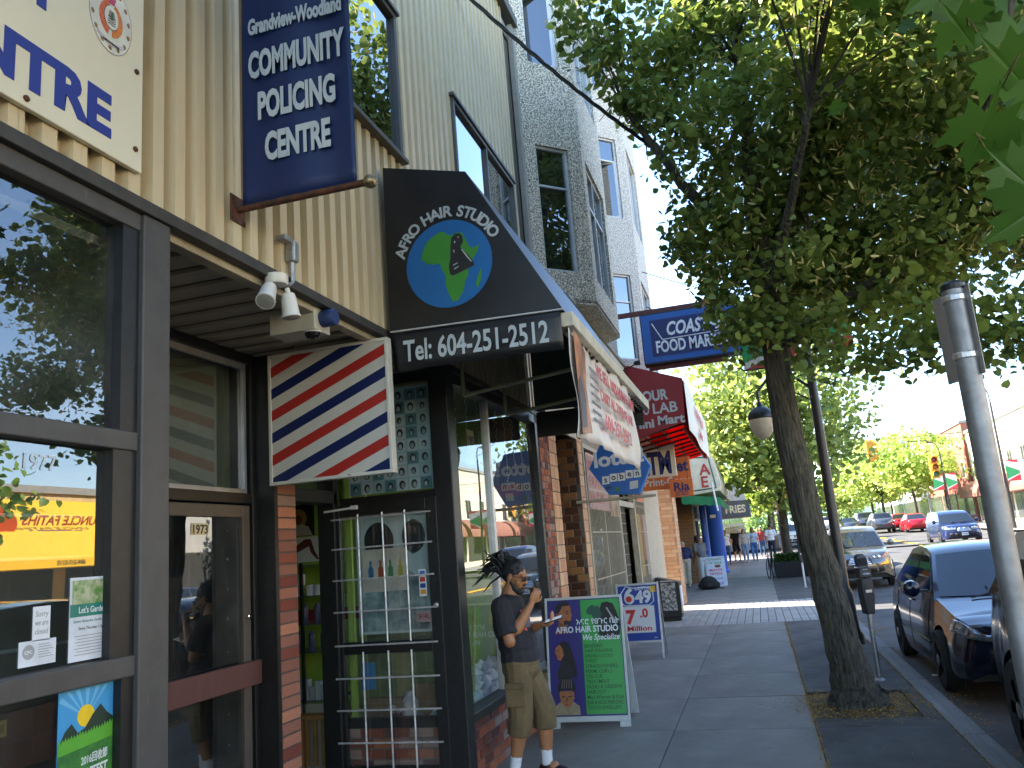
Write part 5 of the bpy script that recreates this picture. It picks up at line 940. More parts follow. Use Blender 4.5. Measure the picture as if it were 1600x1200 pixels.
CP = thing('signal_pole', 'rust brown signal pole with flag on the left corner of the crossing', 'pole', (1.15, 46, gz(46))); MB().tube([(1.15, 46, gz(46)), (1.15, 46, 7)], [.12, .08], 10).build('shaft', mat('brown pole', C('#5a4038'), .5), CP, smooth=True); pole_flag(CP, .1, 1.0, 46, 3.9, 5.2)
MB().tube([(1.15, 46, 4.2), (1.55, 46, 4.2)], .03, 6).build('arm', mat('brown pole'), CP)

# heritage lamp with flags on our kerb
LP = thing('heritage_lamp', 'dark fluted lamp post with hanging globe lantern behind the leaning tree', 'street lamp', (1.08, 13, 0))
MB().lathe([(.17, 0), (.17, .12), (.13, .2), (.11, .7), (.075, .8), (.07, 3), (.06, 5.6), (.02, 5.75)], (1.08, 13, 0), 16).build('shaft', GPOLE, LP, smooth=True)
MB().tube([(1.06, 13, 3.75), (.8, 13, 3.98), (.45, 13, 3.98), (.27, 13, 3.8), (.27, 13, 3.6)], .022, 8).build('arm', BLACK, LP, smooth=True); MB().tube([(1.06, 13, 3.55), (.75, 13, 3.75), (.55, 13, 3.95)], .012, 6).build('brace', BLACK, LP, smooth=True)
MB().lathe([(.03, .2), (.05, .14), (.1, .12), (.17, .06), (.2, 0), (.2, -.05)], (.27, 13, 3.42), 20).build('lantern_hood', BLACK, LP, smooth=True); MB().lathe([(.185, 0), (.18, -.08), (.15, -.2), (.08, -.29), (.02, -.31)], (.27, 13, 3.36), 20).build('globe', mat('frosted globe', C('#d8d0bc'), .25, trans=.2), LP, smooth=True)
pole_flag(LP, .12, .95, 13.0, 4.15, 5.25); pole_flag(LP, 1.2, 1.75, 13.0, 4.3, 5.1)
# sign pole close by on the right
SP = thing('sign_post', 'near grey steel post with the back of a small parking sign', 'sign', (.745, 3, 0))
MB().tube([(.745, 3, 0), (.745, 3, 2.44)], .037, 18).build('shaft', mat('dull galvanised post', .3, .5, .6, var=.2, scale=12), SP, smooth=True)
pl = MB(Matrix.Translation((.745, 3.05, 2.13)) @ Matrix.Rotation(RAD(-68), 4, 'Z')); pl.box(-.1, .1, 0, .003, 0, .31); pl.build('sign_plate', mat('sign back', C('#b3aca6'), .45, .5, var=.06), SP, bevel=.02)
for z in (2.2, 2.4): MB().lathe([(.039, -.012), (.041, -.008), (.041, .008), (.039, .012)], (.745, 3, z), 18).build('band', ALU, SP); MB().box(.72, .8, 3.03, 3.06, z-.014, z+.014).build('clamp', ALU, SP)
MB().lathe([(.039, 0), (.039, .02), (.03, .03)], (.745, 3, 2.43), 16).build('cap', BLACK, SP)
# ------------------------------------------------------------------ trees
def leafmat(name, c1, c2, trans=.35):
    m = bpy.data.materials.new(name); m.use_nodes = True; MATS[name] = m; n, l, b = mnodes(m); out = n['Material Output']
    ge = n.new('ShaderNodeNewGeometry'); tc = n.new('ShaderNodeTexCoord'); nz = n.new('ShaderNodeTexNoise'); nz.inputs['Scale'].default_value = 1.6; l.new(tc.outputs['Object'], nz.inputs['Vector'])
    ad = n.new('ShaderNodeMath'); ad.operation = 'MULTIPLY_ADD'; ad.inputs[1].default_value = .55; l.new(ge.outputs['Random Per Island'], ad.inputs[0]); l.new(nz.outputs['Fac'], ad.inputs[2])
    cr = n.new('ShaderNodeValToRGB'); e = cr.color_ramp.elements; e[0].position = .4; e[1].position = 1.0; e[0].color = (*L(c1), 1); e[1].color = (*L(c2), 1); l.new(ad.outputs[0], cr.inputs[0])
    l.new(cr.outputs[0], b.inputs['Base Color']); b.inputs['Roughness'].default_value = .45; b.inputs['Specular IOR Level'].default_value = .4
    tr = n.new('ShaderNodeBsdfTranslucent'); hs = n.new('ShaderNodeHueSaturation'); hs.inputs['Value'].default_value = 1.5; hs.inputs['Hue'].default_value = .485; l.new(cr.outputs[0], hs.inputs['Color']); l.new(hs.outputs[0], tr.inputs[0])
    mx = n.new('ShaderNodeMixShader'); mx.inputs[0].default_value = trans; l.new(b.outputs[0], mx.inputs[1]); l.new(tr.outputs[0], mx.inputs[2]); l.new(mx.outputs[0], out.inputs[0]); return m
HEART = (np.array([(0, -.5, 0), (.3, -.55, .06), (.5, -.25, .1), (.42, .15, .08), (0, .62, -.06), (-.42, .15, .08), (-.5, -.25, .1), (-.3, -.55, .06)]), [(0, 1, 2, 3, 4), (0, 4, 5, 6, 7)])
BRACT = (np.array([(0, -.5, 0), (.12, -.2, .02), (.1, .3, .05), (0, .55, 0), (-.1, .3, .05), (-.12, -.2, .02)]), [(0, 1, 2, 3), (0, 3, 4, 5)])
ml = [(0, -.5), (.05, -.12), (.32, -.28), (.3, -.1), (.5, -.02), (.42, .06), (.55, .3), (.36, .24), (.26, .3), (.16, .16), (.2, .42), (.1, .4), (0, .62)]
MAPLE = (np.array([(x, y, .06*abs(x)-.05*y*y) for x, y in ml]+[(-x, y, .06*abs(x)-.05*y*y) for x, y in ml[1:-1]]), [tuple(range(13)), tuple([0]+[12]+list(range(23, 12, -1)))])
def cloud(name, parent, P, size, m, tmpl, seed, up=.55, jit=.35, kind='stuff'):
    """one leaf-shaped face pair at each point of P"""
    g = np.random.default_rng(seed); n = len(P); V, Fc = tmpl; k = len(V)
    z = g.normal(size=(n, 3)); z[:, 2] = np.abs(z[:, 2])*.6+up; z /= np.linalg.norm(z, axis=1, keepdims=True)
    a = g.normal(size=(n, 3)); x = np.cross(a, z); x /= np.linalg.norm(x, axis=1, keepdims=True); y = np.cross(z, x)
    s = size*(1+jit*g.uniform(-1, 1, n))[:, None, None]
    co = (P[:, None, :]+s*(V[None, :, 0:1]*x[:, None]+V[None, :, 1:2]*y[:, None]+V[None, :, 2:3]*z[:, None])).reshape(-1, 3)-np.array(wloc(parent))
    me = bpy.data.meshes.new(name); base = (np.arange(n)*k)
    li = np.concatenate([(base[:, None]+np.array(f)[None]) for f in Fc], 1).ravel(); ls = [len(f) for f in Fc]; tot = np.tile(ls, n); st = np.concatenate([[0], np.cumsum(tot)[:-1]])
    me.vertices.add(len(co)); me.vertices.foreach_set('co', co.ravel().astype('f')); me.loops.add(len(li)); me.loops.foreach_set('vertex_index', li.astype('i'))
    me.polygons.add(len(tot)); me.polygons.foreach_set('loop_start', st.astype('i')); me.polygons.foreach_set('loop_total', tot.astype('i')); me.update(calc_edges=True); me.materials.append(m)
    o = bpy.data.objects.new(name, me); col.objects.link(o); o.parent = parent
    if kind: o['kind'] = kind
    return o
def sprays(cs, per, spread, seed, flat_=.45, droop=.0):
    g = np.random.default_rng(seed); cs = np.asarray(cs); n = len(cs)*per; q = g.normal(size=(n, 3))*spread; q[:, 2] *= flat_; q[:, 2] -= droop*np.linalg.norm(q[:, :2], axis=1); return np.repeat(cs, per, 0)+q
def crown_centres(g, n, c, r, hollow=.45, keep=None):
    out = []
    while len(out) < n:
        d = g.normal(size=3); d /= np.linalg.norm(d); p = np.array(c)+d*np.array(r)*(hollow+(1-hollow)*g.uniform()**.55)*(1+.16*math.sin(d[0]*5+d[2]*7)+.1*math.sin(d[1]*9+3*d[0]))
        if keep is None or keep(p): out.append(p)
    return out
BARK = mat('linden bark', C('#6a6455'), .95, var=.4, scale=7, stretch=(4, 4, .6), bump=1.0, bscale=9, c2=C('#37322a'), ramp=(.3, .7)); overlay(BARK, C('#6d6c4a'), 5, (1, 1, .5), .58, .75); overlay(BARK, C('#1f1b17'), 13, (4, 4, .55), .54, .64)
for n_ in BARK.node_tree.nodes:
    if n_.type == 'BUMP': n_.inputs['Distance'].default_value = .06
TWIG = mat('twig bark', C('#3b342b'), .9, var=.3, scale=10)
def limb(parent, P, R_, name='branch', n=9, m=None, seed=0, ridge=0):
    """tapered limb with a slightly knobbly, ridged skin"""
    rr = random.Random(seed); Q = []; RR = []
    for i in range(len(P)-1):
        a, b = Vector(P[i]), Vector(P[i+1]); k = 8 if ridge else 5
        for j in range(k): t = j/k; Q.append(a.lerp(b, t)+Vector((rr.gauss(0, .008), rr.gauss(0, .008), 0))); RR.append((R_[i]*(1-t)+R_[i+1]*t)*(1+rr.uniform(-.04, .04)))
    Q.append(Vector(P[-1])); RR.append(R_[-1]); b = MB().tube(Q, RR, n)
    if ridge:
        b.v = [tuple(Vector(v)+(Vector(v)-Q[i//n]).normalized()*ridge*math.sin((i % n)*2.4+rr.uniform(-.7, .7)+i//n*.13)*RR[i//n]) for i, v in enumerate(b.v)]
    return b.build(name, m or BARK, parent, smooth=True, sharp=0)
# the near lime tree
LT = thing('linden_tree', 'leaning lime tree in blossom rising from the square pit by the kerb', 'tree', (.68, 8.75, 0))
limb(LT, [(.7, 8.75, -.06), (.675, 8.75, .12), (.655, 8.75, .4), (.57, 8.75, 1.2), (.43, 8.75, 2.5), (.42, 8.75, 3.84), (.45, 8.75, 4.4)], [.31, .215, .17, .152, .135, .125, .12], 'trunk', 26, seed=1, ridge=.045)
for k, (x, y) in enumerate(((.98, 8.6), (.5, 8.5), (.75, 9.05))): limb(LT, [(.68, 8.75, .22), ((.68+x)/2, (8.75+y)/2, .08), (x, y, -.03)], [.12, .09, .03], 'root', 8, seed=k+50)
LM = [([(.44, 8.75, 4.0), (.1, 8.7, 4.9), (-.3, 8.6, 5.5), (-.8, 8.4, 6.4)], [.1, .08, .055, .03]), ([(.45, 8.75, 4.3), (.42, 8.8, 5.2), (.48, 8.9, 6.1), (.5, 9.2, 8.4)], [.12, .1, .075, .03]),
      ([(.46, 8.75, 4.3), (.85, 8.9, 5.2), (1.35, 9.0, 5.9), (2.2, 9.3, 7.2)], [.1, .075, .06, .03]), ([(.43, 8.75, 3.5), (.9, 8.6, 3.8), (1.7, 8.3, 4.1), (2.9, 8.0, 4.6)], [.07, .055, .04, .02]), ([(.44, 8.75, 4.1), (.2, 9.5, 5.0), (-.3, 10.4, 5.6)], [.08, .06, .03]), ([(.44, 8.7, 3.9), (.6, 7.9, 4.4), (.9, 6.9, 5.2)], [.07, .05, .025]), ([(.5, 8.8, 4.7), (1.2, 10, 5.2), (2, 11.3, 5.6)], [.07, .05, .025])]
for k, (p, r) in enumerate(LM): limb(LT, p, r, 'branch', 10, seed=k)
for k, (p, r) in enumerate((([(1.0, 8.3, 6.9), (.95, 8.25, 5.6), (.86, 8.2, 4.3)], [.012, .02, .014]), ([(1.9, 8.5, 7.2), (1.75, 8.4, 6.0), (1.6, 8.4, 5.0)], [.012, .018, .012]))): limb(LT, p, r, 'branch', 6, TWIG, seed=k+30)
g = np.random.default_rng(11)
def keepL(p):
    x, y, z = p
    if z < 3.15+.12*math.sin(x*4)+.1*abs(y-8.7)*0: return False
    if x < .25 and z < 4.2: return False
    if x < .7 and abs(y-8.75) > 1.0+.5*(x+.3): return False
    if x < -.35-.33*(z-4.6)*(1 if z < 7 else .8) : return False
    if y < 6.9 and x < 1.3 and z < 5.2: return False
    return x > -1.75-(.35 if z > 6.8 else 0)
PADS = crown_centres(g, 72, (1.35, 8.9, 6.15), (3.05, 3.0, 3.2), .3, keepL)
CS = [p+g.normal(size=3)*np.array((.42, .42, .2)) for p in PADS for _ in range(5)]
for (x, y, z) in ((.95, 8.2, 3.35), (1.4, 8.3, 3.3), (1.9, 8.2, 3.25), (2.4, 8.1, 3.3), (2.8, 8.0, 3.4), (1.7, 7.8, 3.45), (2.2, 7.7, 3.5), (2.6, 8.8, 3.3), (3.0, 8.4, 3.6), (.1, 8.6, 4.4), (-.25, 8.5, 4.75), (-.5, 8.4, 5.05), (.0, 8.5, 4.05), (-.35, 8.6, 4.3), (.15, 8.4, 3.75), (-.7, 8.4, 5.6), (-.9, 8.3, 6.2), (-1.2, 8.2, 6.9), (-1.3, 8.2, 7.4), (.7, 8.1, 3.7), (-.2, 8.6, 3.8), (-.55, 8.6, 4.75), (-.4, 8.5, 4.55), (-.3, 8.6, 5.0), (.1, 8.7, 5.3), (.2, 8.6, 4.7), (2.0, 8.1, 4.1), (2.4, 8.0, 4.3), (2.8, 8.0, 4.6), (3.1, 7.9, 4.75), (2.2, 7.8, 4.6), (1.6, 8.1, 3.9), (2.6, 7.6, 4.9), (1.8, 7.8, 4.3), (2.95, 7.7, 4.4)): CS.append(np.array((x, y, z)))
LIN = leafmat('linden leaf', C('#3f5629'), C('#87994a'), .38); PL = sprays(CS, 155, .23, 5, .55, .3)
XL = lambda z, x: np.interp(z, [3, 4.3, 4.7, 5.2, 5.9, 6.4, 7.0, 7.6, 9.5], [.1, -.3, -.55, -.4, -.45, -.85, -1.25, -1.5, -1.2])+.12*np.sin(z*9+x*5)
def trim(P): return P[(P[:, 2] > 2.98+.08*np.sin(P[:, 0]*7)) & (P[:, 0] > XL(P[:, 2], P[:, 1])) & ((P[:, 0] > .5) | (np.abs(P[:, 1]-8.9) < 1.3))]
PL = trim(PL)
cloud('crown', LT, PL, .076, LIN, HEART, 3, .5); BLM = leafmat('linden blossom', C('#b3a860'), C('#e0d08c'), .35)
gi = np.random.default_rng(4); sel = [c for c in CS if c[2] > 4.2]; cloud('blossom', LT, trim(sprays([c-np.array((0, 0, .1)) for c in sel], 42, .28, 6, .45, .3)), .075, BLM, BRACT, 8, .0, .4)
tw = MB(); LP_ = [Vector(a).lerp(Vector(b), t/8) for p, _ in LM for a, b in zip(p, p[1:]) for t in range(9)][2:]
for i, c in enumerate(CS):
    if i % 2: continue
    q = min(LP_, key=lambda q: (Vector(c)-q).length_squared); mid = q.lerp(Vector(c), .5)+Vector((0, 0, .12)); tw.tube([q, mid, Vector(c)], [.016, .01, .004], 4, False)
o = tw.build('twigs', TWIG, LT); o['kind'] = 'stuff'
# the maple over the viewer's right shoulder
MT = thing('maple_tree', 'maple tree beside the viewer whose big leaves hang in at the top right', 'tree', (1.1, .6, 0))
limb(MT, [(1.1, .6, -.05), (1.1, .6, 1.5), (1.15, .7, 3.0), (1.2, .9, 3.9)], [.24, .17, .15, .13], 'trunk', 14, seed=7); MLM = [[(1.2, .9, 3.7), (1.5, 2.2, 4.4), (1.8, 4.2, 5.2)], [(1.2, .9, 3.9), (.9, .3, 5.0), (.4, -.6, 6)], [(1.2, .9, 3.9), (2.2, 1.2, 4.8), (3.4, 2.4, 5.6)], [(1.15, .75, 3.1), (.95, 1.4, 3.1), (.72, 1.9, 2.85), (.6, 1.95, 2.5)]]
for k, p in enumerate(MLM): limb(MT, p, [.08, .05, .02] if k < 3 else [.03, .02, .012, .005], 'branch', 8, seed=k+70)
MPL = leafmat('maple leaf', C('#2b4a1a'), C('#4f7526'), .28); g = np.random.default_rng(21)
def keepM(p): return p[0] > .55 and p[2] > 3.7 and not (p[1] > 2 and p[0] < .16*p[1]+.55) and p[2] > 1.9+.72*p[1]*(1 if p[0] < .27*p[1] else .75)
CM_ = crown_centres(g, 90, (2.2, 3.2, 5.7), (2.3, 3.2, 1.9), .3, keepM); CM_ += crown_centres(g, 130, (1.0, .2, 5.7), (3.0, 4.2, 1.7), .2, lambda p: p[2] > 4.3 and p[0] > -1.7 and p[2] > 2.3+.85*p[1] and p[1] < 3); cloud('crown', MT, sprays(CM_, 34, .38, 9, .5, .2), .17, MPL, MAPLE, 12, .6)
near = np.array([(.60, 1.9, 2.86), (.66, 1.95, 2.80), (.70, 1.9, 2.72), (.64, 1.85, 2.64), (.71, 1.9, 2.58), (.585, 1.85, 2.50), (.66, 1.9, 2.46), (.61, 1.85, 2.39), (.68, 1.95, 2.36), (.635, 1.85, 2.29), (.555, 1.8, 2.72), (.75, 2.0, 2.68), (.76, 2.0, 2.5), (.7, 1.9, 2.84), (.55, 1.8, 2.83), (.72, 2.0, 2.40)])
vv, ff = MAPLE; rr = random.Random(14)
lm = [MB() for _ in near]
for k, p in enumerate(near):
    M = Matrix.Translation(p) @ Matrix.Rotation(rr.uniform(-.7, .7)+math.pi, 4, 'Y') @ Matrix.Rotation(RAD(62+rr.uniform(-25, 25)), 4, 'X') @ Matrix.Rotation(rr.uniform(-.8, .8), 4, 'Z'); s = rr.uniform(.13, .19)
    lm[k].add([M @ (Vector(v)*s) for v in vv], ff); o = lm[k].build('leaf', MPL, MT, fix=False); st = MB().tube([M @ Vector((0, -.5*s, 0)), M @ Vector((0, -.8*s, .02)), Vector((.66+.06*rr.uniform(-1, 1), 1.93, p[2]+.1))], .0022, 4).build('leaf_stalk', mat('leaf stalk', C('#6a6a35'), .7), MT)
# second street tree and the rest
def street_tree(x, y, h, r, label, nleaf, seed, size=.16, c=(C('#47682a'), C('#8aa845')), base=2.4, group='street trees', lean=0, rz=None):
    z = gz(y); t = thing('street_tree', label, 'tree', (x, y, z), group=group); top = (x+lean, y, z+base+.6)
    limb(t, [(x, y, z-.05), (x+lean*.4, y, z+base*.5), top], [.2, .15, .13], 'trunk', 10, seed=seed); g = np.random.default_rng(seed); rr = random.Random(seed)
    for k in range(6): a = k*1.05+rr.uniform(-.3, .3); limb(t, [top, (top[0]+r*.4*math.cos(a), y+r*.4*math.sin(a), z+base+.35*(h-base)), (top[0]+r*.75*math.cos(a), y+r*.75*math.sin(a), z+base+.7*(h-base))], [.08, .05, .02], 'branch', 6, seed=k+seed)
    lm = leafmat('leaf of tree %d' % seed, c[0], c[1], .38); cs = crown_centres(g, nleaf//60, (x+lean, y, z+(h+base)/2), (r, r, rz or (h-base)/2), .3); cloud('crown', t, sprays(cs, 60, .13*r+.12, seed+1, .5, .25), size, lm, HEART, seed+2, .4); return t
street_tree(.95, 32, 9.3, 3.3, 'second street tree with lower leaves in shade beside the planter', 12000, 40, .17, (C('#4f6430'), C('#99a856')), 2.7)
street_tree(1.0, 50+7, 7, 2.6, 'bright green street tree on the left beyond the crossing', 5000, 41, .2, (C('#6a8a30'), C('#b5c25a'))); street_tree(1.0, 70, 7, 2.6, 'street tree on the left well past the crossing', 3600, 42, .22)
for k, (x, y, h, r, lb) in enumerate(((14.3, 84, 9, 4.2, 'biggest sunlit tree on the right beside the flagged lamp'), (12.6, 92, 10, 4.4, 'tall sunlit tree left of the flagged lamp'), (13.6, 108, 9, 4, 'sunlit tree behind the row of red cars'), (12.8, 126, 8, 3.8, 'sunlit tree far down the right side'), (12.2, 148, 9, 4.5, 'furthest sunlit tree near the mountain'))): street_tree(x, y, h, r, lb, 4200, 60+k, .3, (C('#6f8f35'), C('#b8c768')), 2.6)
street_tree(16.8, 16, 6.5, 2.4, 'small tree across the street in front of the pizza shop', 3600, 71, .2); street_tree(16.8, 38, 7.5, 2.6, 'small tree across the street near the grey block', 3600, 72, .2)

# distant planting that closes the view down the street
FW = thing('far_trees', 'hazy line of distant trees closing the end of the street', 'trees', (0, 240, 1)); FW['kind'] = 'stuff'; g = np.random.default_rng(77)
cs = [(x, 235+g.uniform(-10, 10), 1.1+g.uniform(.5, 7+2.5*math.sin(x*.13))) for x in g.uniform(-60, 90, 260)]; cloud('crown', FW, sprays(cs, 40, 1.2, 8), .9, leafmat('far leaf', C('#5a7a3c'), C('#9ab06a'), .3), HEART, 5)
# ------------------------------------------------------------------ vehicles
def interp(tab, y):
    if y <= tab[0][0]: return tab[0][1:]
    for a, b in zip(tab, tab[1:]):
        if y <= b[0]:
            t = (y-a[0])/(b[0]-a[0]); t = t*t*(3-2*t)*.5+t*.5; return tuple(p+(q-p)*t for p, q in zip(a[1:], b[1:]))
    return tab[-1][1:]
CARGL = mat('car glass', (.012, .016, .02), .03, spec=.55, var=.05); TYRE = mat('tyre', .018, .85, var=.2, scale=40, bump=.3); TRIM = mat('car black trim', .012, .5, var=.1); RIM = mat('alloy', .5, .28, .9, var=.05)
HLG = mat('headlamp lens', C('#7d878d'), .12, .55, coat=1, var=.35, scale=26); AMB = mat('amber lens', C('#c9622a'), .1, coat=1); TAIL = mat('tail lamp', C('#8a1512'), .1, coat=1)
def car_paint(name, c, metal=.3): return mat(name, c, .14, metal, var=.02, coat=.35, spec=.3)
def wheel(t, x, y, r, w, sg, spokes=5):
    p = MB().lathe([(r*.62, -w/2), (r*.93, -w/2), (r, -w/2+.03), (r, w/2-.03), (r*.93, w/2), (r*.62, w/2)], (x, y, r), 28, 'x').build('wheel', TYRE, t, smooth=True); xo = x+sg*w*.44
    MB().lathe([(r*.66, -.015*sg), (r*.66, .005*sg), (r*.6, .005*sg), (r*.58, -.03*sg), (.03, -.03*sg)], (xo, y, r), 24, 'x').build('rim', mat('rim dark', .06, .4, .6), p, smooth=True)
    for k in range(spokes):
        a = 2*math.pi*k/spokes; c_, s_ = math.cos(a), math.sin(a); q = MB(); n1 = (-s_, c_); P = []
        for rr_, hw in ((.05, .035), (r*.6, .055)):
            for sg2 in (-1, 1): P.append((xo+.012*sg, y+c_*rr_+n1[0]*hw*sg2, r+s_*rr_+n1[1]*hw*sg2))
        q.prism([P[0], P[1], P[3], P[2]], (-.03*sg, 0, 0)).build('spoke', RIM, p, bevel=.004)
    MB().lathe([(.06, 0), (.06, .02*sg), (.04, .026*sg)], (xo, y, r), 14, 'x').build('hub_cap', RIM, p, smooth=True)
def make_car(name, label, loc, rz, S, paint, group='cars along the street', cat='car'):
    """S: dict of profile tables. local frame: nose towards -y, wheels on z=0"""
    t = thing(name, label, cat, loc, rz, group, local=True); Lh = S['L']/2; low, wr = S['body'], S['wheels']; r = S['r']
    # lower body: columns along y, arches cut from the sill line
    ys = sorted(set([-Lh+S['L']*i/72 for i in range(73)]+[w+q for w in wr for q in (-r*1.16, r*1.16, -r*1.1, r*1.1, 0)])); N = 7
    def zlo(y):
        b = interp(low, y)[0]
        for w in wr:
            d = abs(y-w)
            if d < r*1.16: b = max(b, r+math.sqrt(max(0, (r*1.16)**2-d*d)))
        return b
    def side(y, t_):
        zb, zt, w0, w1 = interp(low, y); z = zlo(y); zz = z+(zt-z)*t_; f = (zz-zb)/(zt-zb+1e-6)
        x = w0+(w1-w0)*f+S.get('bulge', .045)*math.sin(math.pi*min(1, f*1.05))**.8
        return x, zz
    bow = lambda y: S['bow']*max(0, (abs(y)-Lh*.45)/(Lh*.55))**2*(-1 if y < 0 else 1)
    b = MB(); ncol = len(ys); V = []
    for y in ys:
        row = []
        for j in range(N+1): x, z = side(y, j/N); row.append((-x, y, z))
        xt, zt = side(y, 1); cr_ = S['crown']
        for s in (-.8, -.5, -.2, .2, .5, .8): row.append((xt*s, y+bow(y)*(1-s*s), zt+cr_*(1-s*s)))
        for j in range(N, -1, -1): x, z = side(y, j/N); row.append((x, y, z))
        V.append(row)
    K = len(V[0]); flatv = [v for row in V for v in row]; fs = [(i*K+j, (i+1)*K+j, (i+1)*K+j+1, i*K+j+1) for i in range(ncol-1) for j in range(K-1)]
    b.add(flatv, fs)
    for idx, sg in ((0, -1), (ncol-1, 1)):   # nose and tail caps
        row = V[idx]; xt, _ = side(ys[idx], 1); cols = [-1, -.8, -.5, -.2, .2, .5, .8, 1]; cap = []
        for j in range(N+1):
            x, z = side(ys[idx], j/N); cap.append([(x*s, ys[idx]+bow(ys[idx])*(1-s*s)+sg*S.get('lip', .05)*math.sin(math.pi*j/N)*(1-s**4), z+(S['crown']*(1-s*s) if j == N else 0)) for s in cols])
        b.add([p for q in cap for p in q], [(j*8+i, j*8+i+1, (j+1)*8+i+1, (j+1)*8+i) for j in range(N) for i in range(7)])
    body = b.build('body', paint, t, smooth=True, fix=True, sharp=0); bm = bmesh.new(); bm.from_mesh(body.data); bmesh.ops.remove_doubles(bm, verts=bm.verts, dist=.0008); bmesh.ops.recalc_face_normals(bm, faces=bm.faces); bm.to_mesh(body.data); bm.free(); body.data.set_sharp_from_angle(angle=RAD(48))
    MB().box(-S['W']/2+.16, S['W']/2-.16, -Lh+.2, Lh-.2, interp(low, 0)[0]+.01, r*1.6).build('underbody', TRIM, t)
    # cabin
    O = S['cab']; zb, zt = S['cabz']; sx = lambda z: S['cw'][0]+(S['cw'][1]-S['cw'][0])*max(0, min(1, (z-zb)/(zt-zb)))
    b = MB(); across = [-1, -.85, -.5, 0, .5, .85, 1]; n = len(O)
    def cp(i, s, d=0):
        y, z = O[i]; bw = S['cabbow'][i]; return (s*(sx(z)+d), y+bw*(1-s*s)+(d if bw > 0 else -d)*(1 if bw else 0), z+S['ccrown']*(1-s*s)*((z-zb)/(zt-zb))+d*.6)
    b.add([cp(i, s) for i in range(n) for s in across], [(i*7+j, (i+1)*7+j, (i+1)*7+j+1, i*7+j+1) for i in range(n-1) for j in range(6)]+[tuple(i*7 for i in range(n)), tuple(i*7+6 for i in range(n-1, -1, -1))])
    b.build('cabin', paint, t, smooth=True, sharp=30)
    def lerp2(i, f, s, d): p, q = cp(i, s, d), cp(i+1, s, d); return tuple(a+(c-a)*f for a, c in zip(p, q))
    for nm, i, f0, f1, wd in S['screens']:
        MB().grid(lambda u, v: lerp2(i, f0+(f1-f0)*u, (v*2-1)*wd, .006), 6, 10).build(nm, CARGL, t, smooth=True, fix=False)
    for sg in (-1, 1):
        for P in S['sidewin']: MB().prism([(sg*(sx(z)+.001), y, z) for y, z in P], (sg*.005, 0, 0)).build('side_window', CARGL, t)
        for w in wr: wheel(t, sg*(S['W']/2-.1), w, r, .2, sg, S.get('spokes', 5))
        y0, z0 = S['mirror']; mo = MB().lathe([(.03, -.07), (.085, -.05), (.1, 0), (.085, .05), (.03, .07)], (sg*(S['W']/2+.06), y0, z0), 12, 'y').build('mirror', paint, t, smooth=True); MB().box(min(sg*(S['cw'][0]-.02), sg*(S['W']/2)), max(sg*(S['cw'][0]-.02), sg*(S['W']/2)), y0-.02, y0+.03, z0-.05, z0-.02).build('mirror_arm', TRIM, mo)
        for y in S['doors']:
            P = []
            for j in range(8): x, z = side(y, .12+.86*j/7); P.append((sg*(x+.001), y+S.get('dslant', .0)*(j/7), z))
            MB().tube(P, .004, 4).build('door_gap', TRIM, t)
        for y in S['handles']: x, z = side(y, .84); MB().cbox((sg*(x+.012), y, z), (.03, .17, .025)).build('door_handle', paint, t, bevel=.008)
        x0_, z0_ = side(0, .3); P = [(sg*(side(y, .34)[0]+.004), y, side(0, .34)[1]) for y in [wr[0]+r*1.25+(wr[1]-wr[0]-r*2.5)*i/8 for i in range(9)]]; MB().tube(P, .012, 5).build('rub_strip', S.get('strip', paint), t)
    return t, side
SED = dict(L=4.5, W=1.77, r=.31, wheels=(-1.33, 1.32), bow=.2, crown=.035, lip=.09,
  body=[(-2.25, .3, .66, .62, .58), (-2.12, .22, .73, .78, .68), (-1.85, .2, .79, .84, .74), (-1.0, .19, .93, .85, .77), (-.4, .19, .95, .85, .79), (1.0, .19, .97, .85, .79), (1.9, .21, .99, .83, .74), (2.15, .26, .95, .76, .68), (2.25, .34, .82, .66, .62)],
  cab=[(-1.1, .9), (-.3, 1.38), (.1, 1.44), (.55, 1.455), (1.0, 1.41), (1.75, .96)], cabz=(.9, 1.455), cw=(.79, .56), cabbow=[-.2, -.1, -.03, 0, .06, .12], ccrown=.035,
  screens=[('windscreen', 0, .08, .96, .93), ('rear_screen', 4, .08, .9, .9)], sidewin=[[(-.78, .99), (-.28, 1.34), (.08, 1.395), (.22, 1.4), (.25, .99)], [(.31, .99), (.28, 1.4), (.6, 1.4), (.95, 1.34), (1.3, 1.1), (1.28, .99)]], mirror=(-.72, 1.02), doors=(-.85, .28, 1.18), handles=(.12, 1.02))
SUVS = dict(L=4.7, W=1.88, r=.37, wheels=(-1.38, 1.35), bow=.2, crown=.03, lip=.1,
  body=[(-2.35, .4, .85, .68, .62), (-2.2, .3, .97, .84, .74), (-1.9, .28, 1.03, .89, .8), (-1.0, .27, 1.1, .9, .84), (0, .27, 1.13, .9, .85), (1.6, .28, 1.18, .9, .84), (2.2, .34, 1.16, .84, .78), (2.35, .42, 1.05, .76, .7)],
  cab=[(-1.15, 1.06), (-.45, 1.55), (0, 1.65), (.7, 1.69), (1.7, 1.64), (2.2, 1.15)], cabz=(1.06, 1.69), cw=(.84, .62), cabbow=[-.2, -.1, -.04, 0, .06, .08], ccrown=.035,
  screens=[('windscreen', 0, .08, .95, .93), ('rear_screen', 4, .1, .8, .85)], sidewin=[[(-.82, 1.18), (-.42, 1.5), (0, 1.585), (.25, 1.6), (.28, 1.18)], [(.34, 1.18), (.31, 1.6), (1.0, 1.6), (1.2, 1.22)], [(1.28, 1.24), (1.1, 1.6), (1.6, 1.56), (1.85, 1.3)]], mirror=(-.78, 1.2), doors=(-.95, .31, 1.3), handles=(.15, 1.1), strip=TRIM)
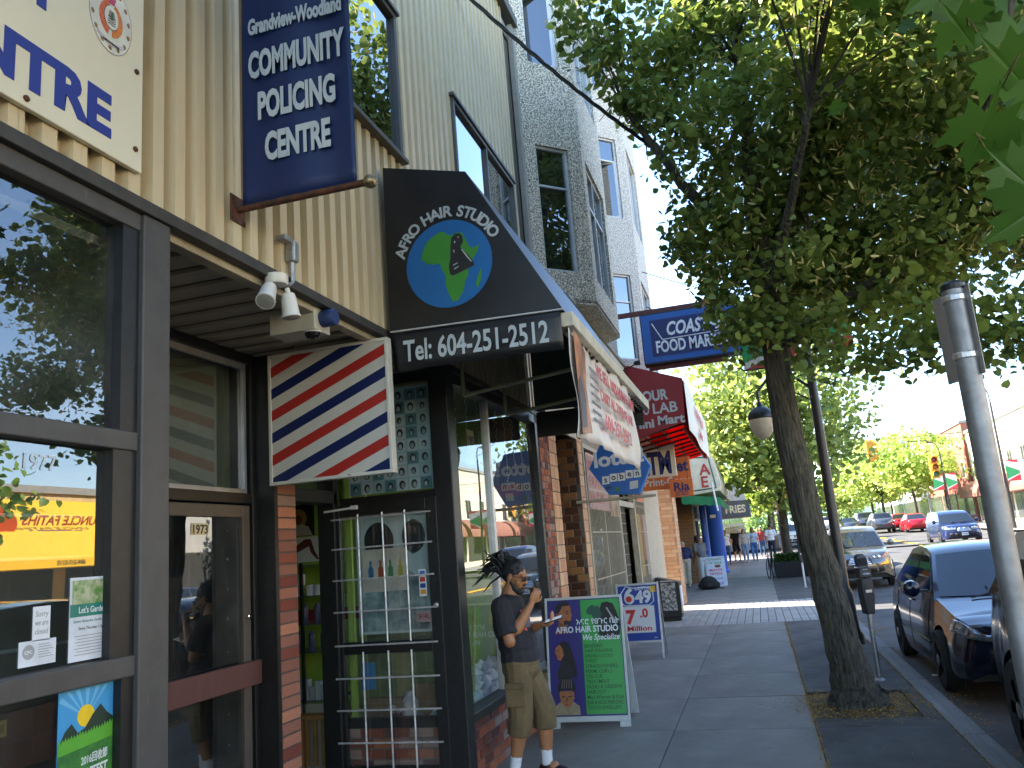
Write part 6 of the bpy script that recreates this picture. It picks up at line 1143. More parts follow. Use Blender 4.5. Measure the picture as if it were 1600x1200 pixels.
VANS = dict(SUVS, L=5.1, W=1.98, r=.35, wheels=(-1.5, 1.55), cab=[(-1.5, 1.06), (-.75, 1.58), (-.2, 1.72), (.8, 1.76), (2.0, 1.72), (2.45, 1.15)], cabz=(1.06, 1.76), cw=(.88, .7), body=[(-2.55, .38, .85, .7, .64), (-2.4, .28, .95, .86, .76), (-2.1, .26, 1.0, .93, .84), (-1.2, .25, 1.08, .94, .88), (0, .25, 1.12, .94, .89), (1.8, .26, 1.14, .94, .88), (2.4, .3, 1.12, .88, .82), (2.55, .4, 1.02, .8, .74)], mirror=(-1.1, 1.2), sidewin=[[(-1.1, 1.18), (-.7, 1.52), (-.2, 1.63), (.05, 1.64), (.08, 1.18)], [(.14, 1.18), (.11, 1.64), (1.1, 1.64), (1.15, 1.18)], [(1.22, 1.18), (1.18, 1.64), (2.0, 1.58), (2.2, 1.24)]], doors=(-1.25, .11, 1.18), handles=(-.1, .3))
def nose(t, S, side, paint, kind):
    """lamps, grille, bumper openings and plate set on the nose"""
    Lh = S['L']/2; Y = lambda s, f: -Lh-S['bow']*(1-s*s)-S['lip']*math.sin(math.pi*f)*(1-s**4); zb, zt = side(-Lh, 0)[1], side(-Lh, 1)[1]; X = lambda s, f: s*side(-Lh, f)[0]; Z = lambda f: zb+(zt-zb)*f
    def patch(nm, s0, s1, f0, f1, m, d=.012, n=8, fn=None):
        def g(u, v):
            s = s0+(s1-s0)*u; a, c = (f0, f1) if fn is None else fn(u); f = a+(c-a)*v; return (X(s, f), Y(s, f)-d, Z(f))
        o = MB().grid(g, n, 4).build(nm, m, t, smooth=True, fix=False, sharp=0); md = o.modifiers.new('s', 'SOLIDIFY'); md.thickness = .015; md.offset = -1; return o
    # headlamps wrap the corner
    for sg in (-1, 1):
        def g(u, v, z0=S['hl'][0], z1=S['hl'][1]):
            # from inner front corner outwards and back along the wing
            if u < .55: s = .52+.48*u/.55; f = (z0+(z1-z0)*(.0+v)-zb)/(zt-zb); f = max(0, min(1.0, f)); x, y, z = X(s, f), Y(s, f), Z(f)
            else:
                y = -Lh+.46*(u-.55)/.45; sd = S['hl']; z = z0+.07*(u-.55)/.45+(z1+.035*(u-.55)/.45-z0-.07*(u-.55)/.45)*v; zt_ = interp(S['body'], y)[1]; zb_ = interp(S['body'], y)[0]; z = min(z, zt_-.005); f = (z-zb_)/(zt_-zb_); w0, w1 = interp(S['body'], y)[2:]; x = w0+(w1-w0)*f+S.get('bulge', .045)*math.sin(math.pi*min(1, f*1.05))**.8
            d = .008; return (sg*(x+d*.9), y-d, z)
        h = MB().grid(g, 14, 5).build('headlight', HLG, t, smooth=True, fix=False, sharp=0); md = h.modifiers.new('s', 'SOLIDIFY'); md.thickness = .02; md.offset = -1
        x, y, z = g(.12, .45); MB().lathe([(.05, 0), (.046, -.01), (.03, -.016), (.01, -.018)], (x, y-.004, z), 16, 'y').build('reflector', CHROME, h, smooth=True); x, y, z = g(.36, .5); MB().lathe([(.062, 0), (.058, -.012), (.04, -.02), (.01, -.024)], (x-sg*.0, y-.004, z), 18, 'y').build('projector', CHROME, h, smooth=True)
        def ga(u, v): p = g(.52+.3*u, .08+.84*v); return (p[0]+sg*.004, p[1]-.003, p[2])
        MB().grid(ga, 4, 3).build('indicator', AMB, h, smooth=True, fix=False)
    g0, g1 = S['gr']; ff = lambda z: (z-zb)/(zt-zb)
    grl = patch('grille', -.5, .5, ff(g0), ff(g1), TRIM, .006)
    if kind != 'sedan':
        for k in range(4): a = g0+(g1-g0)*(k+.25)/4; patch('grille_bar', -.46+.03*k, .46-.03*k, ff(a), ff(a+.03), CHROME, .02).parent = grl
    else: patch('grille_bar', -.46, .46, ff(g1-.03), ff(g1-.012), CHROME, .014).parent = grl
    b0, b1 = S['bp']; patch('bumper_intake', -.62, .62, ff(b0), ff(b1), TRIM, .006)
    for sg in (-1, 1): patch('fog_recess', sg*.72, sg*.92, ff(b0+.02), ff(b1+.02), TRIM, .006)
    zc = S['pz']; px = .15; y = Y(0, ff(zc)) - .02; p = MB().box(-px, px, y-.012, y, zc-.075, zc+.075).build('number_plate', mat('plate white', C('#c9d0d8'), .4), t); text(S['plate'], .1, NV, Matrix(((1, 0, 0, 0), (0, 0, -1, y-.0125), (0, 1, 0, zc-.035), (0, 0, 0, 1))), t, bold=.02, fit=.25, local=True)
    em = MB().lathe([(.055, 0), (.05, -.012), (.02, -.014)], (0, Y(0, ff(g1-.05))-.012, g1-.05 if kind != 'sedan' else g1-.02), 18, 'y').build('badge', CHROME, t)
    for k in range(2):   # wipers lie on the cowl
        x = -.45+.55*k; y0, z0 = S['cab'][0]; y1, z1 = S['cab'][1]
        MB().tube([(x, y0-.17, z0+.03), (x+.3, y0-.1, z0+.075), (x+.62, y0-.11, z0+.065)], .009, 5).build('wiper', TRIM, t)
SED.update(hl=(.6, .74), gr=(.56, .66), bp=(.33, .45), pz=.5, plate='HYD 649'); SUVS.update(hl=(.82, .97), gr=(.66, .86), bp=(.44, .56), pz=.55, plate='AA8 FELL'); VANS.update(hl=(.74, .92), gr=(.66, .86), bp=(.42, .55), pz=.52, plate='VAN 215')
BLKP = car_paint('black car paint', (.004, .007, .024), 0); SILP = car_paint('beige silver paint', C('#77756f'), .7); BLUP = car_paint('dark blue van paint', (.02, .03, .09)); REDP = car_paint('red car paint', C('#a3202a'), .2); WHTP = car_paint('white car paint', .7, 0); GRYP = car_paint('grey car paint', C('#5c6068'), .6)
RZ = -.13
t, sd = make_car('parked_car', 'black sedan parked facing us at the kerb', (2.55, 11.35, -.13), 0, SED, BLKP, 'parked cars'); nose(t, SED, sd, BLKP, 'sedan')
t, sd = make_car('parked_car', 'dark hatchback at the right edge, only its rear corner in view', (2.6, 5.75, -.13), 0, SUVS, car_paint('charcoal paint', (.012, .012, .014)), 'parked cars'); 
t, sd = make_car('parked_car', 'beige silver SUV parked facing us behind the black sedan', (2.75, 27.6, -.13), RAD(-4), SUVS, SILP, 'parked cars'); nose(t, SUVS, sd, SILP, 'suv')
t, sd = make_car('minivan', 'dark blue minivan driving towards us on the sunlit road', (10.2, 50.5, gz(50)-.13), 0, VANS, BLUP, 'moving cars', 'van'); nose(t, VANS, sd, BLUP, 'van')
t, sd = make_car('parked_car', 'pale blue car just behind the silver SUV', (3.2, 37, gz(37)-.13), 0, SED, car_paint('pale blue paint', C('#7f9ec4'), .5), 'parked cars'); nose(t, SED, sd, WHTP, 'sedan')
t, sd = make_car('parked_car', 'white SUV parked far up the left kerb beyond the planter', (2.6, 62, gz(62)-.13), 0, SUVS, WHTP, 'parked cars'); nose(t, SUVS, sd, WHTP, 'suv')
for k, (x, y, S_, p, lb) in enumerate(((12.2, 74, SED, REDP, 'bright red sedan waiting beyond the crossing'), (10.2, 78, SUVS, GRYP, 'grey SUV waiting left of the red sedan'), (12.3, 82, SED, REDP, 'second red car right behind the first'), (8.2, 84, SED, GRYP, 'grey sedan furthest left in the waiting row'), (7.0, 92, SUVS, WHTP, 'white SUV far along the road'), (10.3, 90, VANS, GRYP, 'grey van at the back of the waiting row'))): make_car('queued_car', lb, (x, y, gz(y)-.13), math.pi, S_, p, 'cars waiting beyond the crossing')
make_car('parked_car', 'dark red sedan parked across the street by the pizza shop', (14.4, 20.5, -.13), math.pi, SED, car_paint('dark red paint', C('#5a1218'), .3), 'parked cars'); t, _ = make_car('parked_car', 'dark grey sedan parked across the street ahead of the red one', (14.4, 26.5, -.13), math.pi, SED, GRYP, 'parked cars')
# ------------------------------------------------------------------ people
from mathutils.bvhtree import BVHTree
def fskin(name, c): return mat(name, c, .5, var=.1, scale=9, bump=.08, bscale=160)
def cloth(name, c, **k): return mat(name, c, .85, var=k.pop('var', .16), scale=k.pop('scale', 14), bump=.35, bscale=60, **k)
def ball(b, c, r, M=None, n=14, m=9):
    r = (r, r, r) if isinstance(r, (int, float)) else r; vs = []; fs = []
    for i in range(1, m):
        p = math.pi*i/m
        for k in range(n): t = 2*math.pi*k/n; v = Vector((r[0]*math.sin(p)*math.cos(t), r[1]*math.sin(p)*math.sin(t), r[2]*math.cos(p))); vs.append(Vector(c)+(M @ v if M else v))
    a, e = len(vs), len(vs)+1; vs += [Vector(c)+(M @ Vector((0, 0, r[2])) if M else Vector((0, 0, r[2]))), Vector(c)-(M @ Vector((0, 0, r[2])) if M else Vector((0, 0, r[2])))]
    for i in range(m-2): fs += [(i*n+k, (i+1)*n+k, (i+1)*n+(k+1) % n, i*n+(k+1) % n) for k in range(n)]
    fs += [(a, k, (k+1) % n) for k in range(n)]+[(e, (m-2)*n+(k+1) % n, (m-2)*n+k) for k in range(n)]; b.add(vs, fs)
def chain(b, P, R_, n=12, hem=False):
    b.tube(P, R_, n); [ball(b, p, r*.99, n=10, m=7) for p, r in list(zip(P, R_))[:-1 if hem else None]]
def solid(b, name, m, parent, voxel, it=6, fac=.5):
    me = b.mesh(name, m, fix=False); o = evaluated(me, [('REMESH', dict(mode='VOXEL', voxel_size=voxel, use_smooth_shade=True)), ('SMOOTH', dict(factor=fac, iterations=it))])
    bpy.data.meshes.remove(me); o.name = name; o.materials.clear(); o.materials.append(m); ob = bpy.data.objects.new(name, o); col.objects.link(ob); ob.parent = parent; ob['_local'] = 1; return ob
def lerp(a, b, t): return Vector(a)+(Vector(b)-Vector(a))*t
def hand(b, wrist, d, up, s=1, curl=.5, thumb=1, fine=True):
    """palm and five fingers; d = finger direction, up = back of the hand, thumb = side of the thumb"""
    d = Vector(d).normalized(); up = Vector(up); up = (up-d*up.dot(d)).normalized(); sd = d.cross(up).normalized()*thumb; w = Vector(wrist)
    M = Matrix((d, sd, up)).transposed(); ball(b, w+d*.045*s, (.056*s, .042*s, .019*s), M)
    if not fine: ball(b, w+d*.11*s-up*.02*s, (.045*s, .036*s, .02*s), M); return w+d*.1*s
    for k, (off, ln) in enumerate(((.03, .072), (.011, .08), (-.009, .075), (-.027, .06))):
        p = w+d*.088*s+sd*off*s; dd = d.copy(); P = [w+d*.05*s+sd*off*.8*s, p]; a = curl*(1+.12*k)
        for q in (.42, .33, .25): c_, s_ = math.cos(a), math.sin(a); dd = (dd*c_-up*s_); up2 = up; p = p+dd*ln*q*s; P.append(p); up = (up2*c_+(d if False else dd)*0+up2*0) if False else up
        chain(b, P, [.010*s, .0098*s, .009*s, .0083*s, .0072*s], 8)
    p = w+d*.02*s+sd*.03*s; q = p+(d*.6+sd*.7-up*.35*curl).normalized()*.04*s; chain(b, [p, q, q+(d*.9+sd*.15-up*.5*curl).normalized()*.034*s], [.013*s, .0115*s, .009*s], 8)
    return w+d*.1*s
def head(b, c, fwd, upv, s=1):
    f = Vector(fwd).normalized(); u = Vector(upv); u = (u-f*u.dot(f)).normalized(); l = u.cross(f); M = Matrix((l, f, u)).transposed(); c = Vector(c); A = lambda x, y, z: c+M @ (Vector((x, y, z))*s)
    ball(b, A(0, -.012, .03), (.077*s, .095*s, .09*s), M); ball(b, A(0, .03, -.035), (.062*s, .066*s, .078*s), M); ball(b, A(0, .052, -.085), (.036*s, .036*s, .03*s), M)
    chain(b, [A(0, .088, .012), A(0, .108, -.022)], [.011*s, .016*s], 8); ball(b, A(.013, .097, -.026), .010*s); ball(b, A(-.013, .097, -.026), .010*s); ball(b, A(0, .082, .028), (.06*s, .02*s, .014*s), M)
    ball(b, A(0, .083, -.058), (.026*s, .016*s, .009*s), M); ball(b, A(0, .08, -.07), (.023*s, .016*s, .009*s), M)
    for sg in (-1, 1): ball(b, A(sg*.078, -.008, -.012), (.012*s, .02*s, .032*s), M); ball(b, A(sg*.05, .06, -.03), (.024*s, .026*s, .026*s), M)
    return A, M
def figure(label, loc, rz, J, skin, top, bottom, hair, shoe, voxel=.013, sleeve='short', legs='long', group='people on the pavement', s=1.0, hairstyle='short', build=1.0, fine=False, name='person', extra=None):
    t = thing(name, label, 'person', loc, rz, group, local=True); t.scale = (s, s, s)
    g = lambda k: Vector((J[k][0], -J[k][1], J[k][2])); b = MB(); hf = J.get('look', (0, 1, -.1)); hf = (hf[0], -hf[1], hf[2])
    A, HM = head(b, g('head'), hf, J.get('hup', (0, 0, 1)))
    chain(b, [g('neck')-Vector((0, 0, .05)), g('head')+Vector((0, .01, -.05))], [.066*build, .06])
    tor = [(g('pelvis'), (.155, .105, .12)), (lerp(g('pelvis'), g('chest'), .5), (.14, .1, .14)), (g('chest'), (.165, .11, .15)), (lerp(g('chest'), g('neck'), .6), (.14, .085, .07))]
    for p, r in tor: ball(b, p, tuple(q*build*.93 for q in r))
    for sd in 'LR':
        chain(b, [g('sh'+sd), g('el'+sd), lerp(g('el'+sd), g('wr'+sd), .35), g('wr'+sd)], [.048*build, .04*build, .04*build, .026])
        hd = J.get('hd'+sd, None); hd = Vector((hd[0], -hd[1], hd[2])) if hd else (g('wr'+sd)-g('el'+sd)); up = J.get('hu'+sd, (1 if sd == 'L' else -1, 0, 0)); up = (up[0], -up[1], up[2])
        hand(b, g('wr'+sd)+hd.normalized()*.015, hd, up, 1, J.get('curl'+sd, .35), J.get('th'+sd, 1 if sd == 'L' else -1), fine)
        chain(b, [g('hip'+sd), g('kn'+sd), lerp(g('kn'+sd), g('an'+sd), .3), g('an'+sd)], [.078*build, .056*build, .055*build, .036])
        fd = J.get('ft'+sd, (0, 1, 0)); fd = Vector((fd[0], -fd[1], fd[2])).normalized(); ball(b, g('an'+sd)+fd*.06-Vector((0, 0, .03)), .04)
    body = solid(b, 'body', skin, t, voxel)
    b = MB()      # top
    for p, r in tor: ball(b, p, tuple(q*build*1.1 for q in r))
    pv = g('pelvis'); ball(b, pv+Vector((0, 0, .02)), (.172*build, .128*build, .12)); ball(b, lerp(g('pelvis'), g('chest'), .45)+Vector((0, -.01, 0)), (.165*build, .128*build, .16)); chain(b, [g('shL'), g('shR')], [.062*build]*2)
    for sd in 'LR':
        ch = [g('sh'+sd)]
        if sleeve == 'short': chain(b, [g('sh'+sd), lerp(g('sh'+sd), g('el'+sd), .35), lerp(g('sh'+sd), g('el'+sd), .82)], [.068*build, .07*build, .076*build], hem=True)
        elif sleeve == 'long': chain(b, [g('sh'+sd), g('el'+sd), lerp(g('el'+sd), g('wr'+sd), .92)], [.064*build, .056*build, .04])
    topo = solid(b, 'top', top, t, voxel)
    b = MB()      # trousers
    ball(b, pv, (.172*build, .125*build, .125)); ball(b, pv-Vector((0, 0, .06)), (.165*build, .125*build, .1))
    for sd in 'LR':
        if legs == 'long': chain(b, [g('hip'+sd), g('kn'+sd), lerp(g('kn'+sd), g('an'+sd), .93)], [.1*build, .07*build, .052])
        elif legs == 'wide': chain(b, [g('hip'+sd), g('kn'+sd), lerp(g('kn'+sd), g('an'+sd), .97)], [.108*build, .09, .085], hem=True)
        elif legs == 'crop': chain(b, [g('hip'+sd), lerp(g('hip'+sd), g('kn'+sd), .55), g('kn'+sd), lerp(g('kn'+sd), g('an'+sd), .36)], [.108, .104, .096, .09], hem=True)
        else: chain(b, [g('hip'+sd), lerp(g('hip'+sd), g('kn'+sd), .85)], [.105*build, .1])
    bot = solid(b, 'trousers', bottom, t, voxel)
    for sd in 'LR':
        fd = J.get('ft'+sd, (0, 1, 0)); fd = Vector((fd[0], -fd[1], fd[2])).normalized(); an = g('an'+sd); lf = fd.cross(Vector((0, 0, 1))); M = Matrix((lf, fd, Vector((0, 0, 1)))).transposed(); b = MB(); z0 = an.z-.09
        ball(b, Vector((an.x, an.y, z0+.042))-fd*.02, (.043, .055, .042), M); ball(b, Vector((an.x, an.y, z0+.036))+fd*.09, (.047, .095, .036), M); ball(b, an-Vector((0, 0, .035)), (.045, .055, .05), M); ball(b, Vector((an.x, an.y, z0+.014))+fd*.05, (.05, .145, .014), M)
        solid(b, 'shoe', shoe, t, max(.008, voxel*.8), 3)
    if hairstyle:
        b = MB(); ball(b, A(0, -.022, .042), (.084, .1, .09), HM); 
        if hairstyle == 'bun': ball(b, A(0, -.1, .06), .045)
        if hairstyle == 'long': chain(b, [A(0, -.06, .03), A(0, -.09, -.06), A(0, -.085, -.2)], [.08, .078, .06]); chain(b, [A(.06, -.02, .0), A(.075, -.02, -.17)], [.035, .03]); chain(b, [A(-.06, -.02, .0), A(-.075, -.02, -.17)], [.035, .03])
        if hairstyle == 'cap': ball(b, A(0, -.01, .05), (.092, .105, .085), HM)
        if hairstyle == 'short': ball(b, A(0, -.03, .02), (.082, .094, .09), HM)
        solid(b, 'hair', hair, t, voxel, 3)
    return t, A, g, dict(top=topo, bot=bot, body=body, HM=HM)
def pose(w=0, lean=0, **k):
    """upright figure about 1.72 m tall; w = stride"""
    J = dict(head=(0, .02+lean*.5, 1.6), neck=(0, lean*.42, 1.44), chest=(0, lean*.32, 1.25), pelvis=(0, 0, .95), shL=(.17, lean*.4, 1.38), shR=(-.17, lean*.4, 1.38), elL=(.23, -.08*w+lean*.3, 1.1), elR=(-.23, .08*w+lean*.3, 1.1), wrL=(.24, -.06*w+.1+lean*.3, .86), wrR=(-.24, .16*w+.06+lean*.3, .86),
             hipL=(.09, 0, .9), hipR=(-.09, 0, .9), knL=(.1, .22*w+.02, .5), knR=(-.09, .02-.06*w, .5), anL=(.09, .28*w, .09), anR=(-.08, -.3*w, .1+.05*abs(w))); J.update(k); return J
SK1, SK2, SK3 = fskin('warm brown skin', C('#a9764f')), fskin('fair skin', C('#c99a7c')), fskin('dark brown skin', C('#6d4630'))
DEN = cloth('denim', C('#33507a')); DEN2 = cloth('pale denim', C('#7d9ac0')); WTE = cloth('white cotton', .72, var=.05); NVY = cloth('dark navy cloth', C('#20263a')); BKC = cloth('black cloth', .018); HBK = mat('black hair', .012, .55, var=.3, scale=60, bump=.6, bscale=120); HBR = mat('brown hair', C('#2c1d14'), .55, var=.3, scale=60, bump=.6); SHB = mat('dark shoe', .02, .5); SHW = mat('pale shoe', .6, .6); TANB = mat('tan boot', C('#9a6638'), .6)
# ---- the man with the phone
SKM = fskin('tan skin', C('#a8744e')); TEE = cloth('charcoal t-shirt', C('#28262b'), var=.12, scale=8); CARGO = cloth('olive brown cargo cotton', C('#6b5a3c'), var=.18, scale=7); MAR = mat('maroon black shoe', C('#2c171b'), .6, var=.4, scale=30)
J = dict(head=(0, .005, 1.49), look=(-.12, 1, -.38), hup=(0, .25, 1), neck=(0, -.055, 1.365), chest=(0, -.05, 1.14), pelvis=(0, .0, .86), shL=(.165, -.07, 1.27), shR=(-.165, -.075, 1.27), elL=(.2, -.03, 1.03), wrL=(.06, .165, 1.1), elR=(-.21, -.01, 1.02), wrR=(-.1, .15, 1.275),
         hipL=(.09, 0, .82), hipR=(-.09, 0, .82), knL=(.1, .13, .48), knR=(-.1, -.0, .47), anL=(.1, .12, .1), anR=(-.09, -.08, .1), ftL=(-.25, 1, 0), ftR=(-.35, 1, 0), hdL=(-.35, .9, .12), huL=(.1, -.15, -1), thL=-1, curlL=.75, hdR=(.25, .45, .85), huR=(-.75, .5, -.2), thR=1, curlR=.95)
man, A, g, parts = figure('man in charcoal t-shirt and olive cargo shorts with a phone, leaning by the studio window', (-1.88, 6.28, 0), RAD(90), J, SKM, TEE, CARGO, HBK, MAR, voxel=.0062, sleeve='short', legs='crop', group=None, hairstyle='short', fine=True, build=1.18)
man.pop('group', None)
HM = parts['HM']
for sd in 'LR':
    an, kn = g('an'+sd), g('kn'+sd); chain_ = MB(); chain(chain_, [an-Vector((0, 0, .01)), lerp(an, kn, .14), lerp(an, kn, .26)], [.044, .043, .047]); solid(chain_, 'sock', cloth('white sock', .75, var=.05), man, .008, 3)
    P = g('an'+sd); fd = Vector((J['ft'+sd][0], -J['ft'+sd][1], 0)).normalized(); lf = fd.cross(Vector((0, 0, 1)))
    for k in range(4): q = P+fd*(.06+.022*k)+Vector((0, 0, -.015-.012*k)); MB().tube([q-lf*.026, q+Vector((0, 0, .012)), q+lf*.026], .0035, 5).build('lace', BLACK, man)
rr = random.Random(31); b = MB()      # dreadlocks swept back from the crown
for k in range(46):
    a = rr.uniform(-1.2, 1.2); h = rr.uniform(-.02, .11); p = A(.07*math.sin(a), -.075-.02*math.cos(a), h); q = p+HM @ Vector((rr.gauss(0, .02), -.05, rr.gauss(.02, .03))); ln = rr.uniform(.08, .19); up = rr.uniform(-1.1, .05) if k > 2 else rr.uniform(.3, .7)
    r_ = q+HM @ Vector((rr.gauss(0, .03), -.5*ln, up*ln*.6)); e = r_+HM @ Vector((rr.gauss(0, .02), -.35*ln, up*ln*.5-.02)); b.tube([p, q, r_, e], [.010, .009, .007, .003], 6)
for k in range(60):
    a = rr.uniform(0, 6.28); z = rr.uniform(.03, .125); r_ = .082*math.sqrt(max(.05, 1-((z-.035)/.095)**2)); p = A(r_*math.cos(a), -.02+r_*1.1*math.sin(a), z); b.tube([p, A(.04*math.cos(a), -.09, z*.6+.05)], [.010, .009], 5)
b.build('dreadlocks', HBK, man, smooth=True)
b = MB(); chain(b, [A(.054, .01, -.05), A(.046, .045, -.083), A(.02, .075, -.103), A(-.02, .075, -.103), A(-.046, .045, -.083), A(-.054, .01, -.05)], [.015, .026, .027, .027, .026, .015]); chain(b, [A(.022, .094, -.062), A(.026, .085, -.088)], [.007, .008]); chain(b, [A(-.022, .094, -.062), A(-.026, .085, -.088)], [.007, .008]); chain(b, [A(.02, .1, -.045), A(-.02, .1, -.045)], [.006, .006])
solid(b, 'beard', HBK, man, .005, 3)
gl = MB()
for sg in (-1, 1):
    P = [A(sg*.034+.024*math.cos(t), .108, .006+.017*math.sin(t)) for t in [2*math.pi*k/14 for k in range(15)]]; gl.tube(P, .0024, 5); gl.tube([A(sg*.058, .105, .01), A(sg*.079, .05, .012), A(sg*.083, -.01, .008)], .0024, 5)
gl.tube([A(-.01, .11, .01), A(.01, .11, .01)], .002, 5); gl.build('glasses', BLACK, man)
for sg in (-1, 1): MB().lathe([(.022, 0), (.022, .001)], (0, 0, 0), 14).build('lens', mat('spectacle lens', .03, .05), man).matrix_basis = Matrix.Translation(A(sg*.034, .107, .006)) @ HM.to_4x4() @ Matrix.Rotation(RAD(90), 4, 'X'); b = MB(); ball(b, A(sg*.084, -.005, -.042), .006); b.build('ear_stud', CHROME, man)
P = [g('neck')+Vector((.062*math.sin(t), -.05*math.cos(t)-.012, -.005-.035*max(0, math.cos(t)))) for t in [2*math.pi*k/24 for k in range(25)]]; MB().tube(P, .003, 5).build('necklace', mat('silver chain', .6, .3, .9), man)
# red print on the shirt front, laid on the cloth
tm_ = parts['top'].data; bv = BVHTree.FromPolygons([v.co.copy() for v in tm_.vertices], [tuple(p.vertices) for p in tm_.polygons])
def decal(nm, x0, x1, z0, z1, m, n=5):
    pts = {}; bb = MB()
    for i in range(n+1):
        for j in range(n+1):
            o = Vector((x0+(x1-x0)*i/n, -1, z0+(z1-z0)*j/n)); h = bv.ray_cast(o, Vector((0, 1, 0)))
            if h[0] is None: return
            pts[i, j] = len(bb.v); bb.add([h[0]+Vector((0, -.0035, 0))], [])
    bb.f = [(pts[i, j], pts[i+1, j], pts[i+1, j+1], pts[i, j+1]) for i in range(n) for j in range(n)]; o = bb.build(nm, m, man, fix=False); o.modifiers.new('s', 'SOLIDIFY').thickness = .001
RP = mat('shirt print coral', C('#c9503f'), .7)
for k, (x0, x1, z0, z1) in enumerate(((-.125, -.1, 1.1, 1.15), (-.115, -.09, 1.155, 1.2), (-.098, -.075, 1.205, 1.235), (-.09, -.06, 1.08, 1.1), (.03, .07, 1.1, 1.16), (.05, .09, 1.17, 1.21))): decal('shirt_print', x0, x1, z0, z1, RP)
decal('shirt_figure', -.07, .03, 1.1, 1.22, mat('shirt print grey', C('#5f646e'), .8), 8)
for sd, x in (('R', -.2), ('L', .2)):   # cargo pockets
    kn, hp = g('kn'+sd), g('hip'+sd); c = lerp(hp, kn, .55); MB().cbox((c.x+(-.106 if sd == 'R' else .106), c.y, c.z), (.016, .15, .15)).build('pocket', CARGO, man, bevel=.006); MB().cbox((c.x+(-.112 if sd == 'R' else .112), c.y, c.z+.07), (.018, .155, .045)).build('pocket_flap', CARGO, man, bevel=.006)
def place_world(p): return man.matrix_basis if False else Matrix.Translation(man.location) @ Matrix.Rotation(RAD(90), 4, 'Z') @ Vector(p)
hl = g('wrL')+Vector((J['hdL'][0], -J['hdL'][1], J['hdL'][2])).normalized()*.1; c = place_world(hl+Vector((-.01, -.03, .03)))
ph = thing('phone', 'black smartphone held out in the man\'s far hand', 'phone', c, RAD(75), local=True); ph.rotation_euler = (RAD(12), RAD(-14), RAD(4)); MB().cbox((0, 0, 0), (.145, .072, .009)).build('case', BLACK, ph, bevel=.004); MB().cbox((0, 0, .0052), (.128, .066, .0012)).build('screen', mat('lit phone screen', C('#cfd6dc'), .1, emit=(C('#dfe8f0'), .05)), ph)
hr = place_world(A(0, .105, -.066)); h2 = place_world(g('wrR')+Vector((J['hdR'][0], -J['hdR'][1], J['hdR'][2])).normalized()*.11)
vp = thing('vape_pen', 'small black vape pen held between the man\'s fingers and mouth', 'vape pen', hr); MB().tube([hr, hr.lerp(h2, .55)], .006, 10).build('mouthpiece', CHROME, vp); MB().tube([hr.lerp(h2, .5), hr.lerp(h2, .95)], .008, 10).build('barrel', BLACK, vp)
# ---- people further along
GRYH = mat('grey knit', C('#b5ada0'), .9, var=.15, scale=40, bump=.6)
f1, A1, g1, p1_ = figure('person in navy jacket with white stripe and grey cap bent to the shop recess', (-2.55, 29.0, 0), RAD(192), pose(lean=.25, head=(0, .16, 1.4), chest=(0, .08, 1.16), neck=(0, .13, 1.29), shL=(.2, .1, 1.26), shR=(-.2, .1, 1.26), elL=(.26, .14, 1.0), elR=(-.26, .14, 1.0), wrL=(.2, .34, .92), wrR=(-.2, .34, .92), look=(0, 1, -.5)), SK2, cloth('navy jacket', C('#232a52')), cloth('stone trousers', C('#b3ab9a')), GRYH, SHW, sleeve='long', legs='wide', hairstyle='cap', build=1.18)
bv2 = BVHTree.FromPolygons([v.co.copy() for v in p1_['top'].data.vertices], [tuple(q.vertices) for q in p1_['top'].data.polygons])
for nm, xa, xb, mm in (('stripe', .1, .16, mat('stripe white cloth', .7, .8)), ('stripe', .075, .1, mat('stripe pink cloth', C('#c93a6a'), .8)), ('stripe', .16, .18, mat('stripe pink cloth'))):
    bb = MB(); ok = []
    for j in range(13):
        for x in (xa, xb):
            h = bv2.ray_cast(Vector((x, 1, .85+.46*j/12)), Vector((0, -1, 0))); ok.append(h[0])
    if all(q is not None for q in ok): bb.add([q+Vector((0, .004, 0)) for q in ok], [(2*j, 2*j+1, 2*j+3, 2*j+2) for j in range(12)]); o = bb.build(nm, mm, f1, fix=False); o.modifiers.new('s', 'SOLIDIFY').thickness = .002
figure('person in grey polo and white trousers leaning into the shop recess', (-1.95, 29.4, 0), RAD(212), pose(lean=.45, head=(-.05, .42, 1.58), elR=(-.3, .36, 1.12), wrR=(-.28, .55, .98), elL=(.22, .1, 1.1), look=(0, 1, -.4)), SK3, cloth('grey polo', C('#6d7076')), WTE, HBK, SHW, sleeve='short', legs='long', hairstyle='short', build=1.05)
walk = [((-1.62, 42.6), .7, 'dark-haired woman in white sleeveless top and jeans nearest the blue pillars', SK2, WTE, DEN, HBK, SHB, 'none', 'long', 'bun', .97), ((-1.2, 44.6), -.6, 'bald man in black t-shirt and shorts behind the first woman', SK2, BKC, BKC, fskin('shaved scalp', C('#c99a7c')), SHB, 'short', 'short', None, 1.04),
        ((-.75, 43.2), .5, 'long-haired woman in loose grey sweater at the middle of the group', SK2, cloth('grey sweater', C('#b9b7b0')), DEN2, HBR, SHW, 'long', 'long', 'long', .98), ((-.32, 43.8), -.5, 'long-haired woman in pale blue top and tan boots', SK1, cloth('pale blue top', C('#c9d3e0')), cloth('blue denim', C('#4a77b8')), HBR, TANB, 'short', 'long', 'long', .98),
        ((.55, 43.0), .6, 'tall man in white t-shirt and dark jeans walking away on the right', SK1, WTE, NVY, HBK, SHB, 'short', 'long', 'short', 1.05), ((-.9, 48.0), .4, 'distant passer-by in dark clothes at the crossing', SK2, BKC, NVY, HBR, SHB, 'long', 'long', 'short', 1.0), ((.1, 47.5), .4, 'distant passer-by in a red top at the crossing', SK1, cloth('red top', C('#a03a34')), DEN, HBK, SHB, 'short', 'long', 'long', .95)]
